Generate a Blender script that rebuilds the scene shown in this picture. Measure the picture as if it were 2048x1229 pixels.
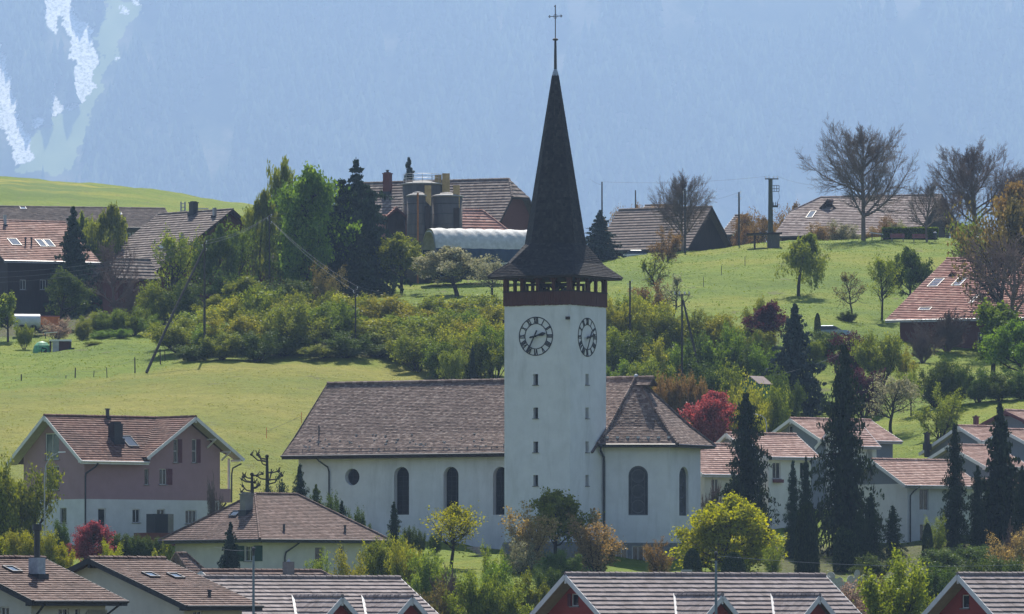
import bpy, math, random
import numpy as np
from mathutils import Vector, Matrix, geometry
R = math.radians
for o in list(bpy.data.objects): bpy.data.objects.remove(o)
SC = bpy.context.scene
COL = SC.collection
# ---------------------------------------------------------------- camera
F = 13780.0      # focal length in photo pixels (2048 wide)
HZ = 1230.0      # image row of the horizon
cam = bpy.data.cameras.new('camera'); camo = bpy.data.objects.new('camera', cam); COL.objects.link(camo)
camo.location = (0, 0, 0); camo.rotation_euler = (R(90), 0, 0)
cam.sensor_width = 36.0; cam.lens = 36.0*F/2048.0
cam.shift_y = (HZ-614.5)/2048.0
cam.clip_start = 1.0; cam.clip_end = 30000.0
SC.camera = camo
# ---------------------------------------------------------------- light
SUN_EL = 53.0
SUN_AZ = 1.0     # degrees from +Y towards +X
w = bpy.data.worlds.new('World'); SC.world = w; w.use_nodes = True
nt = w.node_tree; nt.nodes.clear()
sky = nt.nodes.new('ShaderNodeTexSky'); sky.sky_type = 'NISHITA'; sky.sun_disc = False
sky.sun_elevation = R(SUN_EL); sky.sun_rotation = R(SUN_AZ); sky.air_density = 1.0; sky.dust_density = 0.6; sky.ozone_density = 2.0
bg = nt.nodes.new('ShaderNodeBackground'); bg.inputs['Strength'].default_value = 0.075
wo = nt.nodes.new('ShaderNodeOutputWorld')
nt.links.new(sky.outputs[0], bg.inputs[0]); nt.links.new(bg.outputs[0], wo.inputs[0])
sl = bpy.data.lights.new('sun', 'SUN'); sl.energy = 5.0; sl.angle = R(0.5); sl.color = (1.0, 0.93, 0.82)
so = bpy.data.objects.new('sun', sl); COL.objects.link(so)
sdir = Vector((math.sin(R(SUN_AZ))*math.cos(R(SUN_EL)), math.cos(R(SUN_AZ))*math.cos(R(SUN_EL)), math.sin(R(SUN_EL))))
so.rotation_euler = sdir.to_track_quat('Z', 'Y').to_euler(); so.location = (0, 500, 400)
SC.view_settings.view_transform = 'Standard'; SC.view_settings.look = 'None'
SC.view_settings.exposure = 1.0; SC.view_settings.gamma = 1.0; SC.view_settings.use_curve_mapping = False
SC.render.engine = 'CYCLES'
cy = SC.cycles
cy.use_denoising = True
cy.max_bounces = 6; cy.diffuse_bounces = 3; cy.glossy_bounces = 2; cy.transmission_bounces = 4
cy.transparent_max_bounces = 4; cy.volume_bounces = 0; cy.sample_clamp_indirect = 4.0
cy.caustics_reflective = False; cy.caustics_refractive = False
# ---------------------------------------------------------------- materials
def lin(c):
    return tuple(((v/255)/12.92 if v/255 <= .04045 else ((v/255+.055)/1.055)**2.4) for v in c)
def newmat(name):
    m = bpy.data.materials.new(name); m.use_nodes = True; n = m.node_tree; n.nodes.clear()
    out = n.nodes.new('ShaderNodeOutputMaterial'); return m, n, out
def noise(n, scale, detail=4, rough=.6, vec=None, stretch=None):
    t = n.nodes.new('ShaderNodeTexNoise'); t.inputs['Scale'].default_value = scale
    t.inputs['Detail'].default_value = detail; t.inputs['Roughness'].default_value = rough
    if vec is not None:
        if stretch:
            mp = n.nodes.new('ShaderNodeMapping'); mp.inputs['Scale'].default_value = stretch
            n.links.new(vec, mp.inputs[0]); vec = mp.outputs[0]
        n.links.new(vec, t.inputs['Vector'])
    return t
def ramp(n, stops, src):
    r = n.nodes.new('ShaderNodeValToRGB'); e = r.color_ramp.elements
    while len(e) < len(stops): e.new(.5)
    for k, (p, c) in enumerate(stops):
        e[k].position = p; e[k].color = (c[0], c[1], c[2], 1)
    n.links.new(src, r.inputs[0]); return r
def mixc(n, a, b, fac, mode='MIX'):
    m = n.nodes.new('ShaderNodeMix'); m.data_type = 'RGBA'; m.blend_type = mode
    if isinstance(fac, (int, float)): m.inputs[0].default_value = fac
    else: n.links.new(fac, m.inputs[0])
    for i, s in ((6, a), (7, b)):
        if isinstance(s, tuple): m.inputs[i].default_value = (s[0], s[1], s[2], 1)
        else: n.links.new(s, m.inputs[i])
    return m.outputs[2]
def sc(c, k): return tuple(min(1, v*k) for v in c)
def plain(name, c, rough=.7, var=.25, scale=3.0, bump=.0, bscale=20, spec=.3, metal=0, stretch=None, stain=0.0):
    m, n, out = newmat(name)
    tc = n.nodes.new('ShaderNodeTexCoord'); b = n.nodes.new('ShaderNodeBsdfPrincipled')
    t = noise(n, scale, 5, .65, tc.outputs['Object'], stretch)
    col = ramp(n, [(.3, sc(c, 1-var)), (.7, sc(c, 1+var*.6))], t.outputs[0]).outputs[0]
    if stain:
        t3 = noise(n, .8, 6, .7, tc.outputs['Object'], (1, 1, .18))
        f = ramp(n, [(.5, (0, 0, 0)), (.8, (stain,)*3)], t3.outputs[0]).outputs[0]
        col = mixc(n, col, sc(c, .45), f)
    n.links.new(col, b.inputs['Base Color'])
    b.inputs['Roughness'].default_value = rough; b.inputs['Specular IOR Level'].default_value = spec
    b.inputs['Metallic'].default_value = metal
    if bump:
        t2 = noise(n, bscale, 4, .6, tc.outputs['Object'])
        bp = n.nodes.new('ShaderNodeBump'); bp.inputs['Strength'].default_value = bump; bp.inputs['Distance'].default_value = .03
        n.links.new(t2.outputs[0], bp.inputs['Height']); n.links.new(bp.outputs[0], b.inputs['Normal'])
    n.links.new(b.outputs[0], out.inputs[0]); return m
def tilemat(name, cs, stain=(.05, .045, .04), amt=.6, rough=.85, spec=.18, sscale=.35):
    m, n, out = newmat(name)
    tc = n.nodes.new('ShaderNodeTexCoord'); b = n.nodes.new('ShaderNodeBsdfPrincipled')
    at = n.nodes.new('ShaderNodeAttribute'); at.attribute_name = 'rnd'
    k = len(cs)-1
    col = ramp(n, [(i/k, c) for i, c in enumerate(cs)], at.outputs['Fac']).outputs[0]
    t = noise(n, sscale, 7, .72, tc.outputs['Object'])
    f = ramp(n, [(.42, (0, 0, 0)), (.72, (amt,)*3)], t.outputs[0]).outputs[0]
    col = mixc(n, col, stain, f)
    t2 = noise(n, 9, 3, .6, tc.outputs['Object'])
    col = mixc(n, col, ramp(n, [(.35, (.72,)*3), (.65, (1, 1, 1))], t2.outputs[0]).outputs[0], 1.0, 'MULTIPLY')
    n.links.new(col, b.inputs['Base Color'])
    b.inputs['Roughness'].default_value = rough; b.inputs['Specular IOR Level'].default_value = spec
    n.links.new(b.outputs[0], out.inputs[0]); return m
def leafmat(name, dark, mid, lite, trans=.42, tint=(1.25, 1.2, .6)):
    m, n, out = newmat(name)
    at = n.nodes.new('ShaderNodeAttribute'); at.attribute_name = 'rnd'
    oi = n.nodes.new('ShaderNodeObjectInfo')
    col = ramp(n, [(0, dark), (.55, mid), (1, lite)], at.outputs['Fac']).outputs[0]
    hs = n.nodes.new('ShaderNodeHueSaturation'); n.links.new(col, hs.inputs['Color'])
    mr = n.nodes.new('ShaderNodeMapRange'); mr.inputs['To Min'].default_value = .86; mr.inputs['To Max'].default_value = 1.14
    n.links.new(oi.outputs['Random'], mr.inputs[0]); n.links.new(mr.outputs[0], hs.inputs['Value'])
    mr2 = n.nodes.new('ShaderNodeMapRange'); mr2.inputs['To Min'].default_value = .488; mr2.inputs['To Max'].default_value = .512
    n.links.new(oi.outputs['Random'], mr2.inputs[0]); n.links.new(mr2.outputs[0], hs.inputs['Hue'])
    col = hs.outputs[0]
    d = n.nodes.new('ShaderNodeBsdfDiffuse'); n.links.new(col, d.inputs[0])
    tr = n.nodes.new('ShaderNodeBsdfTranslucent')
    n.links.new(mixc(n, col, tint, 1.0, 'MULTIPLY'), tr.inputs[0])
    mx = n.nodes.new('ShaderNodeMixShader'); mx.inputs[0].default_value = trans
    n.links.new(d.outputs[0], mx.inputs[1]); n.links.new(tr.outputs[0], mx.inputs[2])
    gl = n.nodes.new('ShaderNodeBsdfGlossy'); gl.inputs['Roughness'].default_value = .45; gl.inputs[0].default_value = (.8, .85, .9, 1)
    m2 = n.nodes.new('ShaderNodeMixShader'); m2.inputs[0].default_value = .015
    n.links.new(mx.outputs[0], m2.inputs[1]); n.links.new(gl.outputs[0], m2.inputs[2])
    n.links.new(m2.outputs[0], out.inputs[0]); return m
M = {}
M['plaster'] = plain('white_plaster', (.635, .64, .675), .9, .09, .7, .5, 9, .1, stain=.45)
M['plaster_cream'] = plain('cream_plaster', (.52, .50, .46), .9, .10, .9, .3, 9, .1, stain=.2)
M['plaster_white2'] = plain('house_white_plaster', (.60, .60, .60), .9, .10, .9, .3, 9, .1, stain=.2)
M['plaster_pink'] = plain('mauve_plaster', (.34, .215, .235), .9, .08, .9, .3, 9, .1, stain=.15)
M['plaster_red'] = plain('red_plaster', (.30, .06, .05), .85, .12, .9, .3, 9, .1, stain=.2)
M['plaster_grey'] = plain('grey_boarding', (.17, .19, .23), .8, .15, 3, .2, 9, .2, stretch=(8, 8, 1))
M['brown_red'] = plain('red_brown_boards', (.13, .045, .04), .8, .3, 3, .3, 9, .2, stretch=(8, 8, .8))
M['stone'] = plain('plinth_stone', (.20, .20, .20), .9, .35, 2.5, .8, 5, .2)
M['silo'] = plain('silo_concrete', (.105, .092, .085), .9, .3, 1.2, .4, 6, .2, stain=.7, stretch=(1, 1, .15))
M['concrete'] = plain('concrete', (.20, .19, .18), .9, .25, 1.2, .4, 6, .2, stain=.5)
M['wood_dark'] = plain('dark_timber', (.035, .022, .018), .8, .4, 4, .3, 14, .25, stretch=(1, 1, .2))
M['wood_red'] = plain('red_brown_timber', (.085, .030, .024), .8, .4, 4, .3, 14, .25, stretch=(6, 6, .4))
M['wood_grey'] = plain('weathered_timber', (.11, .10, .09), .85, .4, 4, .4, 14, .25, stretch=(6, 6, .4))
M['pole'] = plain('pole_timber', (.055, .048, .040), .85, .4, 3, .3, 14, .25, stretch=(6, 6, .4))
M['trim_white'] = plain('white_trim', (.62, .61, .60), .6, .10, 3, .1, 14, .3)
M['soffit'] = plain('cream_soffit', (.42, .40, .34), .8, .15, 3, .1, 14, .2)
M['trim_dark'] = plain('dark_trim', (.035, .035, .042), .6, .25, 3, .1, 14, .3)
M['metal_dark'] = plain('dark_metal', (.03, .03, .035), .45, .3, 5, 0, 1, .5, .3)
M['metal'] = plain('zinc_metal', (.32, .33, .35), .4, .2, 5, 0, 1, .5, .7)
M['lead_dark'] = plain('window_lead', (.10, .105, .12), .6, .2, 5, 0, 1, .3)
M['lead'] = plain('lead', (.30, .33, .38), .5, .3, 5, 0, 1, .5, .5)
M['black'] = plain('black_paint', (.014, .016, .022), .6, .2, 5, 0, 1, .3)
M['glass'] = plain('window_glass', (.02, .024, .03), .12, .3, .6, 0, 1, .6)
M['glass_church'] = plain('leaded_glass', (.014, .014, .018), .5, .4, 3, .3, 3, .2)
M['glass_lead'] = plain('pale_leaded_glass', (.05, .052, .062), .5, .4, 3, .3, 3, .2)
M['glass_lite'] = plain('curtained_glass', (.10, .13, .13), .2, .3, .6, 0, 1, .6)
M['skylight'] = plain('skylight_glass', (.05, .065, .085), .07, .3, .6, 0, 1, .5)
M['shutter_red'] = plain('red_shutter', (.12, .04, .05), .7, .2, 4)
M['shutter_green'] = plain('green_shutter', (.012, .05, .035), .7, .2, 4)
M['yellow'] = plain('yellow_cladding', (.42, .29, .13), .7, .3, 1.5, .2, 6, .2, stain=.4)
M['rust'] = plain('rusty_pipe', (.30, .12, .04), .8, .3, 2)
M['green_hut'] = plain('green_boards', (.02, .12, .075), .7, .2, 2, stretch=(6, 6, .5))
M['green_tarp'] = plain('green_tarpaulin', (.10, .33, .17), .5, .5, 3)
M['fabric'] = plain('white_membrane', (.50, .50, .48), .7, .25, 1.8, 1.0, 3, .15)
M['fabric_dark'] = plain('dark_blue_curtain', (.022, .045, .085), .7, .3, 1.5, .4, 2, .3)
M['car_paint'] = plain('silver_blue_paint', (.22, .30, .36), .25, .1, 1, 0, 1, .6, .4)
M['white_paint'] = plain('white_paint', (.75, .75, .75), .4, .06, 3, 0, 1, .4)
M['red_paint'] = plain('red_bench_paint', (.28, .10, .11), .6, .2, 3)
M['rubber'] = plain('rubber', (.02, .02, .02), .8, .2, 3)
M['orange'] = plain('orange_paint', (.6, .16, .03), .6, .2, 3)
M['gravestone'] = plain('gravestone', (.34, .33, .33), .6, .35, 4, .2, 9, .4)
M['steps'] = plain('stone_steps', (.26, .25, .24), .9, .3, 4, .4, 9, .2)
M['bark'] = plain('bark', (.040, .033, .028), .95, .45, 6, .6, 9, .1, stretch=(3, 3, .5))
M['bark_lite'] = plain('grey_bark', (.12, .105, .095), .95, .35, 6, .5, 9, .1, stretch=(3, 3, .5))
M['twig'] = plain('twigs', (.17, .135, .115), .95, .3, 6, 0, 9, .1)
M['twig_brown'] = plain('brown_twigs', (.165, .12, .105), .95, .3, 6, 0, 9, .1)
M['t_church'] = tilemat('church_tiles', [(.080, .055, .048), (.175, .122, .106), (.34, .27, .235)], (.070, .052, .046), .5, sscale=.5)
M['t_spire'] = tilemat('spire_shingles', [(.020, .019, .022), (.038, .034, .035), (.070, .060, .056)], (.022, .022, .028), .5)
M['t_brown'] = tilemat('brown_tiles', [(.088, .055, .048), (.16, .102, .086), (.24, .17, .15)], (.06, .045, .04), .6)
M['t_red'] = tilemat('red_tiles', [(.22, .12, .092), (.35, .20, .16), (.46, .31, .26)], (.075, .05, .042), .55)
M['t_pinkhouse'] = tilemat('rust_red_tiles', [(.095, .044, .036), (.17, .082, .062), (.25, .15, .12)], (.040, .035, .034), .6)
M['t_pink'] = tilemat('pink_clay_tiles', [(.26, .155, .125), (.39, .245, .205), (.52, .37, .32)], (.16, .09, .08), .5)
M['t_grey'] = tilemat('grey_pink_tiles', [(.19, .158, .155), (.265, .225, .222), (.335, .29, .285)], (.10, .085, .085), .5)
M['t_slate'] = tilemat('old_grey_tiles', [(.095, .075, .070), (.165, .132, .120), (.27, .225, .20)], (.07, .06, .06), .55)
M['t_farmred'] = tilemat('farm_red_tiles', [(.28, .125, .10), (.42, .21, .17), (.54, .33, .27)], (.09, .06, .055), .55)
# leaf materials
M['l_hedge'] = leafmat('olive_leaves', (0.060, 0.092, 0.012), (0.165, 0.200, 0.024), (0.310, 0.320, 0.040), .42)
M['l_willow'] = leafmat('yellow_olive_leaves', (0.125, 0.135, 0.016), (0.260, 0.262, 0.032), (0.400, 0.375, 0.050), .42)
M['l_green'] = leafmat('fresh_green_leaves', (0.050, 0.090, 0.012), (0.115, 0.185, 0.020), (0.210, 0.290, 0.035), .45)
M['l_bright'] = leafmat('vivid_spring_leaves', (0.150, 0.170, 0.008), (0.300, 0.320, 0.012), (0.460, 0.440, 0.020), .50, (1.2, 1.15, .5))
M['l_bright2'] = leafmat('spring_green_leaves', (.08, .11, .012), (.19, .23, .020), (.34, .36, .035), .45)
M['l_birch'] = leafmat('birch_leaves', (0.095, 0.135, 0.022), (0.185, 0.235, 0.036), (0.290, 0.330, 0.060), .45)
M['l_dark'] = leafmat('deep_green_leaves', (0.034, 0.062, 0.014), (0.078, 0.122, 0.024), (0.145, 0.185, 0.034), .30)
M['l_spruce'] = leafmat('spruce_needles', (0.012, 0.024, 0.016), (0.026, 0.046, 0.026), (0.052, 0.080, 0.036), .12, (1.1, 1.2, .8))
M['l_bluespruce'] = leafmat('blue_spruce_needles', (.016, .028, .026), (.034, .052, .044), (.06, .085, .065), .12, (1.1, 1.2, .9))
M['l_thuja'] = leafmat('thuja_foliage', (0.010, 0.020, 0.011), (0.023, 0.040, 0.018), (0.052, 0.076, 0.026), .15, (1.2, 1.2, .6))
M['l_red'] = leafmat('red_leaves', (0.120, 0.025, 0.035), (0.280, 0.070, 0.080), (0.460, 0.170, 0.170), .42, (1.3, .8, .8))
M['l_purple'] = leafmat('dark_purple_leaves', (.030, .010, .018), (.070, .020, .032), (.12, .045, .05), .35, (1.3, .8, .8))
M['l_orange'] = leafmat('copper_brown_leaves', (0.160, 0.115, 0.045), (0.320, 0.240, 0.105), (0.480, 0.380, 0.190), .42, (1.2, 1.0, .6))
M['l_ochre'] = leafmat('ochre_leaves', (.12, .075, .028), (.21, .140, .055), (.30, .215, .09), .42, (1.2, 1.0, .6))
M['l_blossom'] = leafmat('pale_blossom', (0.130, 0.140, 0.060), (0.280, 0.280, 0.160), (0.500, 0.480, 0.360), .40, (1.05, 1.0, .8))
M['l_pinkblossom'] = leafmat('pink_blossom', (.13, .09, .07), (.28, .19, .15), (.48, .36, .30), .40, (1.1, 1.0, .85))
M['l_brown'] = leafmat('brown_buds', (0.080, 0.066, 0.026), (0.150, 0.120, 0.045), (0.230, 0.180, 0.065), .35)
M['l_ground'] = leafmat('ground_cover_leaves', (0.060, 0.100, 0.012), (0.130, 0.190, 0.022), (0.220, 0.280, 0.040), .42)
# ---------------------------------------------------------------- tagging
def tag(o, label, cat, group=None, kind=None):
    if label: o['label'] = label
    if cat: o['category'] = cat
    if group: o['group'] = group
    if kind: o['kind'] = kind
    return o
def empty(name, loc, rz=0, label=None, cat=None, group=None, scale=None):
    o = bpy.data.objects.new(name, None); COL.objects.link(o)
    o.location = loc; o.rotation_euler = (0, 0, rz); o.empty_display_size = .3
    if scale: o.scale = scale
    return tag(o, label, cat, group)
# ---------------------------------------------------------------- pixels to places
def P(px, py, d): return Vector(((px-1024)/F*d, d, (HZ-py)/F*d))
def npmesh(name, V, Fc, rnd=None, mats=None, midx=None, smooth=False):
    me = bpy.data.meshes.new(name)
    V = np.asarray(V, dtype=np.float32); Fc = np.asarray(Fc, dtype=np.int32)
    nv, (nf, k) = len(V), Fc.shape
    me.vertices.add(nv); me.vertices.foreach_set('co', V.ravel())
    me.loops.add(nf*k); me.loops.foreach_set('vertex_index', Fc.ravel())
    me.polygons.add(nf); me.polygons.foreach_set('loop_start', np.arange(0, nf*k, k, dtype=np.int32))
    me.polygons.foreach_set('loop_total', np.full(nf, k, dtype=np.int32))
    if smooth: me.polygons.foreach_set('use_smooth', np.ones(nf, dtype=bool))
    if rnd is not None:
        a = me.attributes.new('rnd', 'FLOAT', 'FACE'); a.data.foreach_set('value', np.asarray(rnd, dtype=np.float32))
    for m in (mats or []): me.materials.append(m)
    if midx is not None: me.polygons.foreach_set('material_index', np.asarray(midx, dtype=np.int32))
    me.update(calc_edges=True); return me
class MB:
    def __init__(s): s.v = []; s.f = []; s.r = []
    def face(s, pts, r=.5):
        i = len(s.v); s.v += [tuple(p) for p in pts]; s.f.append(tuple(range(i, i+len(pts)))); s.r.append(r)
    def hexa(s, c, r=.5):     # 8 corners: bottom 4 ccw, top 4 ccw
        i = len(s.v); s.v += [tuple(p) for p in c]
        for q in ((0, 3, 2, 1), (4, 5, 6, 7), (0, 1, 5, 4), (1, 2, 6, 5), (2, 3, 7, 6), (3, 0, 4, 7)):
            s.f.append(tuple(i+k for k in q)); s.r.append(r)
    def box(s, x0, y0, z0, x1, y1, z1, r=.5):
        s.hexa([(x0, y0, z0), (x1, y0, z0), (x1, y1, z0), (x0, y1, z0), (x0, y0, z1), (x1, y0, z1), (x1, y1, z1), (x0, y1, z1)], r)
    def beam(s, a, b, wd, ht, up=(0, 0, 1), r=.5):   # rectangular bar from a to b
        a, b = Vector(a), Vector(b); d = (b-a).normalized(); up = Vector(up)
        x = d.cross(up)
        if x.length < 1e-4: x = d.cross(Vector((0, 1, 0)))
        x.normalize(); y = x.cross(d).normalized()
        x *= wd/2; y *= ht/2
        s.hexa([a-x-y, a+x-y, b+x-y, b-x-y, a-x+y, a+x+y, b+x+y, b-x+y], r)
    def tube(s, pts, rad, n=8, r=.5, cap=True):
        pts = [Vector(p) for p in pts]
        if isinstance(rad, (int, float)): rad = [rad]*len(pts)
        i0 = len(s.v); px = None
        for k, p in enumerate(pts):
            d = (pts[min(k+1, len(pts)-1)]-pts[max(k-1, 0)]).normalized()
            if px is None: px = d.cross(Vector((0.13, 1, 0.07)))
            else: px = px - d*px.dot(d)
            if px.length < 1e-4: px = d.cross(Vector((1, 0, 0)))
            px.normalize(); py = d.cross(px)
            for j in range(n):
                a = 2*math.pi*j/n; s.v.append(tuple(p+(px*math.cos(a)+py*math.sin(a))*rad[k]))
        for k in range(len(pts)-1):
            for j in range(n):
                a = i0+k*n+j; b = i0+k*n+(j+1) % n
                s.f.append((a, b, b+n, a+n)); s.r.append(r)
        if cap:
            s.f.append(tuple(i0+j for j in range(n))[::-1]); s.r.append(r)
            s.f.append(tuple(i0+(len(pts)-1)*n+j for j in range(n))); s.r.append(r)
    def lathe(s, c, prof, n=16, r=.5):
        s.tube([(c[0], c[1], c[2]+z) for _, z in prof], [q for q, _ in prof], n, r)
    def sphere(s, c, q, n=8):
        s.lathe(c, [(max(.02*q, q*math.cos(R(a))), q*math.sin(R(a))) for a in range(-90, 91, 30)], n)
    def build(s, name, mat, parent=None, smooth=False):
        me = bpy.data.meshes.new(name); me.from_pydata(s.v, [], s.f)
        a = me.attributes.new('rnd', 'FLOAT', 'FACE'); a.data.foreach_set('value', np.asarray(s.r, dtype=np.float32))
        if smooth: me.polygons.foreach_set('use_smooth', np.ones(len(s.f), dtype=bool))
        me.materials.append(mat); me.update()
        o = bpy.data.objects.new(name, me); COL.objects.link(o)
        if parent: o.parent = parent
        return o
RS = random.Random(7)
def tiles(mb, pts, course=.34, tw=.30, lip=.05, slab=.14, lift=.01, jit=.10):
    """pts: convex planar polygon, pts[0]->pts[1] is the eave, left to right seen from outside"""
    pts = [Vector(p) for p in pts]; O = pts[0]; U = (pts[1]-pts[0]).normalized()
    N = None
    for k in range(2, len(pts)):
        c = U.cross(pts[k]-O)
        if c.length > 1e-3: N = c.normalized(); break
    V = N.cross(U)
    q = [((p-O).dot(U), (p-O).dot(V)) for p in pts]
    def rng(v):
        xs = []
        for k in range(len(q)):
            (u0, v0), (u1, v1) = q[k], q[(k+1) % len(q)]
            if abs(v1-v0) < 1e-6:
                if abs(v-v0) < 1e-5: xs += [u0, u1]
            elif min(v0, v1)-1e-6 <= v <= max(v0, v1)+1e-6:
                xs.append(u0+(u1-u0)*(v-v0)/(v1-v0))
        return (min(xs), max(xs)) if xs else (0, 0)
    vmin, vmax = min(b for _, b in q), max(b for _, b in q)
    n = max(1, round((vmax-vmin)/course)); h = (vmax-vmin)/n
    for j in range(n):
        v0, v1 = vmin+j*h, vmin+(j+1)*h
        l0, r0 = rng(min(v0+1e-4, vmax)); l1, r1 = rng(max(v1-1e-4, vmin))
        lo, hi = min(l0, l1), max(r0, r1)
        k0 = math.floor(lo/tw); k1 = math.ceil(hi/tw); off = (tw/2 if j % 2 else 0)
        crow = RS.uniform(-.1, .1)
        for k in range(k0-1, k1+1):
            a, b = k*tw+off, (k+1)*tw+off
            a0, b0 = max(a, l0), min(b, r0); a1, b1 = max(a, l1), min(b, r1)
            if b0-a0 < .01 and b1-a1 < .01: continue
            if b0 < a0: a0 = b0 = min(max(a, l0), r0)
            if b1 < a1: a1 = b1 = min(max(a, l1), r1)
            t0 = lift+lip*RS.uniform(1-jit, 1+jit); t1 = lift; e = RS.uniform(0, .03)
            r = min(1, max(0, RS.gauss(.5, .22)+crow))
            A = O+U*a0+V*(v0-e)+N*t0; B = O+U*b0+V*(v0-e)+N*(t0+RS.uniform(-.008, .008)); Cc = O+U*b1+V*v1+N*t1; D = O+U*a1+V*v1+N*t1
            mb.face([A, B, Cc, D], r)
            mb.face([O+U*a0+V*(v0-e), O+U*b0+V*(v0-e), B, A], r*.8)
    # slab under the tiles
    top = [p for p in pts]; bot = [p-N*slab for p in pts]
    mb.face(bot[::-1], .1)
    for k in range(len(pts)):
        k2 = (k+1) % len(pts); mb.face([bot[k], bot[k2], top[k2], top[k]], .15)
    return U, V, N
def caps(mb, a, b, rad=.12, step=.4, n=6):
    a, b = Vector(a), Vector(b); L = (b-a).length; m = max(1, int(L/step)); d = (b-a)/m
    for k in range(m):
        p = a+d*k; j = RS.uniform(-.012, .012)
        mb.tube([p+Vector((0, 0, j)), p+d*1.08+Vector((0, 0, j*.5))], [rad*RS.uniform(1.0, 1.15), rad*.86], n, RS.uniform(.2, .9))
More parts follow.
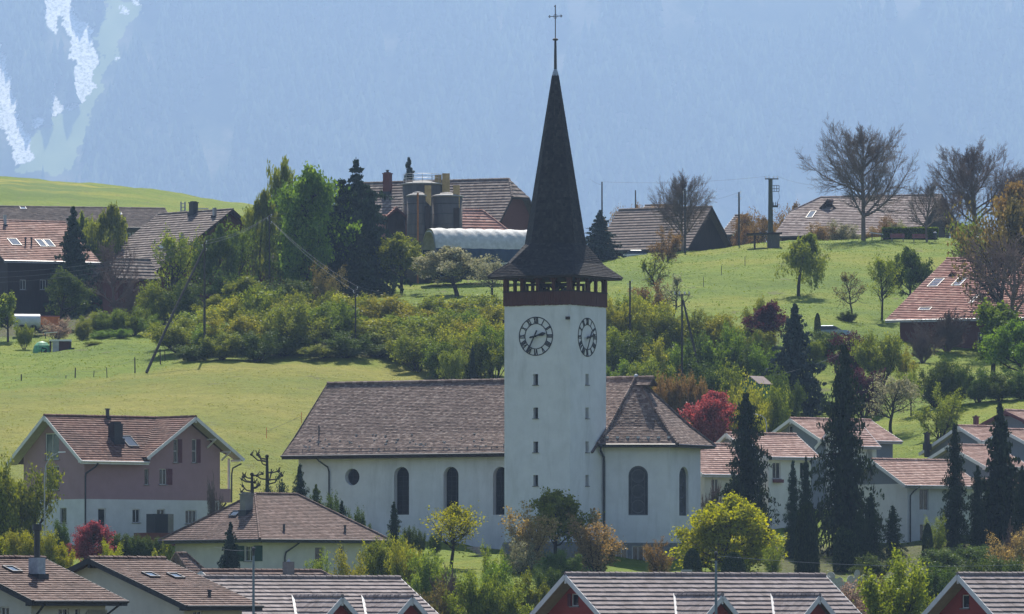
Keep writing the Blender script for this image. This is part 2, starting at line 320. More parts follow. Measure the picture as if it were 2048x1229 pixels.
# ---------------------------------------------------------------- buildings
class Bld:
    def __init__(s, name, label, cat, org, th, group=None):
        s.o = Vector(org); s.th = R(th); s.root = empty(name, s.o, s.th, label, cat, group)
        s.M = Matrix.Rotation(s.th, 3, 'Z'); s.Mi = s.M.transposed()
        s.c = -(s.Mi @ s.o)      # camera in local coordinates
    def ray(s, px, py): return s.Mi @ P(px, py, 1.0)
    def hit(s, px, py, O, N):    # where the view ray meets a local plane
        d = s.ray(px, py); t = (Vector(O)-s.c).dot(N)/d.dot(N); return s.c+d*t
    def along(s, px, O, D):      # t so that O+t*D falls in image column px
        O = Vector(O); D = Vector(D); u = (px-1024)/F
        A = s.M @ O + s.o; B = s.M @ D
        return (u*A.y-A.x)/(B.x-u*B.y)
    def loc(s, w): return s.Mi @ (Vector(w)-s.o)
class Face:
    def __init__(s, b, O, U, outer):
        s.b = b; s.O = Vector(O); s.U = Vector(U).normalized(); s.N = s.U.cross(Vector((0, 0, 1))); s.outer = outer; s.w = []
    def pt(s, u, v, k=0): return s.O+s.U*u+Vector((0, 0, v))+s.N*k
    def uv(s, px, py):
        h = s.b.hit(px, py, s.O, s.N)-s.O; return h.dot(s.U), h.z
    def win(s, x0, y0, x1, y1, kind='rect', **kw):
        ym = (y0+y1)/2; u0, _ = s.uv(x0, ym); u1, _ = s.uv(x1, ym); xm = (x0+x1)/2
        _, v1 = s.uv(xm, y0); _, v0 = s.uv(xm, y1); s.w.append((u0, v0, u1, v1, kind, kw))
    def winm(s, u0, v0, u1, v1, kind='rect', **kw): s.w.append((u0, v0, u1, v1, kind, kw))
    def shape(s, u0, v0, u1, v1, kind):
        if kind == 'arch':
            r = (u1-u0)/2; c = (u0+u1)/2
            return [(u0, v0), (u1, v0)]+[(c+r*math.cos(R(a)), v1-r+r*math.sin(R(a))) for a in range(0, 181, 15)]
        if kind == 'round':
            r = (u1-u0)/2; c = (u0+u1)/2; cv = (v0+v1)/2
            return [(c+r*math.cos(R(a)), cv+r*math.sin(R(a))) for a in range(0, 360, 18)]
        return [(u0, v0), (u1, v0), (u1, v1), (u0, v1)]
    def build(s, mb, outer=None, lo=-1e9, hi=1e9):
        outer = outer or s.outer; allp = list(outer); polys = [[Vector((u, v, 0)) for u, v in outer]]; holes = []
        for (u0, v0, u1, v1, kind, kw) in s.w:
            if kw.get('flat') or not (lo < (v0+v1)/2 < hi): continue
            h = s.shape(u0, v0, u1, v1, kind); holes.append((h, kw)); polys.append([Vector((u, v, 0)) for u, v in h]); allp += h
        tri = geometry.tessellate_polygon(polys)
        i0 = len(mb.v); mb.v += [tuple(s.pt(u, v)) for u, v in allp]
        for t in tri:
            (a, b_, c) = [allp[k] for k in t]
            ar = (b_[0]-a[0])*(c[1]-a[1])-(b_[1]-a[1])*(c[0]-a[0])
            if abs(ar) < 1e-9: continue
            t = t if ar > 0 else t[::-1]
            mb.f.append(tuple(i0+k for k in t)); mb.r.append(.5)
        for h, kw in holes:
            dp = kw.get('depth', .15)
            for k in range(len(h)):
                a, b_ = h[k], h[(k+1) % len(h)]
                mb.face([s.pt(*a), s.pt(*b_), s.pt(b_[0], b_[1], -dp-.02), s.pt(a[0], a[1], -dp-.02)])
    def windows(s, parent, name='window'):
        for (u0, v0, u1, v1, kind, kw) in s.w:
            dp = kw.get('depth', .15); fr = kw.get('frame', .06); fm = kw.get('fmat', M['trim_white']); nm = kw.get('name', name)
            mu = kw.get('mull', 1); tr = kw.get('tran', 0)
            mb = MB(); h = s.shape(u0, v0, u1, v1, kind); c = ((u0+u1)/2, (v0+v1)/2)
            for k in range(len(h)):
                a, b_ = h[k], h[(k+1) % len(h)]
                def inn(p):
                    if kind == 'rect': return (p[0]+(fr if p[0] < c[0] else -fr), p[1]+(fr if p[1] < c[1] else -fr))
                    dx, dy = p[0]-c[0], p[1]-c[1]; q = 1-fr/max(.1, math.hypot(dx, dy)); return (c[0]+dx*q, c[1]+dy*q)
                ai, bi = inn(a), inn(b_)
                mb.hexa([s.pt(*a, -dp), s.pt(*b_, -dp), s.pt(*bi, -dp), s.pt(*ai, -dp), s.pt(*a, -dp+.05), s.pt(*b_, -dp+.05), s.pt(*bi, -dp+.05), s.pt(*ai, -dp+.05)])
            bw = kw.get('bar', .05)
            for k in range(mu):
                u = u0+(u1-u0)*(k+1)/(mu+1)
                mb.beam(s.pt(u, v0+fr, -dp+.024), s.pt(u, v1-fr, -dp+.024), .045, bw, up=tuple(s.U))
            for k in range(tr):
                v = v0+(v1-v0)*(k+1)/(tr+1)
                mb.beam(s.pt(u0+fr, v, -dp+.022), s.pt(u1-fr, v, -dp+.022), .042, bw)
            if kw.get('lattice'):
                for k in range(1, 4):
                    rr = (u1-u0)*.33; cv = v0+(v1-v0)*(k-.42)/3.25
                    ps = [s.pt(c[0]+rr*math.cos(R(a)), cv+rr*math.sin(R(a)), -dp+.03) for a in range(0, 361, 24)]
                    mb.tube(ps, .05, 4, cap=False)
                for e in (-1, 1): mb.beam(s.pt(c[0]+e*(u1-u0)*.33, v0+fr, -dp+.02), s.pt(c[0]+e*(u1-u0)*.33, v1-.55, -dp+.02), .04, .05, up=tuple(s.U))
            wo_ = mb.build(nm, fm, parent)
            g = MB(); g.face([s.pt(u, v, -dp+.012) for u, v in h]); g.build('pane', kw.get('glass', M['glass']), wo_)
            if kw.get('sill', True) and kind != 'round' and nm == 'window':
                g = MB(); e = .08
                p0, p1 = s.pt(u0-e, v0-.06, -dp), s.pt(u1+e, v0-.06, -dp); nn = s.N*(dp+.09); z = Vector((0, 0, .07))
                g.hexa([p0+nn, p1+nn, p1, p0, p0+nn+z, p1+nn+z, p1+z, p0+z]); g.build('sill', kw.get('smat', M['concrete']), wo_)
            for sd, smn in kw.get('shut', []):
                ww = (u1-u0)*kw.get('sw', .5); a = u0-ww-.02 if sd < 0 else u1+.02
                g = MB(); p0, p1 = s.pt(a, v0, .01), s.pt(a+ww, v0, .01); nn = s.N*.05; z = Vector((0, 0, v1-v0))
                g.hexa([p0+nn, p1+nn, p1, p0, p0+nn+z, p1+nn+z, p1+z, p0+z]); g.build('shutter', M[smn], wo_)
def skylight(b, rootpart, x0, y0, x1, y1, O, N, U):
    V = N.cross(U); c = b.hit((x0+x1)/2, (y0+y1)/2, O, N)
    wd = abs((b.hit(x1, (y0+y1)/2, O, N)-b.hit(x0, (y0+y1)/2, O, N)).dot(U)); ht = abs((b.hit((x0+x1)/2, y0, O, N)-b.hit((x0+x1)/2, y1, O, N)).dot(V))
    mb = MB(); f = .07
    def q(u, v, k): return c+U*u+V*v+N*k
    for (a0, b0, a1, b1) in ((-wd/2, -ht/2, wd/2, -ht/2+f), (-wd/2, ht/2-f, wd/2, ht/2), (-wd/2, -ht/2+f, -wd/2+f, ht/2-f), (wd/2-f, -ht/2+f, wd/2, ht/2-f)):
        mb.hexa([q(a0, b0, -.02), q(a1, b0, -.02), q(a1, b1, -.02), q(a0, b1, -.02), q(a0, b0, .14), q(a1, b0, .14), q(a1, b1, .14), q(a0, b1, .14)])
    o = mb.build('skylight', M['metal_dark'], rootpart)
    g = MB(); g.face([q(-wd/2+f, -ht/2+f, .1), q(wd/2-f, -ht/2+f, .1), q(wd/2-f, ht/2-f, .1), q(-wd/2+f, ht/2-f, .1)]); g.build('pane', M['skylight'], o)
def chimney(b, parent, px, ytop, ybase, wpx, O, N, mat, cap=True, flue=0, depth=None, name='chimney', dark_top=None):
    p = b.hit(px, ybase, O, N); dist = (b.M @ p+b.o).y; k = dist/F
    wd = wpx*k; dp = depth or wd; top = (HZ-ytop)*k-b.o.z
    mb = MB(); mb.box(p.x-wd/2, p.y-dp/2, p.z-1.2, p.x+wd/2, p.y+dp/2, top-(.18 if cap else 0))
    if cap:
        mb.box(p.x-wd/2-.07, p.y-dp/2-.07, top-.18, p.x+wd/2+.07, p.y+dp/2+.07, top-.06)
        mb.box(p.x-wd/2+.1, p.y-dp/2+.1, top-.06, p.x+wd/2-.1, p.y+dp/2-.1, top+.05)
    o = mb.build(name, mat, parent)
    g = MB(); g.box(p.x-wd/2-.09, p.y-dp/2-.16, p.z-.5, p.x+wd/2+.09, p.y+dp/2+.10, p.z+.12); g.build('flashing', M['trim_dark'], o)
    if flue:
        g = MB(); g.lathe((p.x, p.y, top), [(.16, -.1), (.16, flue*.8), (.26, flue*.82), (.24, flue)], 10); g.build('flue', M['metal_dark'], o)
    return o
def pipe(b, parent, pts, rad=.06, name='drainpipe', mat=None):
    mb = MB(); mb.tube(pts, rad, 6); return mb.build(name, mat or M['metal_dark'], parent)
def gable_house(name, label, cat, A, d, th, Bpx, C, base, tmat, wmat, D=None, oe=.7, og=.6, verge='trim_white', course=.34, tw=.32, lip=.055,
                split=None, wmat2=None, group=None, eave_board='trim_dark', wins=(), gutter=True, capr=.13, flare=None, gmat=None, hipB=0, hipA=0, hq=1.0, eaveB=None):
    a = P(A[0], A[1], d); b = Bld(name, label, cat, (a.x, a.y, base), th, group)
    zr = a.z-base; n = Vector((0, -1, 0))
    wf = b.along(C[0], (0, 0, 0), (0, -1, 0))
    cw = b.M @ Vector((0, -wf, 0))+b.o; zf = (HZ-C[1])/F*cw.y-base; hf = zr-zf
    L = b.along(Bpx, (0, 0, 0), (1, 0, 0)); wb, hb = (wf, hf) if D is None else (D, hf*D/wf)
    b.L, b.wf, b.wb, b.zr, b.hf, b.hb = L, wf, wb, zr, hf, hb
    sf, sb = hf/wf, hb/wb
    NF = Vector((0, -sf, 1)).normalized(); b.NF = NF; b.OF = Vector((0, 0, zr)); b.UF = Vector((1, 0, 0))
    mb = MB(); ha, hbp = hipA, hipB
    # hips: hipA/hipB metres cut off the ridge at each end (half hips reach down proportionally to the eave)
    qb, qa = (hq if hbp else 0), (hq if ha else 0)
    def slope(x, t, s_): return (x, -wf*t, zr-hf*t) if s_ > 0 else (x, wb*t, zr-hb*t)
    xe = L if eaveB is None else b.along(eaveB, (0, -wf, 0), (1, 0, 0)); b.xe = xe
    fp = [slope(0, 1, 1), slope(xe, 1, 1)]+([slope(L, qb, 1)] if 0 < qb < 1 else [])+[(L-hbp, 0, zr), (ha, 0, zr)]+([slope(0, qa, 1)] if 0 < qa < 1 else [])
    tiles(mb, fp, course, tw, lip)
    bp_ = [slope(L, 1, -1), slope(0, 1, -1)]+([slope(0, qa, -1)] if 0 < qa < 1 else [])+[(ha, 0, zr), (L-hbp, 0, zr)]+([slope(L, qb, -1)] if 0 < qb < 1 else [])
    tiles(mb, bp_, course*2, tw*3, lip)
    if hbp: tiles(mb, [slope(L, qb, 1), slope(L, qb, -1), (L-hbp, 0, zr)], course, tw, lip); caps(mb, slope(L, qb, 1), (L-hbp, 0, zr+.05), capr)
    if ha: tiles(mb, [slope(0, qa, -1), slope(0, qa, 1), (ha, 0, zr)], course, tw, lip); caps(mb, slope(0, qa, 1), (ha, 0, zr+.05), capr)
    caps(mb, (ha, 0, zr+.06), (L-hbp, 0, zr+.06), capr)
    b.roof = mb.build('roof', tmat, b.root)
    # verge boards and eave boards
    ends = ([] if ha and hq == 1 else [(-.02, 1)])+([] if (hbp and hq == 1) or eaveB else [(L+.02, -1)])
    for xx, e in ends:
        q_ = qa if e > 0 else qb; vb = MB()
        for s_ in (1, -1):
            A_, C_ = Vector(slope(xx, 1, s_))-Vector((0, 0, .12)), Vector(slope(xx, q_, s_))-Vector((0, 0, .12)); vb.beam(A_, C_, .05, .30, up=(0, 0, 1))
        if q_: vb.beam(Vector(slope(xx, q_, 1))-Vector((0, 0, .12)), Vector(slope(xx, q_, -1))-Vector((0, 0, .12)), .05, .22)
        if q_: vb.build('bargeboard', M[verge], b.root); continue
        vb.box(min(xx, xx+e*(og+.1))+.03, -wf+.35, zr-hf*(wf-.35)/wf-.40, max(xx, xx+e*(og+.1))-.03, -wf+.50, zr-hf*(wf-.35)/wf-.22)
        vb.box(min(xx, xx+e*(og+.1))+.03, -.08, zr-.52, max(xx, xx+e*(og+.1))-.03, .08, zr-.34)
        vb.build('bargeboard', M[verge], b.root)
    if verge == 'trim_white':
        for xa, xb, on in ((.02, og+.02, not ha), (L-og-.02, L-.02, not hbp and not eaveB)):
            if on:
                sf_ = MB()
                for s_ in (1, -1):
                    q = [Vector(slope(xa, 1, s_)), Vector(slope(xb, 1, s_)), Vector(slope(xb, 0, s_)), Vector(slope(xa, 0, s_))]; sf_.face([p-Vector((0, 0, .19)) for p in q])
                sf_.build('soffit', M['soffit'], b.root)
    eb = MB(); eb.box(0, -wf-.03, zr-hf-.26, xe, -wf+.02, zr-hf-.03)
    if gutter: eb.tube([(0, -wf-.10, zr-hf-.04), (xe, -wf-.10, zr-hf-.04)], .075, 6)
    eb.build('gutter', M[eave_board], b.root)
    # walls
    x0, x1 = og, L-og; yf, yb = -(wf-oe), wb-oe
    def top(y): return zr-.15-(abs(y)*sf if y < 0 else abs(y)*sb)
    if hbp or ha: pk = lambda: top(yf)
    fr = Face(b, (x0, yf, 0), (1, 0, 0), [(0, 0), (x1-x0, 0), (x1-x0, top(yf)), (0, top(yf))])
    bk = Face(b, (x1, yb, 0), (-1, 0, 0), [(0, 0), (x1-x0, 0), (x1-x0, top(yb)), (0, top(yb))])
    le = Face(b, (x0, yb, 0), (0, -1, 0), [(0, 0), (yb-yf, 0), (yb-yf, top(yf))]+([(yb, zr-.15)] if not ha else [] if hq == 1 else [(yb+wf*hq, zr-.15-hf*hq), (yb-wb*hq, zr-.15-hb*hq)])+[(0, top(yb))])
    ri = Face(b, (x1, yf, 0), (0, 1, 0), [(0, 0), (yb-yf, 0), (yb-yf, top(yb))]+([(-yf, zr-.15)] if not hbp else [] if hq == 1 else [(-yf+wb*hq, zr-.15-hb*hq), (-yf-wf*hq, zr-.15-hf*hq)])+[(0, top(yf))])
    b.fr, b.le, b.ri, b.bk = fr, le, ri, bk; b.split = split; b.wm, b.wm2, b.gmat = wmat, wmat2, gmat
    for (fc, x0_, y0_, x1_, y1_, kw) in (() if wins == 'defer' else wins):
        {'f': fr, 'l': le, 'r': ri}[fc].win(x0_, y0_, x1_, y1_, **kw)
    if wins != 'defer': finish_walls(b)
    return b
def finish_walls(b):
    for lo, hi, nm, m in ((None, b.split, 'base_wall', b.wm2), (b.split, None, 'wall', b.wm)) if b.split else ((None, None, 'wall', b.wm),):
        mb = MB()
        for fc in (b.fr, b.le, b.ri, b.bk):
            out = clip(fc.outer, lo, hi)
            if len(out) > 2: fc.build(mb, out, lo if lo is not None else -1e9, hi if hi is not None else 1e9)
        mb.build(nm, m, b.root)
    for fc in (b.fr, b.le, b.ri): fc.windows(b.root)
def clip(poly, lo, hi):
    for lim, sgn in ((lo, 1), (hi, -1)):
        if lim is None: continue
        out = []
        for k in range(len(poly)):
            a, c = poly[k], poly[(k+1) % len(poly)]; fa, fc = (a[1]-lim)*sgn, (c[1]-lim)*sgn
            if fa >= 0: out.append(a)
            if fa*fc < 0: t = fa/(fa-fc); out.append((a[0]+(c[0]-a[0])*t, lim))
        poly = out
    return poly
def cross_gable(b, xc, drop, hw, hdrop, yfront, tmat, wmat, oe=.5, og=.5, base=0, course=.34, tw=.32, verge='trim_white', flash=True, wins=(), wall=True):
    """a gable facing -y whose ridge runs back into the front slope"""
    s = b.hf/b.wf; zr = b.zr-drop; t0 = drop/s; t1 = (drop+hdrop)/s
    mb = MB(); yf = -yfront
    tiles(mb, [(xc-hw, -t1, zr-hdrop), (xc-hw, yf, zr-hdrop), (xc, yf, zr), (xc, -t0+.01, zr)], course, tw, .055) if t1 < yfront-.05 else \
        tiles(mb, [(xc-hw, yf-.01, zr-hdrop), (xc-hw, yf, zr-hdrop), (xc, yf, zr), (xc, -t0+.01, zr)][1:], course, tw, .055)
    if t1 < yfront-.05: tiles(mb, [(xc+hw, yf, zr-hdrop), (xc+hw, -t1, zr-hdrop), (xc, -t0+.01, zr), (xc, yf, zr)], course, tw, .055)
    caps(mb, (xc, yf, zr+.05), (xc, -t0, zr+.05), .12)
    ro = mb.build('gable_roof', tmat, b.root)
    vb = MB()
    for e in (-1, 1): vb.beam((xc+e*(hw+.02), yf-.02, zr-hdrop-.12), (xc, yf-.02, zr-.12), .05, .28, up=(0, 0, 1))
    for q in (.02, .93): vb.box(xc+hw*q-.07 if q > .5 else xc-.07, yf, zr-hdrop*q-.46, xc+hw*q+.07 if q > .5 else xc+.07, yf+og, zr-hdrop*q-.30)
    vb.build('bargeboard', M[verge], b.root)
    if flash:
        f = MB(); f.beam((xc-hw-.02, -t1, zr-hdrop+.10), (xc-.02, -t0, zr+.10), .16, .03, up=tuple(b.NF)); f.build('valley_flashing', M['trim_white'], ro)
    if verge == 'trim_white':
        sf = MB()
        for e in (-1, 1): sf.face([(xc, yf+.02, zr-.17), (xc+e*hw, yf+.02, zr-hdrop-.17), (xc+e*hw, yf+og, zr-hdrop-.17), (xc, yf+og, zr-.17)])
        sf.build('soffit', M['soffit'], b.root)
    if not wall: return ro
    hh = hw-oe; k = hdrop/hw
    fc = Face(b, (xc-hh, yf+og, base), (1, 0, 0), [(0, 0), (2*hh, 0), (2*hh, zr-.15-k*hh-base), (hh, zr-.15-base), (0, zr-.15-k*hh-base)])
    for (x0_, y0_, x1_, y1_, kw) in wins: fc.win(x0_, y0_, x1_, y1_, **kw)
    w_ = MB(); fc.build(w_)
    for e in (-1, 1): w_.face([(xc+e*hh, yf+og, base), (xc+e*hh, -.3, base), (xc+e*hh, -.3, zr-.15-k*hh), (xc+e*hh, yf+og, zr-.15-k*hh)])
    w_.build('gable_wall', wmat, b.root); fc.windows(b.root)
    return ro
def hip_house(name, label, cat, C, d, th, Dpx, Epx, Apx, ridge_y, Bpx, base, tmat, wmat, oe=.7, course=.3, tw=.3, lip=.045, group=None):
    c = P(C[0], C[1], d); b = Bld(name, label, cat, (c.x, c.y, base), th, group)
    ze = c.z-base; L = b.along(Dpx, (0, 0, 0), (1, 0, 0)); W = b.along(Epx, (0, 0, 0), (0, 1, 0))
    xa = b.along(Apx, (0, W/2, 0), (1, 0, 0)); xb = b.along(Bpx, (0, W/2, 0), (1, 0, 0))
    wA = b.M @ Vector((xa, W/2, 0))+b.o; zr = (HZ-ridge_y)/F*wA.y-base
    q = [Vector((0, 0, ze)), Vector((L, 0, ze)), Vector((L, W, ze)), Vector((0, W, ze))]; A = Vector((xa, W/2, zr)); B = Vector((xb, W/2, zr))
    mb = MB()
    tiles(mb, [q[0], q[1], B, A], course, tw, lip); tiles(mb, [q[3], q[0], A], course, tw, lip)
    tiles(mb, [q[2], q[3], A, B], course*2, tw*2, lip); tiles(mb, [q[1], q[2], B], course, tw, lip)
    u = Vector((0, 0, .06))
    for s_, e_ in ((q[0], A), (q[3], A), (q[1], B), (q[2], B), (A, B)): caps(mb, s_+u, e_+u, .11)
    b.roof = mb.build('roof', tmat, b.root)
    g = MB()
    for k in range(4):
        a_, b_ = q[k], q[(k+1) % 4]; dd = (b_-a_).normalized(); nn = dd.cross(Vector((0, 0, 1)))*.09
        g.tube([a_+nn-Vector((0, 0, .03)), b_+nn-Vector((0, 0, .03))], .08, 6); g.beam(a_-Vector((0, 0, .16)), b_-Vector((0, 0, .16)), .05, .2)
    g.build('gutter', M['trim_dark'], b.root)
    b.L, b.W, b.ze, b.zr = L, W, ze, zr; h = ze-.05
    b.fr = Face(b, (oe, oe, 0), (1, 0, 0), [(0, 0), (L-2*oe, 0), (L-2*oe, h), (0, h)])
    b.le = Face(b, (oe, W-oe, 0), (0, -1, 0), [(0, 0), (W-2*oe, 0), (W-2*oe, h), (0, h)])
    b.ri = Face(b, (L-oe, oe, 0), (0, 1, 0), [(0, 0), (W-2*oe, 0), (W-2*oe, h), (0, h)])
    b.bk = Face(b, (L-oe, W-oe, 0), (-1, 0, 0), [(0, 0), (L-2*oe, 0), (L-2*oe, h), (0, h)])
    b.split = None; b.wm = wmat; b.wm2 = None
    b.NF = (q[1]-q[0]).cross(A-q[0]).normalized(); b.OF = q[0]; b.NL = (q[0]-q[3]).cross(A-q[3]).normalized(); b.UF = Vector((1, 0, 0))
    return b
# ================================================================ TERRAIN
TC = [-900, -300, 0, 250, 480, 700, 1000, 1300, 1600, 1900, 2200, 2900]
TR = [   # distance, kind ('z' height in metres / 'p' photo row), values per column
 (5, 'z', [-9]*12), (200, 'z', [-8.5]*12), (300, 'z', [-7]*12), (400, 'z', [-5.5]*12), (480, 'z', [-3.4]*12),
 (530, 'p', [1215]*12),
 (565, 'p', [1150, 1150, 1150, 1150, 1150, 1165, 1165, 1170, 1170, 1170, 1170, 1170]),
 (585, 'p', [1110, 1108, 1108, 1108, 1108, 1120, 1115, 1142, 1140, 1140, 1140, 1140]),
 (600, 'p', [1075, 1070, 1068, 1068, 1075, 1085, 1095, 1112, 1108, 1100, 1100, 1100]),
 (640, 'p', [950, 945, 950, 955, 975, 1010, 1040, 1050, 1050, 1030, 1010, 1010]),
 (680, 'p', [835, 835, 838, 845, 845, 862, 890, 900, 930, 870, 850, 850]),
 (720, 'p', [775, 772, 770, 755, 742, 752, 775, 800, 810, 775, 760, 760]),
 (760, 'p', [705, 705, 705, 690, 672, 660, 665, 700, 665, 690, 690, 690]),
 (800, 'p', [645, 650, 655, 640, 615, 596, 592, 605, 600, 612, 620, 620]),
 (850, 'p', [590, 595, 600, 590, 575, 560, 556, 524, 506, 500, 500, 500]),
 (880, 'p', [570, 572, 575, 570, 560, 552, 550, 510, 483, 477, 480, 480]),
 (950, 'p', [535, 538, 540, 540, 545, 552, 556, 535, 520, 515, 520, 520]),
 (1050, 'p', [430, 430, 440, 455, 480, 525, 560, 550, 540, 540, 540, 540]),
 (1150, 'p', [345, 350, 360, 377, 409, 465, 560, 560, 560, 560, 560, 560]),
 (1250, 'p', [355, 360, 370, 390, 422, 480, 565, 565, 565, 565, 565, 565]),
 (1400, 'p', [520]*12), (2500, 'z', [40]*12), (8500, 'z', [80]*12), (13300, 'z', [150]*12)]
TD = np.array([r[0] for r in TR], float)
TZ = np.array([[v if r[1] == 'z' else (HZ-v)/F*r[0] for v in r[2]] for r in TR], float)
TU = (np.array(TC, float)-1024)/F
def pchip_w(xs, ys, x):     # smooth monotone interpolation along axis 0 (ys: n x m)
    x = np.clip(x, xs[0], xs[-1]); i = np.clip(np.searchsorted(xs, x, 'right')-1, 0, len(xs)-2)
    h = np.diff(xs); dl = np.diff(ys, axis=0)/h[:, None]
    m = np.zeros_like(ys); m[0] = dl[0]; m[-1] = dl[-1]
    for k in range(1, len(xs)-1):
        a, b = dl[k-1], dl[k]; w1, w2 = 2*h[k]+h[k-1], h[k]+2*h[k-1]
        with np.errstate(divide='ignore', invalid='ignore'): hm = (w1+w2)/(w1/a+w2/b)
        m[k] = np.where(a*b > 0, hm, 0)
    t = ((x-xs[i])/h[i])[:, None]; H = h[i][:, None]
    return (2*t**3-3*t**2+1)*ys[i]+(t**3-2*t**2+t)*H*m[i]+(-2*t**3+3*t**2)*ys[i+1]+(t**3-t**2)*H*m[i+1]
def bumps(x, y):
    return (.22*np.sin(x*.31+y*.17+1.3)*np.sin(y*.23-x*.11)+.12*np.sin(x*.9+.4)*np.sin(y*.8+x*.3)+.05*np.sin(x*2.1+y*1.7)*np.sin(y*2.6-x))
def gz_arr(x, y):
    x = np.asarray(x, float); y = np.asarray(y, float)
    rows = pchip_w(TD, TZ, y)             # n x columns
    u = np.clip(x/np.maximum(y, 1), TU[0], TU[-1])
    i = np.clip(np.searchsorted(TU, u, 'right')-1, 0, len(TU)-2)
    t = (u-TU[i])/(TU[i+1]-TU[i]); t = t*t*(3-2*t)*.5+t*.5
    ar = np.arange(len(u)); z = rows[ar, i]*(1-t)+rows[ar, i+1]*t
    return z+bumps(x, y)*np.clip((y-540)/60, 0, 1)
def gz(x, y): return float(gz_arr([x], [y])[0])
def G(px, d):
    x = (px-1024)/F*d; return Vector((x, d, gz(x, d)))
def build_ground():
    us = np.concatenate([np.linspace(-.55, -.11, 12, endpoint=False), np.linspace(-.11, .11, 150), np.linspace(.12, .55, 12)])
    ds = np.concatenate([[5, 60, 120, 200, 260, 320, 380, 430], np.arange(460, 900, 3.0), np.arange(900, 1300, 8.0), [1320, 1360, 1400, 1600, 2000, 2500, 4000, 6500, 9000, 11000, 13300]])
    U_, D_ = np.meshgrid(us, ds); x = (U_*D_).ravel(); y = D_.ravel(); z = gz_arr(x, y)
    x = np.where(y < 60, U_.ravel()*600, x)
    nu, nd = len(us), len(ds)
    ii = np.arange(nu*nd).reshape(nd, nu)
    Fc = np.stack([ii[:-1, :-1], ii[:-1, 1:], ii[1:, 1:], ii[1:, :-1]], -1).reshape(-1, 4)
    me = npmesh('ground', np.stack([x, y, z], 1), Fc, None, [M['ground']], smooth=True)
    # land use, per vertex: red = mown yellowish meadow, green = bare soil / litter, blue = flowery pasture
    px = x/y*F+1024
    def band(v, a, b, s): return np.clip((v-a)/s, 0, 1)*np.clip((b-v)/s, 0, 1)
    wob = 4*np.sin(px*.02)+3*np.sin(px*.07)
    mead = band(y+wob*.4, 612, 730-np.clip((400-px)/400, -.1, 1)*14, 5)*band(px, -2000, 1060, 60)
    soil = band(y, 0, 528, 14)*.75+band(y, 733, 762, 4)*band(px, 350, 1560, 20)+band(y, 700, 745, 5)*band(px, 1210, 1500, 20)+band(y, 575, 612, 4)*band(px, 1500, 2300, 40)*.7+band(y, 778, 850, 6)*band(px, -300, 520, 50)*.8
    flw = band(y, 1100, 1180, 20)*band(px, -900, 260, 120)
    c = np.stack([mead, np.clip(soil, 0, 1), flw, np.ones_like(mead)], 1).astype(np.float32)
    a = me.color_attributes.new('use', 'FLOAT_COLOR', 'POINT'); a.data.foreach_set('color', c.ravel())
    o = bpy.data.objects.new('ground', me); COL.objects.link(o); o['kind'] = 'structure'
def ground_mat():
    m, n, out = newmat('grass_ground')
    tc = n.nodes.new('ShaderNodeTexCoord'); v = tc.outputs['Object']
    at = n.nodes.new('ShaderNodeAttribute'); at.attribute_name = 'use'
    sp = n.nodes.new('ShaderNodeSeparateColor'); n.links.new(at.outputs['Color'], sp.inputs[0])
    a = noise(n, .055, 7, .72, v, (.6, .9, 1)); b = noise(n, .9, 5, .7, v); c = noise(n, 4, 4, .7, v)
    lush = ramp(n, [(.34, (.080, .135, .004)), (.5, (.125, .180, .007)), (.64, (.185, .205, .014))], a.outputs[0]).outputs[0]
    mead = ramp(n, [(.32, (.115, .155, .011)), (.5, (.172, .182, .018)), (.68, (.245, .222, .038))], a.outputs[0]).outputs[0]
    col = mixc(n, lush, mead, sp.outputs[0])
    flo = ramp(n, [(.44, (.10, .155, .02)), (.6, (.30, .26, .02))], a.outputs[0]).outputs[0]
    col = mixc(n, col, flo, sp.outputs[2])
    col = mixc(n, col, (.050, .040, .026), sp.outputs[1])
    k = ramp(n, [(.28, (.74, .76, .68)), (.5, (.95,)*3), (.75, (1.12, 1.10, 1.0))], b.outputs[0]).outputs[0]
    col = mixc(n, col, k, 1.0, 'MULTIPLY')
    k2 = ramp(n, [(.3, (.84,)*3), (.7, (1.08,)*3)], c.outputs[0]).outputs[0]
    col = mixc(n, col, k2, 1.0, 'MULTIPLY')
    # molehills and worn tufts
    w_ = noise(n, .35, 3, .5, v, (1, .6, 1)); f = ramp(n, [(.66, (0, 0, 0)), (.72, (.7,)*3)], w_.outputs[0]).outputs[0]
    col = mixc(n, col, (.10, .10, .035), f)
    d = n.nodes.new('ShaderNodeBsdfPrincipled'); n.links.new(col, d.inputs['Base Color']); d.inputs['Roughness'].default_value = .9; d.inputs['Specular IOR Level'].default_value = .15
    bp = n.nodes.new('ShaderNodeBump'); bp.inputs['Strength'].default_value = .8; bp.inputs['Distance'].default_value = .25
    n.links.new(c.outputs[0], bp.inputs['Height'])
    bp2 = n.nodes.new('ShaderNodeBump'); bp2.inputs['Strength'].default_value = .7; bp2.inputs['Distance'].default_value = .8
    n.links.new(b.outputs[0], bp2.inputs['Height']); n.links.new(bp2.outputs[0], bp.inputs['Normal'])
    n.links.new(bp.outputs[0], d.inputs['Normal'])
    n.links.new(d.outputs[0], out.inputs[0]); return m
M['ground'] = ground_mat()
build_ground()
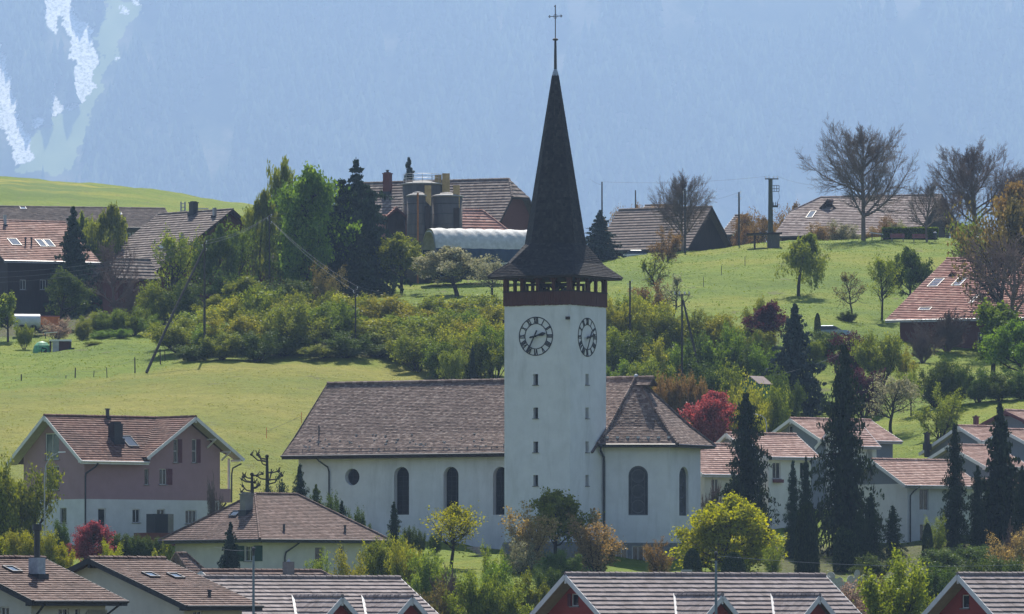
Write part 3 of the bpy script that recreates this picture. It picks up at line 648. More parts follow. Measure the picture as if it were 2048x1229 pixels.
def grass_tufts():
    rs = np.random.RandomState(3); N = 130000
    y = np.concatenate([rs.uniform(575, 735, N//2), rs.uniform(735, 890, N//2)])
    px = rs.uniform(-60, 2110, N); x = (px-1024)/F*y
    keep = ~((y > 722) & (y < 760) & (px > 350) & (px < 1560)) & ~((y < 612) & (px < 1420) & (px > 560) & (y > 578))
    x, y = x[keep], y[keep]; z = gz_arr(x, y)-.02; n = len(x)
    h = rs.uniform(.03, .10, n)*(1-.35*(y < 730)); w_ = rs.uniform(.07, .18, n); a = rs.uniform(0, math.pi, n); l = rs.uniform(-.1, .1, (2, n))
    dx, dy = np.cos(a)*w_/2, np.sin(a)*w_/2
    V = np.stack([np.stack([x-dx, y-dy, z], 1), np.stack([x+dx, y+dy, z], 1), np.stack([x+dx*.8+l[0], y+dy*.8+l[1], z+h], 1), np.stack([x-dx*.8+l[0], y-dy*.8+l[1], z+h*.8], 1)], 1).reshape(-1, 3)
    Fc = np.arange(4*n).reshape(-1, 4)
    mead = (y < 728) & ((x/y*F+1024) < 1060)
    me = npmesh('grass', V, Fc, rs.uniform(0, 1, n), [M['l_grass'], M['l_dry']], mead.astype(int))
    o = bpy.data.objects.new('grass', me); COL.objects.link(o); tag(o, 'short spring grass covering the meadows and slopes', 'grass', kind='stuff')
M['l_grass'] = leafmat('grass_blades', (0.082, 0.135, 0.005), (0.125, 0.180, 0.007), (0.170, 0.205, 0.012), .45)
M['l_dry'] = leafmat('meadow_blades', (0.125, 0.145, 0.013), (0.175, 0.182, 0.020), (0.240, 0.220, 0.035), .45)
grass_tufts()
# ---------------------------------------------------------------- mountain
def val_noise(x, y, seed):
    rs = np.random.RandomState(seed); T = rs.rand(64, 64)
    xi, yi = np.floor(x).astype(int), np.floor(y).astype(int); fx, fy = x-xi, y-yi; fx, fy = fx*fx*(3-2*fx), fy*fy*(3-2*fy)
    g = lambda a, b: T[a % 64, b % 64]
    return (g(xi, yi)*(1-fx)+g(xi+1, yi)*fx)*(1-fy)+(g(xi, yi+1)*(1-fx)+g(xi+1, yi+1)*fx)*fy
MK = 1.75
def mz(x, y):      # height of the slope, in units of MK metres
    t = y-7500; base = np.where(t < 0, 90, 90+t*.62+np.clip(t-1500, 0, None)*-.75)
    r = 120*(val_noise(x/420+9, y/900, 1)-.5)+60*(val_noise(x/150, y/420+3, 2)-.5)+24*(val_noise(x/60, y/160, 3)-.5)+9*(val_noise(x/22, y/45, 4)-.5)
    r = r*(.35+.65*np.clip((x/np.maximum(y, 1)*F+1024-220)/300, 0, 1))
    return base+r*np.clip(t/200, 0, 1)
GLADES = [   # outlines of the pale open strips on the slope, in photo pixels
 [(82, -8), (132, -8), (146, 28), (182, 58), (194, 120), (190, 170), (162, 208), (138, 224), (150, 175), (147, 120), (132, 62), (121, 28), (113, 66), (99, 48)],
 [(-15, 55), (2, 80), (17, 130), (32, 190), (50, 258), (74, 318), (30, 330), (14, 262), (0, 260), (-15, 262)],
 [(112, 165), (118, 200), (133, 222), (95, 240), (88, 232), (105, 205)],
 [(238, 8), (250, 14), (252, 30), (240, 28)], [(272, -5), (282, -5), (279, 12), (270, 14)], [(60, 235), (82, 238), (80, 250), (60, 256)],
 [(225, 116), (231, 117), (231, 123), (225, 123)]]
PASTURE = [[(140, 220), (190, 165), (205, 60), (225, 0), (280, 0), (270, 30), (250, 60), (235, 100), (215, 140), (190, 200), (165, 250), (150, 330), (110, 360), (40, 345), (50, 270), (90, 245)]]
def inside(px, py, poly):
    c = np.zeros(px.shape, bool)
    for k in range(len(poly)):
        (x0, y0), (x1, y1) = poly[k], poly[(k+1) % len(poly)]
        if y0 == y1: continue
        c ^= ((y0 > py) != (y1 > py)) & (px < (x1-x0)*(py-y0)/(y1-y0)+x0)
    return c
def cover(x, y, z):
    px = x/y*F+1024; py = HZ-z/y*F
    jx = 16*(val_noise(x/22, z/22, 11)-.5)+9*(val_noise(x/7, z/9, 12)-.5)+8*(val_noise(x/2.5, z/3, 14)-.5); jy = 14*(val_noise(x/20+5, z/24, 13)-.5)
    g = np.zeros(px.shape, bool); p = g.copy()
    for q in GLADES: g |= inside(px+jx, py+jy, q)
    for q in PASTURE: p |= inside(px+jx*1.6, py+jy*1.6, q)
    return g, p & ~g
def build_mountain():
    xs = np.concatenate([np.linspace(-3000, -660, 40, endpoint=False), np.arange(-660, -380, 1.5), np.arange(-380, 760, 5), np.linspace(765, 3000, 40)])
    ys = np.concatenate([[7300, 7400], np.arange(7450, 7900, 15.0), np.arange(7900, 8750, 3.0), np.arange(8755, 9500, 60.0)])
    X, Y = np.meshgrid(xs, ys); x, y = X.ravel(), Y.ravel(); z = mz(x, y)
    ii = np.arange(x.size).reshape(len(ys), len(xs))
    Fc = np.stack([ii[:-1, :-1], ii[:-1, 1:], ii[1:, 1:], ii[1:, :-1]], -1).reshape(-1, 4)
    m, n, out = newmat('mountain_slope')
    at = n.nodes.new('ShaderNodeAttribute'); at.attribute_name = 'use'; sp = n.nodes.new('ShaderNodeSeparateColor'); n.links.new(at.outputs['Color'], sp.inputs[0])
    tc = n.nodes.new('ShaderNodeTexCoord'); a = noise(n, .009, 5, .6, tc.outputs['Object'], (1, .5, .6)); b = noise(n, .13, 6, .8, tc.outputs['Object'], (1, .5, 1))
    col = ramp(n, [(.38, (.012, .020, .012)), (.52, (.045, .055, .028)), (.62, (.13, .12, .08))], a.outputs[0]).outputs[0]
    col = mixc(n, col, ramp(n, [(.3, (.15, .20, .06)), (.7, (.24, .28, .10))], a.outputs[0]).outputs[0], sp.outputs[1])
    gl = ramp(n, [(.36, (.22, .26, .20)), (.54, (.80, .79, .76)), (.7, (.95, .94, .92))], b.outputs[0]).outputs[0]
    col = mixc(n, col, gl, sp.outputs[0])
    d = n.nodes.new('ShaderNodeBsdfDiffuse'); n.links.new(col, d.inputs[0]); n.links.new(d.outputs[0], out.inputs[0])
    me = npmesh('mountain', np.stack([x, y, z], 1)*MK, Fc, None, [m], smooth=True)
    g, p = cover(x, y, z)
    c = np.stack([g*1.0, p*1.0, g*0.0, np.ones(x.size)], 1).astype(np.float32)
    at2 = me.color_attributes.new('use', 'FLOAT_COLOR', 'POINT'); at2.data.foreach_set('color', c.ravel())
    o = bpy.data.objects.new('mountain', me); COL.objects.link(o); o['kind'] = 'structure'
    # the forest on it
    rs = np.random.RandomState(5); N = 9000
    x = rs.uniform(-690, 690, N); y = rs.uniform(7900, 8560, N); z = mz(x, y); g, p = cover(x, y, z+12)
    dens = val_noise(x/50, y/120, 21); keep = (~g) & ~(p & (rs.rand(N) < .93)) & (dens > .22)
    for zz in (0, 26, 40, 54):
        g2, p2 = cover(x, y, z+zz); keep &= ~(g2 & (rs.rand(N) < .96)) & ~(p2 & (rs.rand(N) < .75))
    x, y, z = x[keep], y[keep], z[keep]; n_ = len(x); h = rs.uniform(20, 48, n_)*(.6+.7*val_noise(x/70, y/90, 22)); r = h*rs.uniform(.17, .25, n_)
    Vs, Fs, Rn = [], [], []; k = 6; base = 0
    tone = np.clip(rs.normal(.22, .08, n_)+.9*np.clip(val_noise(x/45, y/100, 23)*.6+val_noise(x/17, y/40, 24)*.4-.5, 0, 1), 0, 1)
    for (z0, z1, rr) in ((.08, .55, 1.0), (.35, .8, .68), (.6, 1.0, .42)):
        ang = np.arange(k)*2*math.pi/k
        rad = r[:, None]*rr*rs.uniform(.75, 1.25, (n_, k))
        ring = np.stack([x[:, None]+np.cos(ang)*rad, y[:, None]+np.sin(ang)*rad, (z+h*z0)[:, None]+rs.uniform(-1, 1, (n_, k))], -1)
        ap = np.stack([x, y, z+h*z1], -1)[:, None, :]
        V = np.concatenate([ring, ap], 1).reshape(-1, 3); b0 = base+np.arange(n_)[:, None]*(k+1)
        f = np.stack([b0+np.arange(k), b0+(np.arange(k)+1) % k, np.broadcast_to(b0+k, (n_, k))], -1).reshape(-1, 3)
        Vs.append(V); Fs.append(f); Rn.append(np.repeat(tone, k)); base += len(V)
    fm = leafmat('forest_conifers', (.020, .034, .020), (.045, .062, .030), (.13, .115, .07), 0)
    me = npmesh('forest', np.concatenate(Vs)*MK, np.concatenate(Fs), np.concatenate(Rn), [fm])
    o = bpy.data.objects.new('forest', me); COL.objects.link(o); tag(o, 'far conifer forest covering the hazy blue mountain slope', 'forest', kind='stuff')
build_mountain()
# ---------------------------------------------------------------- the air
def build_haze():
    mb = MB(); mb.box(-6500, -300, -60, 6500, 18500, 2400)
    m, n, out = newmat('haze_air'); v = n.nodes.new('ShaderNodeVolumePrincipled')
    v.inputs['Color'].default_value = (.40, .592, .92, 1); v.inputs['Density'].default_value = .000066; v.inputs['Anisotropy'].default_value = 0.45
    n.links.new(v.outputs[0], out.inputs['Volume'])
    o = mb.build('haze', m); tag(o, 'blue spring haze filling the valley in front of the mountain', 'haze', kind='stuff')
build_haze()
# ================================================================ CHURCH
def build_church():
    NB = R(-29.5); f = Vector((math.sin(NB), -math.cos(NB)))   # front normal
    # O = centre of the polygonal choir; local x runs along the ridge to the right, front is -y
    k0 = 600/F; Ox = (1272-1024)*k0
    zb = gz(Ox-8, 592)-.8
    b = Bld('church', 'white church with brown tiled nave, polygonal choir and tall clock tower with dark spire', 'church', (Ox, 600, zb), -29.5)
    zw = lambda py, d=600: (HZ-py)/F*d-zb
    # ---------------- nave
    HW, EO = 6.75, 1.05                                     # half width, eave overhang
    xl = b.along(655, (0, 0, 0), (1, 0, 0)); xr = 1.75
    zr = zw(757); ze = zw(905, 594)
    y1 = -(HW+EO); ym = -HW+1.2
    zm = ze+(zr-ze)*.27                                     # the eave flares out
    mb = MB()
    for sgn in (1, -1):
        a0, a1 = (xl, -.02) if sgn > 0 else (-.02, xl)
        ys, ymd = y1*sgn, ym*sgn*.985
        tiles(mb, [(a0, ys, ze), (a1, ys, ze), (a1, ymd, zm), (a0, ymd, zm)], .21 if sgn > 0 else .5, .26 if sgn > 0 else 1, .030, jit=.28)
        tiles(mb, [(a0, ymd, zm), (a1, ymd, zm), (a1, 0, zr), (a0, 0, zr)], .21 if sgn > 0 else .5, .26 if sgn > 0 else 1, .030, jit=.28)
    sl0 = (zr-zm)/(-ym)
    tiles(mb, [(-.02, -.7, zr-.7*sl0), (xr, -.7, zr-.7*sl0), (xr, 0, zr), (-.02, 0, zr)], .21, .26, .03); tiles(mb, [(xr, .7, zr-.7*sl0), (-.02, .7, zr-.7*sl0), (-.02, 0, zr), (xr, 0, zr)], .21, .26, .03)
    caps(mb, (xl, 0, zr+.05), (xr, 0, zr+.05), .17, .38)
    nave_roof = mb.build('nave_roof', M['t_church'], b.root)
    vb = MB(); vb.box(xl, y1-.06, ze-.30, -1, y1+.02, ze-.02)
    for k in range(60):
        xx = xl+.4+k*.5
        if xx > -4: break
        vb.box(xx, y1+.02, ze-.24, xx+.1, -HW+.02, ze-.1)
    vb.build('rafters', M['wood_dark'], b.root)
    for e in (xl-.03,):
        q = MB()
        for s in (1, -1):
            q.beam((e, y1*s, ze-.1), (e, ym*s, zm-.1), .06, .26); q.beam((e, ym*s, zm-.1), (e, 0, zr-.1), .06, .26)
        q.build('bargeboard', M['wood_dark'], b.root)
    gt = MB(); gt.tube([(xl-.05, y1-.12, ze-.02), (-6.2, y1-.12, ze-.02)], .09, 6); gt.build('gutter', M['metal_dark'], b.root)
    x0, x1 = b.along(597, (0, -HW, 0), (1, 0, 0)), -.4
    ht = ze-.05
    fr = Face(b, (x0, -HW, 0), (1, 0, 0), [(0, 0), (x1-x0, 0), (x1-x0, ht+.55), (0, ht+.55)])
    lk = dict(frame=.10, fmat=M['metal_dark'], mull=2, tran=9, bar=.03, depth=.6, glass=M['glass_church'], name='arched_window')
    fr.win(690, 935, 719, 974, 'round', **dict(lk, name='round_window', tran=4))
    for (a, c) in ((788, 818), (887, 917), (986, 1016)): fr.win(a, 934, c, 1030, 'arch', **lk)
    gab = [(0, 0), (2*HW, 0), (2*HW, ht+.55), (HW+1.2*0+5.5, zm-.2), (HW, zr-.2), (HW-5.5, zm-.2), (0, ht+.55)]
    le = Face(b, (x0, HW, 0), (0, -1, 0), [(0, 0), (2*HW, 0), (2*HW, ht+.5), (HW, zr-.3), (0, ht+.5)])
    ri = Face(b, (x1, -HW, 0), (0, 1, 0), [(0, 0), (2*HW, 0), (2*HW, ht+.5), (HW, zr-.3), (0, ht+.5)])
    bk = Face(b, (x1, HW, 0), (-1, 0, 0), [(0, 0), (x1-x0, 0), (x1-x0, ht+.5), (0, ht+.5)])
    mb = MB()
    for fc in (fr, le, ri, bk): fc.build(mb)
    mb.build('nave_wall', M['plaster'], b.root); fr.windows(b.root)
    # snow guard rail near the eave and pale stones on the roof, roof cross, drainpipe
    sg = MB(); n_ = Vector((0, ymd*0-(zm-ze), 0))
    pitch = (zm-ze)/(abs(y1)-abs(ym)); yy = y1+.55; z_ = ze+.55*pitch+.16
    sg.tube([(xl+.4, yy, z_), (-6.3, yy, z_)], .025, 4)
    for k in range(24): sg.beam((xl+.6+k*1.2, yy, z_-.16), (xl+.6+k*1.2, yy, z_+.03), .04, .04)
    sg.build('snow_guard', M['metal_dark'], nave_roof)
    st = MB(); rr = random.Random(5)
    for k in range(60):
        xx = rr.uniform(xl+1.5, -7); t = abs(rr.gauss(.32, .22)); 
        if t > .9: continue
        yv = y1+.4+t*3.0; zt = ze+(yv-y1)*pitch if yv < ym else zm+(yv-ym)*(zr-zm)/abs(ym)
        s_ = rr.uniform(.06, .15); st.box(xx, yv-.02, zt, xx+s_*1.4, yv+.10, zt+.075)
    st.build('lifted_tiles', M['plaster_cream'], nave_roof)
    p = b.hit(638, 868, (0, y1, ze), Vector((0, -(zr-ze), abs(y1))).normalized())
    rc = MB(); rc.beam(p-Vector((0, 0, .2)), p+Vector((0, 0, .75)), .09, .09); rc.beam(p+Vector((-.2, 0, .42)), p+Vector((.2, 0, .42)), .08, .08); rc.build('roof_vent', M['metal_dark'], nave_roof)
    xp = b.along(658, (0, -HW-.1, 0), (1, 0, 0))
    pipe(b, b.root, [(xp-.75, y1-.12, ze-.1), (xp-.6, y1+.2, ze-.45), (xp-.1, -HW-.15, ze-1.0), (xp, -HW-.1, ze-1.4), (xp, -HW-.1, .3)], .075)
    # ---------------- tower
    S = 6.45; tx1 = -.2; tx0 = tx1-S; ty1 = -5.05; ty0 = ty1-S; tcx, tcy = (tx0+tx1)/2, (ty0+ty1)/2
    zt = zw(610, 591)
    F1 = Face(b, (tx0, ty0, 0), (1, 0, 0), [(0, 0), (S, 0), (S, zt), (0, zt)])
    F2 = Face(b, (tx1, ty0, 0), (0, 1, 0), [(0, 0), (S, 0), (S, zt), (0, zt)])
    F3 = Face(b, (tx1, ty1, 0), (-1, 0, 0), [(0, 0), (S, 0), (S, zt), (0, zt)])
    F4 = Face(b, (tx0, ty1, 0), (0, -1, 0), [(0, 0), (S, 0), (S, zt), (0, zt)])
    sl_ = dict(frame=.07, fmat=M['wood_dark'], mull=0, depth=.5, name='window', smat=M['stone'])
    for yy in (760, 827, 895, 962):
        F1.win(1066.5, yy-11.5, 1076, yy+10.5, **sl_); F2.win(1171, yy-11.5, 1177.5, yy+10.5, **sl_)
    for xx in (1163, 1183): F2.win(xx-2.5, 1022, xx+2.5, 1038, **sl_)
    mb = MB()
    for fc in (F1, F2, F3, F4): fc.build(mb)
    tw_ = mb.build('tower_wall', M['plaster'], b.root); F1.windows(b.root); F2.windows(b.root)
    # clocks
    def clock(fc, px, py):
        cu, cv = fc.uv(px, py); Rr = 1.68; mb = MB()
        def q(r, a, k=.03): return fc.pt(cu+r*math.sin(R(a)), cv+r*math.cos(R(a)), k)
        for r_, wd in ((Rr, .075), (Rr*.665, .065)):
            for a in range(0, 360, 6):
                a2 = a+6; mb.hexa([q(r_-wd, a, .0), q(r_, a, .0), q(r_, a2, .0), q(r_-wd, a2, .0), q(r_-wd, a, .035), q(r_, a, .035), q(r_, a2, .035), q(r_-wd, a2, .035)])
        wdt = {'I': .105, 'V': .26, 'X': .24}
        for hr, s_ in enumerate(['XII', 'I', 'II', 'III', 'IIII', 'V', 'VI', 'VII', 'VIII', 'IX', 'X', 'XI']):
            A = R(hr*30); ru = Vector((math.sin(A), math.cos(A))); tu = Vector((math.cos(A), -math.sin(A)))
            tot = sum(wdt[c] for c in s_); x = -tot/2; lo, hi = Rr*.665-.02, Rr-.05
            def bar(xa, ra, xb, rb, wd):
                pa, pb = ru*ra+tu*xa, ru*rb+tu*xb
                mb.beam(fc.pt(cu+pa.x, cv+pa.y, .018), fc.pt(cu+pb.x, cv+pb.y, .018), wd, .036, up=tuple(fc.N))
            for c in s_:
                w_ = wdt[c]; m_ = x+w_/2
                if c == 'I': bar(m_, lo, m_, hi, .08)
                elif c == 'V': bar(m_, lo, x+.035, hi, .085); bar(m_, lo, x+w_-.035, hi, .05)
                else: bar(x+w_-.03, lo, x+.03, hi, .09); bar(x+.03, lo, x+w_-.03, hi, .05)
                x += w_
        o = mb.build('clock_face', M['black'], b.root)
        def hand(name, a, ln, tail, wm, k):
            A = R(a); ru = Vector((math.sin(A), math.cos(A))); tu = Vector((math.cos(A), -math.sin(A))); g = MB()
            pts = [(-tail, .05), (-tail*.75, .09), (0, .05), (ln*.18, .06), (ln*.55, wm*.75), (ln*.72, wm), (ln*.82, wm*.6), (ln, .02)]
            if wm < .09: pts = [(-tail, .08), (-tail*.6, .06), (0, .06), (ln*.55, .06), (ln*.78, .10), (ln*.9, .15), (ln, .03)]
            for (r0, w0), (r1, w1) in zip(pts, pts[1:]):
                c = []
                for kk in (k, k+.04):
                    for (r_, w_) in ((r0, -w0), (r0, w0), (r1, w1), (r1, -w1)):
                        v = ru*r_+tu*w_; c.append(fc.pt(cu+v.x, cv+v.y, kk))
                g.hexa(c)
            g.tube([fc.pt(cu, cv, 0), fc.pt(cu, cv, k+.05)], .07, 8); g.build(name, M['black'], o)
        hand('hour_hand', 77, 1.12, .52, .16, .22); hand('minute_hand', 207, 1.55, .55, .05, .30)
    clock(F1, 1072, 673); clock(F2, 1174.5, 675)
    lb = MB(); lb.box(tx1-.28, ty0-.3, zt-1.30, tx1+.02, ty0-.002, zt-1.05); lb.build('floodlight', M['wood_dark'], b.root)
    lb = MB(); lb.box(tx0-.26, ty0+.1, zt-1.45, tx0-.002, ty0+.4, zt-1.2); lb.build('floodlight', M['wood_dark'], b.root)
    # belfry
    zp = zw(583.5, 591); zs = zw(552, 591)
    par = MB(); e = .07; n_b = 34
    for (O, U) in (((tx0-e, ty0-e), (1, 0)), ((tx1+e, ty0-e), (0, 1)), ((tx1+e, ty1+e), (-1, 0)), ((tx0-e, ty1+e), (0, -1))):
        W_ = S+2*e; bw = W_/n_b; Nn = (U[1], -U[0])
        for k in range(n_b):
            j = RS.uniform(0, .025); a = k*bw+.006; c = (k+1)*bw-.006
            pa = (O[0]+U[0]*a-Nn[0]*.06, O[1]+U[1]*a-Nn[1]*.06); pb = (O[0]+U[0]*c+Nn[0]*j, O[1]+U[1]*c+Nn[1]*j)
            par.box(min(pa[0], pb[0]), min(pa[1], pb[1]), zt-.03+RS.uniform(-.02, .02), max(pa[0], pb[0]), max(pa[1], pb[1]), zp)
    par.build('parapet', M['wood_red'], b.root)
    rl = MB(); g2 = .12
    rl.box(tx0-g2, ty0-g2, zp, tx1+g2, ty0+.08, zp+.1); rl.box(tx0-g2, ty1-.08, zp, tx1+g2, ty1+g2, zp+.1)
    rl.box(tx0-g2, ty0+.08, zp, tx0+.08, ty1-.08, zp+.1); rl.box(tx1-.08, ty0+.08, zp, tx1+g2, ty1-.08, zp+.1)
    rl.build('handrail', M['wood_dark'], b.root)
    fl = MB(); fl.box(tx0+.02, ty0+.02, zt-.25, tx1-.02, ty1-.02, zt-.05); fl.build('belfry_floor', M['wood_dark'], b.root)
    zc = zs-.02
    for s_ in range(4):
        for k in range(4):
            t = k/4
            x_, y_ = [(tx0+S*t, ty0), (tx1, ty0+S*t), (tx1-S*t, ty1), (tx0, ty1-S*t)][s_]
            x_ += (tcx-x_)*.035; y_ += (tcy-y_)*.035; q = MB(); hw = .19 if k == 0 else .12
            q.box(x_-hw, y_-hw, zt, x_+hw, y_+hw, zc)
            ux, uy = [(1, 0), (0, 1), (-1, 0), (0, -1)][s_]
            for sg_ in ((1,) if k == 0 else (1, -1)):
                q.beam((x_, y_, zc-.5), (x_+ux*sg_*.42, y_+uy*sg_*.42, zc-.05), .13, .13)
            if k == 0:
                vx, vy = [(0, 1), (-1, 0), (0, -1), (1, 0)][s_]
                q.beam((x_, y_, zc-.5), (x_+vx*.42, y_+vy*.42, zc-.05), .13, .13)
            q.build('post', M['wood_red'], b.root)
    pl = MB()
    for (a_, c_) in (((tx0, ty0), (tx1, ty0)), ((tx1, ty0), (tx1, ty1)), ((tx1, ty1), (tx0, ty1)), ((tx0, ty1), (tx0, ty0))):
        pl.beam((a_[0], a_[1], zc+.12), (c_[0], c_[1], zc+.12), .3, .28)
    pl.box(tx0, ty0, zc+.27, tx1, ty1, zc+.35)
    pl.build('wall_plate', M['wood_dark'], b.root)
    bf = MB()
    for yy in (tcy-1.2, tcy+1.2):
        for xx in (tcx-2.1, tcx, tcx+2.1): bf.beam((xx, yy, zt), (xx, yy, zc-.55), .18, .18)
        bf.beam((tcx-2.2, yy, zc-.6), (tcx+2.2, yy, zc-.6), .18, .2)
        bf.beam((tcx-2.1, yy, zt+.1), (tcx-.1, yy, zc-.7), .14, .14); bf.beam((tcx+2.1, yy, zt+.1), (tcx+.1, yy, zc-.7), .14, .14)
    bf.build('bell_frame', M['wood_dark'], b.root)
    for xx, rr_ in ((tcx-1.05, .62), (tcx+1.05, .52)):
        q = MB(); q.lathe((xx, tcy, zc-.7-rr_*1.9), [(rr_*1.02, 0), (rr_*.82, rr_*.25), (rr_*.62, rr_*.8), (rr_*.52, rr_*1.3), (rr_*.3, rr_*1.6), (.05, rr_*1.7)], 14); q.build('bell', M['metal_dark'], b.root, True)
    # spire
    E = 4.28; z0 = zs; oc = []; z2 = zw(488, 594); r2 = 2.62
    def octv(r, z): return [Vector((tcx+r*math.cos(R(22.5+45*k)), tcy+r*math.sin(R(22.5+45*k)), z)) for k in range(8)]
    def sqv(h, z):    # eight points on the square, corner points doubled, matching octagon vertices
        c = [(h, h), (-h, h), (-h, -h), (h, -h)]
        return [Vector((tcx+x_, tcy+y_, z)) for x_, y_ in (c[0], c[0], c[1], c[1], c[2], c[2], c[3], c[3])]
    lo_, hi_ = sqv(E, z0), octv(r2, z2)
    mid = []
    for a_, c_ in zip(lo_, hi_):
        p_ = a_.lerp(c_, .52); p_.z = z0+(z2-z0)*.40; mid.append(p_)
    mb = MB()
    for k in range(8):
        k2 = (k+1) % 8
        if (lo_[k]-lo_[k2]).length > .1:
            tiles(mb, [lo_[k], lo_[k2], mid[k2], mid[k]], .2, .22, .035, jit=.28)
        if (mid[k]-mid[k2]).length > .1: tiles(mb, [mid[k], mid[k2], hi_[k2], hi_[k]], .2, .22, .03, jit=.28)
        if (lo_[k]-lo_[k2]).length <= .1:
            mb.face([lo_[k], mid[k2], mid[k]], .4)
    zt1 = zw(150, 594)
    top_ = octv(.26, zt1)
    for k in range(8):
        k2 = (k+1) % 8; tiles(mb, [hi_[k], hi_[k2], top_[k2], top_[k]], .27, .22, .035, jit=.4)
        caps(mb, hi_[k], top_[k], .055, .27, 4)
    for k in range(0, 8, 2): caps(mb, lo_[k]+Vector((0, 0, .03)), mid[k].lerp(mid[k+1], .5)+Vector((0, 0, .03)), .09, .25, 5)
    mb.build('spire_roof', M['t_spire'], b.root)
    sf_ = MB(); sf_.box(tcx-E+.12, tcy-E+.12, z0-.16, tcx+E-.12, tcy+E-.12, z0-.02); 
    for s_ in (-1, 1): sf_.box(tcx-E+.05, tcy+s_*(E-.08)-.04, z0-.18, tcx+E-.05, tcy+s_*(E-.08)+.04, z0-.01); sf_.box(tcx+s_*(E-.08)-.04, tcy-E+.13, z0-.18, tcx+s_*(E-.08)+.04, tcy+E-.13, z0-.01)
    sf_.build('soffit', M['wood_dark'], b.root)
    z = lambda py: zw(py, 594)
    fn = MB(); fn.lathe((tcx, tcy, 0), [(.30, zt1-.05), (.24, zt1+.25), (.13, z(138))], 10); fo = fn.build('spire_cap', M['lead'], b.root)
    fn = MB(); fn.lathe((tcx, tcy, 0), [(.13, z(139)), (.12, z(110)), (.10, z(85)), (.09, z(80))], 10); fn.build('finial_pole', M['metal_dark'], b.root)
    fn = MB(); fn.lathe((tcx, tcy, z(78.5)), [(.02, -.13), (.2, -.08), (.27, 0), (.2, .08), (.02, .13)], 12); fn.build('finial_knob', M['metal_dark'], b.root)
    fn = MB(); fn.tube([(tcx, tcy, z(78)), (tcx, tcy, z(10))], .045, 6)
    zc_ = z(32); fn.beam((tcx-.52, tcy, zc_), (tcx+.52, tcy, zc_), .06, .055); fn.beam((tcx-.12, tcy, z(36)), (tcx+.12, tcy, z(36)), .06, .03)
    for q in ((tcx-.56, zc_), (tcx+.56, zc_), (tcx, z(12))):
        for dx, dz in ((0, .07), (0, -.07), (.07 if q[0] > tcx else -.07, 0)): fn.sphere((q[0]+dx, tcy, q[1]+dz), .055, 6)
    fn.tube([(tcx+.17*math.cos(R(a)), tcy, zc_+.17*math.sin(R(a))) for a in range(0, 361, 30)], .022, 4, cap=False)
    fn.build('cross', M['metal_dark'], b.root)
    # ---------------- choir (half hexagon)
    Rw, Re = 5.62, 6.88
    v = lambda r, a, z_: Vector((r*math.sin(R(a)), -r*math.cos(R(a)), z_))
    angs = [0, 60, 120, 180]; zce = zw(889, 594); zap = zr+.05; zcm = zce+(zap-zce)*.17; rm = Re*.70
    mb = MB(); ap = Vector((0, 0, zap))
    for k in range(3):
        a_, c_ = angs[k], angs[k+1]
        tiles(mb, [v(Re, a_, zce), v(Re, c_, zce), v(rm, c_, zcm+.55), v(rm, a_, zcm+.55)], .21, .26, .03, jit=.28)
        tiles(mb, [v(rm, a_, zcm+.55), v(rm, c_, zcm+.55), ap], .21, .26, .03, jit=.28)
    for a_ in angs:
        caps(mb, v(Re, a_, zce+.05), v(rm, a_, zcm+.60), .15, .3); caps(mb, v(rm, a_, zcm+.6), ap+Vector((0, 0, .05)), .15, .3)
    cr = mb.build('choir_roof', M['t_church'], b.root)
    kn = MB(); kn.sphere(ap+Vector((0, 0, .12)), .2, 8); kn.build('roof_knob', M['lead'], cr)
    for k in range(3):
        g = MB(); A_, C_ = v(Re+.08, angs[k], zce-.04), v(Re+.08, angs[k+1], zce-.04); g.tube([A_, C_], .085, 6); g.beam(v(Re-.03, angs[k], zce-.16), v(Re-.03, angs[k+1], zce-.16), .06, .22); g.build('gutter', M['metal_dark'], b.root)
        s_ = MB(); s_.face([v(Re-.06, angs[k], zce-.24), v(Rw-.1, angs[k], zce-.2), v(Rw-.1, angs[k+1], zce-.2), v(Re-.06, angs[k+1], zce-.24)]); s_.build('soffit', M['wood_dark'], b.root)
    sn = MB(); rr = random.Random(2)
    A_, C_ = v(Re*.90, 0, zce+.55), v(Re*.90, 60, zce+.55)
    for k in range(7): p = A_.lerp(C_, (k+.5)/7); sn.box(p.x-.11, p.y-.02, p.z-.02, p.x+.11, p.y+.16, p.z+.13)
    sn.build('snow_stop', M['trim_white'], cr)
    st_ = zw(1086, 595); lo2 = 0
    wm_, bm_ = MB(), MB(); cw = []
    for k in range(3):
        A_, C_ = v(Rw, angs[k], 0), v(Rw, angs[k+1], 0); L_ = (C_-A_).length
        fc = Face(b, A_, C_-A_, [(0, st_), (L_, st_), (L_, zce-.15), (0, zce-.15)])
        kk = dict(frame=.12, fmat=M['lead_dark'], mull=0, bar=.07, depth=.30, glass=M['glass_lead'], name='arched_window', lattice=True)
        if k == 0: fc.win(1257, 932, 1296, 1031, 'arch', **kk)
        if k == 1: fc.win(1358.5, 934, 1377, 1032, 'arch', **kk)
        fc.build(wm_); cw.append(fc)
        A2, C2 = v(Rw+.06, angs[k], 0), v(Rw+.06, angs[k+1], 0); L2 = (C2-A2).length
        fb = Face(b, A2, C2-A2, [(0, 0), (L2, 0), (L2, st_), (0, st_)])
        if k == 0:
            for xx in (1243, 1276): fb.win(xx-12, 1092, xx+12, 1131, frame=.09, mull=1, depth=.2, glass=M['glass'], fmat=M['trim_white'])
        fb.build(bm_); bm_.face([fb.pt(0, st_), fb.pt(L2, st_), fb.pt(L2, st_, -.1), fb.pt(0, st_, -.1)]); fb.windows(b.root)
    wm_.box(-.7, -Rw+.003, 0, -.004, -4.9, zce-.2)
    wm_.build('choir_wall', M['plaster'], b.root)
    for fc in cw: fc.windows(b.root)
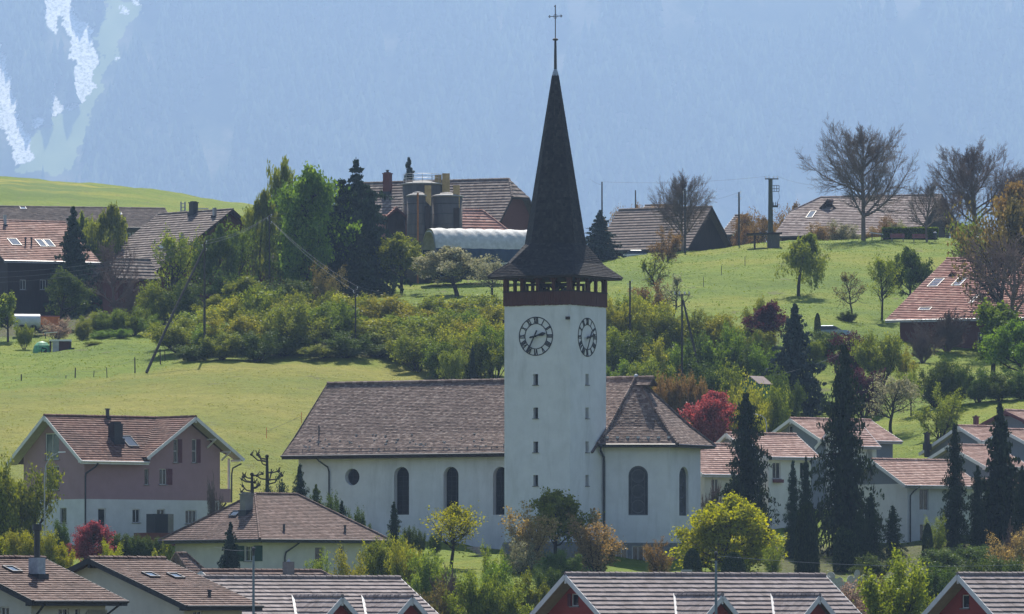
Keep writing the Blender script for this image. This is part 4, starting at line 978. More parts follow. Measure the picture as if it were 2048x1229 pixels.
    # plinths of the tower and nave
    for (xa, ya, xb, yb) in ((tx0-.07, ty0-.07, tx1+.07, ty0), (tx1, ty0, tx1+.07, ty1), (tx0-.07, ty0, tx0, ty1)): bm_.box(xa, ya, 0, xb, yb, st_+.02)
    bm_.box(-9.5, -HW-.06, 0, tx0-.08, -HW, st_)
    bm_.build('plinth', M['stone'], b.root)
    q = v(Rw+.12, 0, 0)
    pipe(b, b.root, [v(Re+.08, 3, zce-.1), v(Re-.25, 1, zce-.5), v(Rw+.2, 0, zce-1.1), v(Rw+.14, 0, zce-1.5), v(Rw+.14, 0, .4)], .10)
    return b
CH = build_church()
# ================================================================ HOUSES
DK = dict(depth=.18, frame=.05)
def sh(*a): return dict(shut=list(a))
def houses():
    # --- mauve house, upper storey mauve and base white
    W = [('l', 90, 867, 118, 920, dict(glass=M['glass_lite'], frame=.08)), ('l', 90, 932, 118, 981, dict(frame=.08)),
         ('l', 120, 1016, 133, 1047, dict(frame=.05, mull=0)),
         ('f', 289, 938, 297.5, 970, dict(mull=0, frame=.04)), ('f', 319, 938, 333, 970, dict(sw=.75, shut=[(1, 'shutter_red')])),
         ('f', 265, 1019, 280, 1046, {}), ('f', 314, 1019, 330, 1046, {}), ('f', 371, 1021, 393, 1048, dict(mull=2)),
         ('f', 196, 1017, 212, 1057, dict(name='door', mull=0, frame=.09)),
         ('f', 347, 879, 356, 926, dict(tran=1, mull=0, sw=.8, shut=[(1, 'shutter_red')])), ('f', 384, 879, 393, 926, dict(tran=1, mull=0, sw=.8, shut=[(1, 'shutter_red')]))]
    b = gable_house('mauve_house', 'mauve and white two-storey house with rust red roof, two white-edged gables and a corner balcony', 'house', (88, 832), 592, 40, 318, (163, 922), gz(-38, 592)-.6,
                    M['t_pinkhouse'], M['plaster_pink'], oe=1.0, og=1.05, split=(HZ-997)/F*586-(gz(-38, 592)-.6), wmat2=M['plaster_white2'], verge='trim_white', eave_board='trim_white', wins='defer', lip=.06, eaveB=298)
    # lengthen the body to carry the second gable: the front wall runs on to the right
    xg = b.along(388, (0, -b.wf, 0), (1, 0, 0)); hw = b.along(484, (xg, -b.wf, 0), (1, 0, 0))
    Lb = xg+hw
    s = b.hf/b.wf
    mb = MB(); tiles(mb, [(b.L, -.02+b.wb, b.zr-b.hb), (b.L-.1, 0, b.zr), (xg, 0, b.zr), (Lb-.1, b.wb, b.zr-b.hb)][::-1], .6, .9, .05)
    mb2 = mb.build('rear_roof', M['t_pinkhouse'], b.root)
    cross_gable(b, xg, .0, hw, b.hf*hw/b.wf*.93, b.wf+.3, M['t_pinkhouse'], M['plaster_pink'], oe=2.0, og=1.3, base=b.zr-b.hf-.3, flash=False, wall=False)
    fl = MB(); p0 = b.hit(298, 922, b.OF, b.NF)+b.NF*.12; p1 = b.hit(318, 842, b.OF, b.NF)+b.NF*.12; fl.beam(p0, p1, .2, .04, up=tuple(b.NF)); fl.build('valley_flashing', M['trim_white'], b.roof)
    xw = b.along(440, (0, -(b.wf-1.0), 0), (1, 0, 0)); x0 = 1.05
    yf = -(b.wf-1.0); tp = b.zr-b.hf-.05
    b.fr.outer = [(0, 0), (xw-x0, 0), (xw-x0, tp+.5), (0, tp+.5)]
    z2 = b.zr-.4
    b.ri.O = Vector((xw, yf, 0))
    # gable wall rises above the eave line on the front face
    gx = xg-x0; hg = hw-2.0
    sg = b.hf*.93/b.wf
    b.fr.outer = [(0, 0), (xw-x0, 0), (xw-x0, b.zr-.35-sg*(xw-xg)), (gx, b.zr-.35), (gx-(b.zr-.35-tp-.4)/sg, tp+.4), (0, tp+.4)]
    for w_ in W:
        fc = {'f': b.fr, 'l': b.le}[w_[0]]; fc.win(w_[1], w_[2], w_[3], w_[4], **w_[5])
    finish_walls(b)
    chimney(b, b.roof, 231, 846, 880, 21, b.OF, b.NF, M['metal_dark'], cap=True)
    chimney(b, b.roof, 215, 829, 836, 5, b.OF, b.NF, M['metal_dark'], cap=False, flue=.5)
    skylight(b, b.roof, 248, 874, 269, 895, b.OF, b.NF, b.UF)
    xp = .98
    pipe(b, b.root, [(1.7, -b.wf-.1, tp-.15), (1.6, -b.wf+.1, tp-.4), (xp+.15, yf-.12, tp-1.0), (xp+.1, yf-.1, tp-1.3), (xp+.1, yf-.1, .5)], .08)
    # balcony on the right corner
    bal = MB(); zb1 = (HZ-1000)/F*585-b.o.z; zb2 = (HZ-972)/F*585-b.o.z; bx = xw+1.25
    bal.box(xw+.01, yf+.1, zb1, bx, yf+4.2, zb1+.15); bal.box(xw+.01, yf+.1, zb1+.15, bx, yf+.2, zb2); bal.box(bx-.08, yf+.2, zb1+.15, bx, yf+4.2, zb2)
    bo = bal.build('balcony', M['plaster_pink'], b.root)
    q = MB(); q.box(bx-.2, yf+.12, zb2, bx-.04, yf+.28, tp+.5); q.build('balcony_post', M['trim_white'], bo)
    q = MB(); q.beam((xw+.05, yf+.5, zb1-1.1), (bx-.2, yf+.5, zb1-.05), .12, .12); q.build('bracket', M['wood_dark'], bo)
    pipe(b, b.root, [(Lb-.1, -b.wf-.05, tp+.05), (Lb-.7, -b.wf+.4, tp-.35), (bx+.1, yf+.1, tp-.9), (bx+.1, yf+.1, zb1)], .07)
    for t in (.42, .72):
        q = MB(); xx = xg+(hw)*t; zz = b.zr-sg*hw*t-.3; q.beam((xx, yf-.02, zz-.8), (xx, yf-1.2, zz-.12), .12, .12); q.beam((xx, yf-.02, zz-.1), (xx, yf-1.25, zz-.1), .12, .12); q.build('bracket', M['trim_white'], b.root)
    # --- hipped house in front of the nave
    base = gz(-38, 556)-.5
    h = hip_house('hipped_house', 'cream house with dark brown hipped roof, green shutters and chimney, below the nave', 'house', (520, 1079), 552, 38, 780, 318, 510, 989, 594, base, M['t_brown'], M['plaster_cream'], oe=.95, course=.26, tw=.28, lip=.035)
    h.le.win(489, 1092, 508, 1123, mull=1, sw=.9, shut=[(1, 'shutter_green'), (-1, 'shutter_green')])
    h.fr.win(630, 1094, 648, 1140, mull=0, frame=.06, name='door'); h.fr.win(678, 1093, 688, 1115, mull=0)
    finish_walls(h)
    chimney(h, h.roof, 493, 986, 1024, 19, h.OF, h.NL, M['concrete'])
    skylight(h, h.roof, 463, 1024, 478, 1034, Vector(h.OF), h.NL, Vector((0, -1, 0)))
    for x_, y_ in ((568, 1062), (690, 1064)):
        p = h.hit(x_, y_, h.OF, h.NF); q = MB(); q.lathe((p.x, p.y, p.z-.1), [(.13, 0), (.10, .1), (.09, .55), (.14, .57), (.12, .65)], 8); q.build('roof_vent', M['metal_dark'], h.roof)
    xx = h.along(603, (0, 0, 0), (1, 0, 0)); pipe(h, h.root, [(xx, -.08, h.ze-.05), (xx-.2, .2, h.ze-.35), (xx-.9, .85, h.ze-1.0), (xx-1.0, .87, h.ze-1.4), (xx-1.0, .87, .3)], .07)
    # its garage
    g = hip_house('garage', 'small pyramid-roofed brown garage between the low roof and the spruce', 'garage', (392, 1168), 532, 50, 440, 318, 352, 1108, 372, gz(-25, 532)-.8, M['t_brown'], M['plaster_cream'], oe=.4, course=.28, tw=.28, lip=.035)
    finish_walls(g)
    # --- two low pitched houses, bottom left
    a1 = gable_house('low_house', 'low-pitched house at bottom left with square pale chimney and tall dark flue', 'house', (-100, 1117), 358, 52, 90, (65, 1202), -6.8, M['t_brown'], M['plaster_cream'], oe=.8, og=.8, verge='trim_dark', eave_board='trim_dark',
                     course=.32, tw=.28, lip=.045, wins=[('l', 0, 1214, 18, 1240, {}), ('f', 117, 1217, 138, 1245, {}), ('f', 150, 1217, 160, 1245, dict(mull=0)), ('f', 175, 1220, 215, 1260, dict(mull=2))])
    chimney(a1, a1.roof, 74, 1116, 1153, 24, a1.OF, a1.NF, M['lead'], cap=False, flue=1.75)
    pipe(a1, a1.root, [(.9, -a1.wf-.1, a1.zr-a1.hf-.1), (1.0, -a1.wf+.6, a1.zr-a1.hf-.7), (1.0, -a1.wf+.68, a1.zr-a1.hf-1.2), (1.0, -a1.wf+.68, .3)], .06)
    pipe(a1, a1.root, [(a1.L-.5, -a1.wf-.1, a1.zr-a1.hf-.1), (a1.L-.9, -a1.wf+.6, a1.zr-a1.hf-.7), (a1.L-.9, -a1.wf+.68, a1.zr-a1.hf-1.2), (a1.L-.9, -a1.wf+.68, .3)], .06)
    skylight(a1, a1.roof, 14, 1136, 34, 1147, a1.OF, a1.NF, a1.UF)
    a2 = gable_house('low_house', 'low-pitched house with long cream gable wall and dark verge, right of the white chimney', 'house', (177, 1118), 386, 52, 330, (372, 1212), -6.3, M['t_brown'], M['plaster_cream'], oe=.8, og=.8, verge='trim_dark', eave_board='trim_dark',
                     course=.32, tw=.28, lip=.045, wins=[('f', 386, 1222, 405, 1250, {})])
    for (u0, v0, u1, v1) in ((291, 1148, 311, 1157), (341, 1150, 361, 1159)): skylight(a2, a2.roof, u0, v0, u1, v1, a2.OF, a2.NF, a2.UF)
    p = a2.hit(419, 1194, a2.OF, a2.NF); q = MB(); q.lathe((p.x, p.y, p.z-.1), [(.13, 0), (.10, .1), (.09, .4), (.14, .42), (.12, .5)], 8); q.build('roof_vent', M['metal_dark'], a2.roof)
    # --- row houses
    r1 = gable_house('row_house', 'grey-pink tiled row house roof with two small gables, in front of the hipped house', 'house', (372, 1156), 400, 36, 800, (502, 1284), gz(-15, 400)-.3, M['t_grey'], M['plaster_red'], oe=.6, og=.7, course=.46, tw=.36, lip=.070, verge='trim_white')
    for (fx, fy, bx_) in ((685, 1199, 570), (825, 1204, 705)):
        dr = 1.12; yf = r1.wf+.35; xc = r1.along(fx, (0, -yf, 0), (1, 0, 0)); cross_gable(r1, xc, dr, 2.15, 2.05, yf, M['t_grey'], M['plaster_red'], course=.44, tw=.36, base=r1.zr-r1.hf-.5, oe=.45, og=.55)
    b2 = gable_house('row_house', 'brown ridge with a short chimney peeping over the grey-pink row roof', 'house', (402, 1143), 425, 36, 672, (470, 1200), gz(-15, 400)-.3, M['t_brown'], M['plaster_cream'], course=.44, tw=.36, lip=.06, hipB=1.2)
    chimney(b2, b2.roof, 577, 1124, 1154, 17, b2.OF, b2.NF, M['concrete'], cap=False)
    q = MB(); p = b2.hit(577, 1150, b2.OF, b2.NF); top = (HZ-1124)/F*(b2.M @ p+b2.o).y-b2.o.z; q.lathe((p.x, p.y, top), [(.12, 0), (.08, .12), (.08, .2)], 8); q.build('flue', M['metal'], b2.roof)
    sk = dict(glass=M['glass'])
    r2 = gable_house('row_house', 'row house with red gable wall, white bargeboards and grey-pink tiles, in front of the choir', 'house', (1130, 1150), 400, 36, 1650, (1254, 1290), gz(3, 400)-.3, M['t_grey'], M['plaster_red'], oe=.7, og=1.0, course=.46, tw=.36, lip=.070,
                     wins=[('l', 1142, 1188, 1157, 1213, dict(mull=0, frame=.06, sw=.35, shut=[(-1, 'shutter_red')]))])
    for (fx, fy) in ((1445, 1197), (1640, 1201)):
        dr = 1.2; yf = r2.wf+.35; xc = r2.along(fx, (0, -yf, 0), (1, 0, 0)); cross_gable(r2, xc, dr, 2.4, 2.35, yf, M['t_grey'], M['plaster_red'], course=.44, tw=.36, base=r2.zr-r2.hf-.5, oe=.45, og=.55)
    r3 = gable_house('row_house', 'row house with red gable wall and grey-pink tiles at the bottom right corner', 'house', (1915, 1150), 400, 36, 2330, (2040, 1290), gz(22, 400)-.3, M['t_grey'], M['plaster_red'], oe=.7, og=1.0, course=.46, tw=.36, lip=.070,
                     wins=[('l', 1923, 1190, 1938, 1217, dict(mull=0, frame=.06))])
    # --- pink roofed houses on the right
    PK = dict(course=.34, tw=.33, lip=.055, oe=.55, og=.7, verge='trim_white', eave_board='metal')
    PK2 = {k: v for k, v in PK.items()}
    o1 = gable_house('terraced_house', 'pink-tiled house with grey boarded gable and small arched window, left of the tallest conifer', 'house', (1580, 838), 652, 38, 1742, (1642, 880), gz(26, 652)-1, M['t_pink'], M['plaster_grey'], D=3.3, wins='defer', **PK)
    o1.le.win(1577, 852, 1585, 873, mull=0, frame=.05); finish_walls(o1)
    o1b = gable_house('terraced_house', 'pink roof and white wall with window, right of the tallest conifer', 'house', (1665, 852), 648, 38, 1726, (1700, 893), gz(29, 648)-1, M['t_pink'], M['plaster_white2'], wins='defer', **dict(PK, og=.5))
    o1b.fr.win(1735, 895, 1753, 923, {}) if 0 else o1b.fr.win(1735, 896, 1753, 924); finish_walls(o1b)
    o2 = gable_house('terraced_house', 'pink-tiled house with white gable edge and shuttered window, between the two tall conifers', 'house', (1484, 868), 636, 38, 1592, (1533, 914), gz(22, 636)-1, M['t_pink'], M['plaster_white2'], wins='defer', D=2.5, **PK)
    o2.fr.win(1545, 925, 1561, 958); o2.fr.win(1600, 925, 1616, 958); finish_walls(o2)
    bx = MB(); u, v = o2.fr.uv(1553, 962); bx.box(.7+u-.5, o2.fr.O.y-.35, v-.18, .7+u+.6, o2.fr.O.y-.05, v+.12); bx.build('flower_box', M['shutter_red'], o2.root)
    o2s = gable_house('terraced_house', 'small grey gable with white edge peeping out between choir roof and dark conifer', 'house', (1452, 867), 640, 38, 1486, (1474, 887), gz(20, 640)-1, M['t_pink'], M['plaster_grey'], wins='defer', D=1.9, **dict(PK, oe=.3, og=.4)); finish_walls(o2s)
    o3 = gable_house('terraced_house', 'pink roof corner and pale wall directly behind the choir', 'house', (1345, 888), 630, 38, 1462, (1405, 949), gz(18, 630)-1, M['t_pink'], M['plaster_cream'], wins='defer', **PK)
    o3.fr.win(1424, 958, 1437, 985); finish_walls(o3)
    o4 = gable_house('terraced_house', 'white brick house with grey boarded gable top and pink tiles, right of the tallest conifer', 'house', (1743, 920), 612, 38, 1897, (1811, 971), gz(32, 612)-1, M['t_pink'], M['plaster_grey'], split=(HZ-968)/F*610-(gz(32, 612)-1), wmat2=M['plaster_white2'], wins='defer', **PK)
    o4.le.win(1738, 934, 1745, 961, mull=0, frame=.04); o4.fr.win(1839, 978, 1857, 1021, tran=0, sill=False); o4.fr.win(1840, 1049, 1856, 1082)
    finish_walls(o4)
    pipe(o4, o4.root, [(1.6, -o4.wf-.1, o4.zr-o4.hf-.1), (1.3, -o4.wf+.35, o4.zr-o4.hf-.5), (1.0, -o4.wf+.48, o4.zr-o4.hf-.9), (1.0, -o4.wf+.48, .3)], .06)
    o5 = gable_house('terraced_house', 'pink-tiled house with wide white gable edge and pale wall, upper right row', 'house', (1916, 853), 655, 38, 1992, (1962, 882), gz(42, 655)-2, M['t_pink'], M['plaster_grey'], D=5.6, wins='defer', **PK); finish_walls(o5)
    chimney(o5, o5.root, 1854, 865, 890, 8, o5.OF+Vector((0, 3, -2)), Vector((0, -.3, 1)).normalized(), M['trim_dark'])
    o6 = gable_house('terraced_house', 'grey gabled pink-tiled house half hidden by the slim dark conifer', 'house', (1897, 891), 634, 38, 1990, (1972, 934), gz(41, 634)-1, M['t_pink'], M['plaster_grey'], wins='defer', **PK); finish_walls(o6)
    o7 = gable_house('terraced_house', 'topmost pink roof at the right edge with red-edged verge and grey boards', 'house', (2010, 822), 662, 38, 2140, (2052, 842), gz(47, 662)-2, M['t_pink'], M['plaster_grey'], D=4.2, wins='defer', **dict(PK, verge='shutter_red')); finish_walls(o7)
    chimney(o7, o7.root, 1952, 832, 858, 8, o7.OF+Vector((0, 3, -2)), Vector((0, -.3, 1)).normalized(), M['shutter_red'])
    o8 = gable_house('terraced_house', 'pink-tiled house at the right edge behind the tallest right-hand spruce', 'house', (2006, 860), 645, 38, 2120, (2075, 898), gz(46, 645)-1, M['t_pink'], M['plaster_grey'], wins='defer', **PK); finish_walls(o8)
    o9 = gable_house('terraced_house', 'white house wall low behind the slim conifers at the right edge', 'house', (1945, 960), 626, 38, 2080, (1990, 1000), gz(45, 626)-1, M['t_pink'], M['plaster_white2'], wins='defer', **PK); finish_walls(o9)
    # --- farm buildings on the hill
    FM = dict(course=.56, tw=.42, lip=.085)
    f1 = gable_house('farmhouse', 'dark timber farmhouse with salmon red tiles and skylights at the upper left edge', 'farmhouse', (-60, 441), 822, 25, 131, (8, 521), gz(-58, 822)-2, M['t_red'], M['wood_dark'], oe=.9, og=.8, verge='wood_dark', eave_board='metal', capr=.15, **FM,
                     wins=[('f', 40, 560, 52, 580, {}), ('f', 80, 560, 92, 580, {})])
    for (u0, u1) in ((19, 38), (75, 89), (91, 105)): skylight(f1, f1.roof, u0, 479 if u0 < 50 else 481, u1, 492 if u0 < 50 else 495, f1.OF, f1.NF, f1.UF)
    chimney(f1, f1.roof, 10, 430, 452, 5, f1.OF, f1.NF, M['metal'], cap=False)
    for x_ in (51, 63): 
        p = f1.hit(x_, 492, f1.OF, f1.NF); q = MB(); q.lathe((p.x, p.y, p.z-.1), [(.1, 0), (.09, .9), (.15, .95), (.1, 1.1)], 8); q.build('roof_vent', M['metal_dark'], f1.roof)
    f2 = gable_house('long_barn', 'long grey tiled barn roof with a strip of windows, behind the salmon red farmhouse', 'barn', (-40, 414), 895, 12, 330, (-18, 452), gz(-45, 895)-2, M['t_slate'], M['wood_grey'], oe=.8, og=.8, verge='wood_dark', capr=.15, wins='defer', **FM)
    for x_ in range(240, 300, 12): f2.fr.win(x_, 466, x_+9, 480, mull=0, frame=.08)
    finish_walls(f2)
    for (u0, u1) in ((40, 52), (230, 243)): skylight(f2, f2.roof, u0, 415 if u0 < 99 else 426, u1, 420 if u0 < 99 else 431, f2.OF, f2.NF, f2.UF)
    f3 = gable_house('barn', 'big brown tiled barn roof sloping down left with a dark round-topped chimney', 'barn', (317, 430), 830, -48, 466, (158, 556), gz(-45, 815)-2.5, M['t_slate'], M['brown_red'], oe=.9, og=.9, verge='wood_dark', capr=.15, wins='defer', D=5, **FM)
    f3.fr.win(178, 570, 190, 590); f3.ri.win(330, 555, 342, 575); finish_walls(f3)
    chimney(f3, f3.roof, 387, 404, 428, 13, f3.OF, f3.NF, M['metal_dark'])
    chimney(f3, f3.roof, 429, 416, 434, 6, f3.OF, f3.NF, M['metal'], cap=False); chimney(f3, f3.roof, 364, 468, 480, 5, f3.OF, f3.NF, M['metal'], cap=False)
    skylight(f3, f3.roof, 318, 490, 334, 499, f3.OF, f3.NF, f3.UF)
    q = MB()
    for x_ in (362, 370): p = f3.loc(P(x_, 404, 838)); p2 = f3.loc(P(x_, 430, 838)); q.beam(p2, p, .14, .14)
    for y_ in (408, 415, 422): q.beam(f3.loc(P(361, y_, 838)), f3.loc(P(371, y_, 838)), .1, .1)
    q.build('roof_ladder', M['metal'], f3.root)
    q = MB(); a_, c_ = f3.loc(P(395, 418, 836)), f3.loc(P(417, 418, 836)); q.beam(a_, c_, 1.0, .12); q.beam((a_+c_)/2-Vector((0, 0, 1)), (a_+c_)/2, .1, .1); q.build('solar_collector', M['trim_white'], f3.root)
    f3b = gable_house('shed', 'low brown shed roof in front of the big barn, under the bare tree', 'shed', (212, 518), 806, 30, 300, (232, 556), gz(-47, 800)-1, M['t_slate'], M['brown_red'], oe=.6, og=.6, verge='wood_dark', **FM)
    f3c = gable_house('shed', 'small brown roof between the birch and the power pole at mid left', 'shed', (440, 505), 828, -20, 590, (432, 526), gz(-30, 828)-1, M['t_slate'], M['brown_red'], oe=.6, og=.6, verge='wood_dark', **FM)
    f4 = gable_house('farmhouse', 'large grey tiled farmhouse roof with hipped right end and tall brick chimney, behind the silos', 'farmhouse', (712, 368), 868, -24, 1042, (668, 452), gz(-10, 868)-2, M['t_slate'], M['brown_red'], oe=.9, og=.9, verge='wood_dark', capr=.16, D=6, hipB=1.6, hq=.42, **FM)
    chimney(f4, f4.roof, 775, 346, 386, 14, f4.OF, f4.NF, M['brown_red'], flue=.35)
    f4b = gable_house('barn', 'salmon red tiled barn roof between the silos and the spire', 'barn', (900, 421), 850, 14, 1012, (912, 466), gz(-4, 850)-2, M['t_farmred'], M['brown_red'], oe=.6, og=.6, verge='wood_dark', D=4, hipB=3.0, **FM)
    f4c = gable_house('farm_annex', 'red tiled annex with a dark dormer gable, left of the silos', 'annex', (742, 432), 846, 10, 835, (745, 492), gz(-15, 846)-2, M['t_farmred'], M['wood_dark'], oe=.6, og=.6, verge='wood_dark', D=4, **FM)
    xc = f4c.along(792, (0, -1.5, 0), (1, 0, 0)); cross_gable(f4c, xc, -.9, 1.6, 1.4, 2.2, M['t_farmred'], M['wood_dark'], course=.42, tw=.5, base=f4c.zr-3.6, verge='wood_red', flash=False)
    f5 = gable_house('barn', 'wide brown roofed barn on the ridge with a dark gable, behind the bare tree', 'barn', (1238, 421), 898, -30, 1424, (1190, 502), gz(22, 890)-3, M['t_slate2'], M['wood_dark'], oe=.8, og=.9, verge='wood_dark', D=9, capr=.16, **FM)
    f5b = gable_house('farmhouse', 'small far brown roof right of the dark barn gable', 'farmhouse', (1470, 432), 960, -30, 1495, (1440, 470), gz(30, 960)-3, M['t_slate2'], M['wood_dark'], D=5, **FM)
    f5c = gable_house('barn', 'low far roof left of the bare tree behind the brown barn', 'barn', (1290, 412), 990, -25, 1360, (1270, 440), gz(20, 990)-3, M['t_slate2'], M['wood_dark'], D=5, **FM)
    f6 = gable_house('farmhouse', 'wide grey-pink farmhouse roof with a dark dormer behind the large bare tree', 'farmhouse', (1600, 397), 915, -20, 1885, (1546, 473), gz(45, 900)-3, M['t_grey2'], M['wood_dark'], oe=.9, og=.9, verge='wood_dark', hipA=2.9, hq=.36, capr=.16, D=7, **FM)
    xc = f6.along(1657, (0, -3.2, 0), (1, 0, 0)); cross_gable(f6, xc, .5, 2.1, 2.2, 3.6, M['t_grey2'], M['wood_dark'], course=.42, tw=.5, base=f6.zr-6, verge='wood_dark', flash=False)
    skylight(f6, f6.roof, 1616, 424, 1629, 437, f6.OF, f6.NF, f6.UF)
    f7 = gable_house('farmhouse', 'dark farmhouse with broad salmon red tiled roof, skylights and dark dormer at the right edge', 'farmhouse', (1893, 519), 778, -24, 2330, (1771, 641), gz(50, 770)-2, M['t_farmred'], M['brown_red'], oe=1.3, og=1.2, verge='wood_dark', eave_board='metal', capr=.16, D=7, **dict(FM, course=.60, lip=.11),
                     wins=[('f', 1840, 665, 1852, 690, {}), ('f', 1955, 665, 1967, 690, {})])
    xc = f7.along(1906, (0, -5.4, 0), (1, 0, 0)); cross_gable(f7, xc, 1.8, 1.9, 1.9, 5.8, M['t_farmred'], M['wood_dark'], course=.42, tw=.5, base=f7.zr-7, verge='wood_dark', flash=False)
    for (u0, v0, u1, v1) in ((1862, 559, 1882, 575), (1910, 557, 1928, 573), (1838, 617, 1862, 622), (1945, 592, 1952, 608)): skylight(f7, f7.roof, u0, v0, u1, v1, f7.OF, f7.NF, f7.UF)
    for x_ in (1962, 1980): chimney(f7, f7.roof, x_, 509, 532, 7 if x_ < 1970 else 11, f7.OF, f7.NF, M['lead'], cap=False, flue=.3 if x_ > 1970 else 0)
    return locals()
M['t_slate2'] = tilemat('ridge_barn_tiles', [(.15, .118, .105), (.19, .148, .132), (.25, .195, .17)], (.09, .075, .065), .4)
M['t_grey2'] = tilemat('pale_farm_tiles', [(.16, .12, .115), (.27, .215, .20), (.40, .34, .32)], (.10, .08, .075), .55)
HO = houses()
# ================================================================ VEGETATION
def prism(segs, nside):     # tapered prisms for branch segments -> verts, quads
    p0 = np.array([s[0] for s in segs]); p1 = np.array([s[1] for s in segs]); r0 = np.array([s[2] for s in segs]); r1 = np.array([s[3] for s in segs])
    d = p1-p0; d /= np.linalg.norm(d, axis=1, keepdims=True)+1e-9
    h = np.where(np.abs(d[:, 2:3]) > .9, np.array([[1., 0, 0]]), np.array([[0., 0, 1]])); u = np.cross(d, h); u /= np.linalg.norm(u, axis=1, keepdims=True)+1e-9; v = np.cross(d, u)
    a = np.arange(nside)*2*math.pi/nside; n = len(segs)
    off = np.cos(a)[None, :, None]*u[:, None]+np.sin(a)[None, :, None]*v[:, None]
    A = p0[:, None]+off*r0[:, None, None]; B = p1[:, None]+off*r1[:, None, None]
    V = np.concatenate([A, B], 1).reshape(-1, 3); b0 = np.arange(n)[:, None]*2*nside; k = np.arange(nside)
    Fq = np.stack([b0+k, b0+(k+1) % nside, b0+(k+1) % nside+nside, b0+k+nside], -1).reshape(-1, 4)
    return V, Fq
def nrm(v): return v/(np.linalg.norm(v)+1e-9)
def grow(rs, cfg):
    segs, tips = [], []; st = list(cfg['stems'](rs))      # (p, d, L, r, lev)
    ML = cfg['levels']
    while st:
        p, d, L, r, lev = st.pop(); n = cfg['n'][lev]; up = cfg['up'][lev]; wig = cfg['wig'][lev]; s0 = cfg['start'][lev] if lev < ML else 2
        for i in range(n):
            d = nrm(d+rs.normal(size=3)*wig+np.array([0, 0, up])); q = p+d*L/n; t = (i+1)/n
            ra = r*(1-(i/n)*.72); rb = r*(1-t*.72); segs.append((p, q, ra, rb, lev))
            if lev < ML and t >= s0:
                for _ in range(cfg['k'][lev]):
                    az = rs.uniform(0, 2*math.pi); h = nrm(np.cross(d, [.3, .5, .8])); w_ = np.cross(d, h); side = h*math.cos(az)+w_*math.sin(az)
                    an = math.radians(cfg['ang'][lev]*rs.uniform(.75, 1.25)); cd = nrm(d*math.cos(an)+side*math.sin(an))
                    st.append((q, cd, L*cfg['ratio'][lev]*rs.uniform(.7, 1.15)*((cfg['env'](t) if lev == 0 and 'env' in cfg else 1.15-.55*t)), rb*cfg.get('rr', .62), lev+1))
            if lev == ML or (lev == ML-1 and t > .5): tips.append((q, d))
            p = q
        if lev < ML: st.append((p, d, L*cfg['ratio'][lev]*(.25 if lev == 0 and 'env' in cfg else .8), r*.28, lev+1))
    return segs, tips
def leaves(rs, c, s, stretch=1.6, hang=0, jit=.5):
    n = len(c); a = rs.normal(size=(n, 3))
    if hang: a[:, 2] -= hang
    a /= np.linalg.norm(a, axis=1, keepdims=True); b_ = np.cross(a, rs.normal(size=(n, 3))); b_ /= np.linalg.norm(b_, axis=1, keepdims=True)
    sz = s*rs.uniform(1-jit, 1+jit, (n, 1)); a = a*sz*stretch/2; b_ = b_*sz/2
    V = np.stack([c-a, c+b_, c+a, c-b_], 1).reshape(-1, 3); return V, np.arange(4*n).reshape(-1, 4)
class Proto: pass
def make_proto(name, seed, cfg):
    rs = np.random.RandomState(seed); pr = Proto()
    segs, tips = grow(rs, cfg)
    pts = np.array([t[0] for t in tips]); dirs = np.array([t[1] for t in tips])
    zt = np.percentile(pts[:, 2], 99.5)*1.0; zt = max(zt, .1)
    cx, cy_ = (0, 0); rad = np.percentile(np.hypot(pts[:, 0], pts[:, 1]), 96)
    S = np.array([.5/rad, .5/rad, 1/zt])*cfg.get('fit', .95)
    W_ = [(s[0]*S, s[1]*S, s[2]/zt, s[3]/zt, s[4]) for s in segs]
    minr = cfg.get('minr', .0012)
    W_ = [(a, b, max(r0, minr), max(r1, minr), l) for a, b, r0, r1, l in W_]
    big = [s for s in W_ if s[4] <= cfg.get('trunk_lev', 0)]; small = [s for s in W_ if s[4] > cfg.get('trunk_lev', 0)]
    V1, F1 = prism(big, 7); pr.trunk = npmesh('trunk', V1, F1, None, [M['bark']], smooth=True)
    V2, F2 = prism(small, 3)
    if not cfg.get('leaf'):
        pr.crown = npmesh('branches', V2, F2, np.full(len(F2), .5), [M['twig']]); pr.kind = 'bare'
        return pr
    if cfg.get('showtwig', 1):
        # heavier limbs belong to the trunk mesh
        lim = [s for s in small if s[4] <= cfg['levels']-1]
        if lim:
            V3, F3 = prism(lim, 4); pr.trunk = npmesh('trunk', np.concatenate([V1, V3]), np.concatenate([F1, F3+len(V1)]), None, [M['bark']], smooth=True)
    pts = pts*S; N = cfg['leaf']; idx = rs.randint(0, len(pts), N); cl = rs.uniform(0, 1, len(pts))
    sg = cfg['sig']; c = pts[idx]+rs.normal(size=(N, 3))*np.array([sg, sg, sg*cfg.get('sz', .8)])
    if cfg.get('droop'): c[:, 2] -= np.abs(rs.normal(size=N))*cfg['droop']
    if cfg.get('rise'): c += dirs[idx]*rs.uniform(0, cfg['rise'], (N, 1))
    c[:, 2] = np.maximum(c[:, 2], .01)
    V, Fq = leaves(rs, c, cfg['size'], cfg.get('stretch', 1.5), cfg.get('hang', 0))
    rnd = np.clip(.5*cl[idx]+.5*rs.uniform(0, 1, N), 0, 1)
    pr.crown = npmesh('crown', V, Fq, rnd, [M['l_green']]); pr.kind = 'leafy'; return pr
def one_trunk(h=.32, L=1.0, r=.035, lean=.03):
    return lambda rs: [(np.zeros(3), nrm(np.array([rs.normal()*lean, rs.normal()*lean, 1])), L, r, 0)]
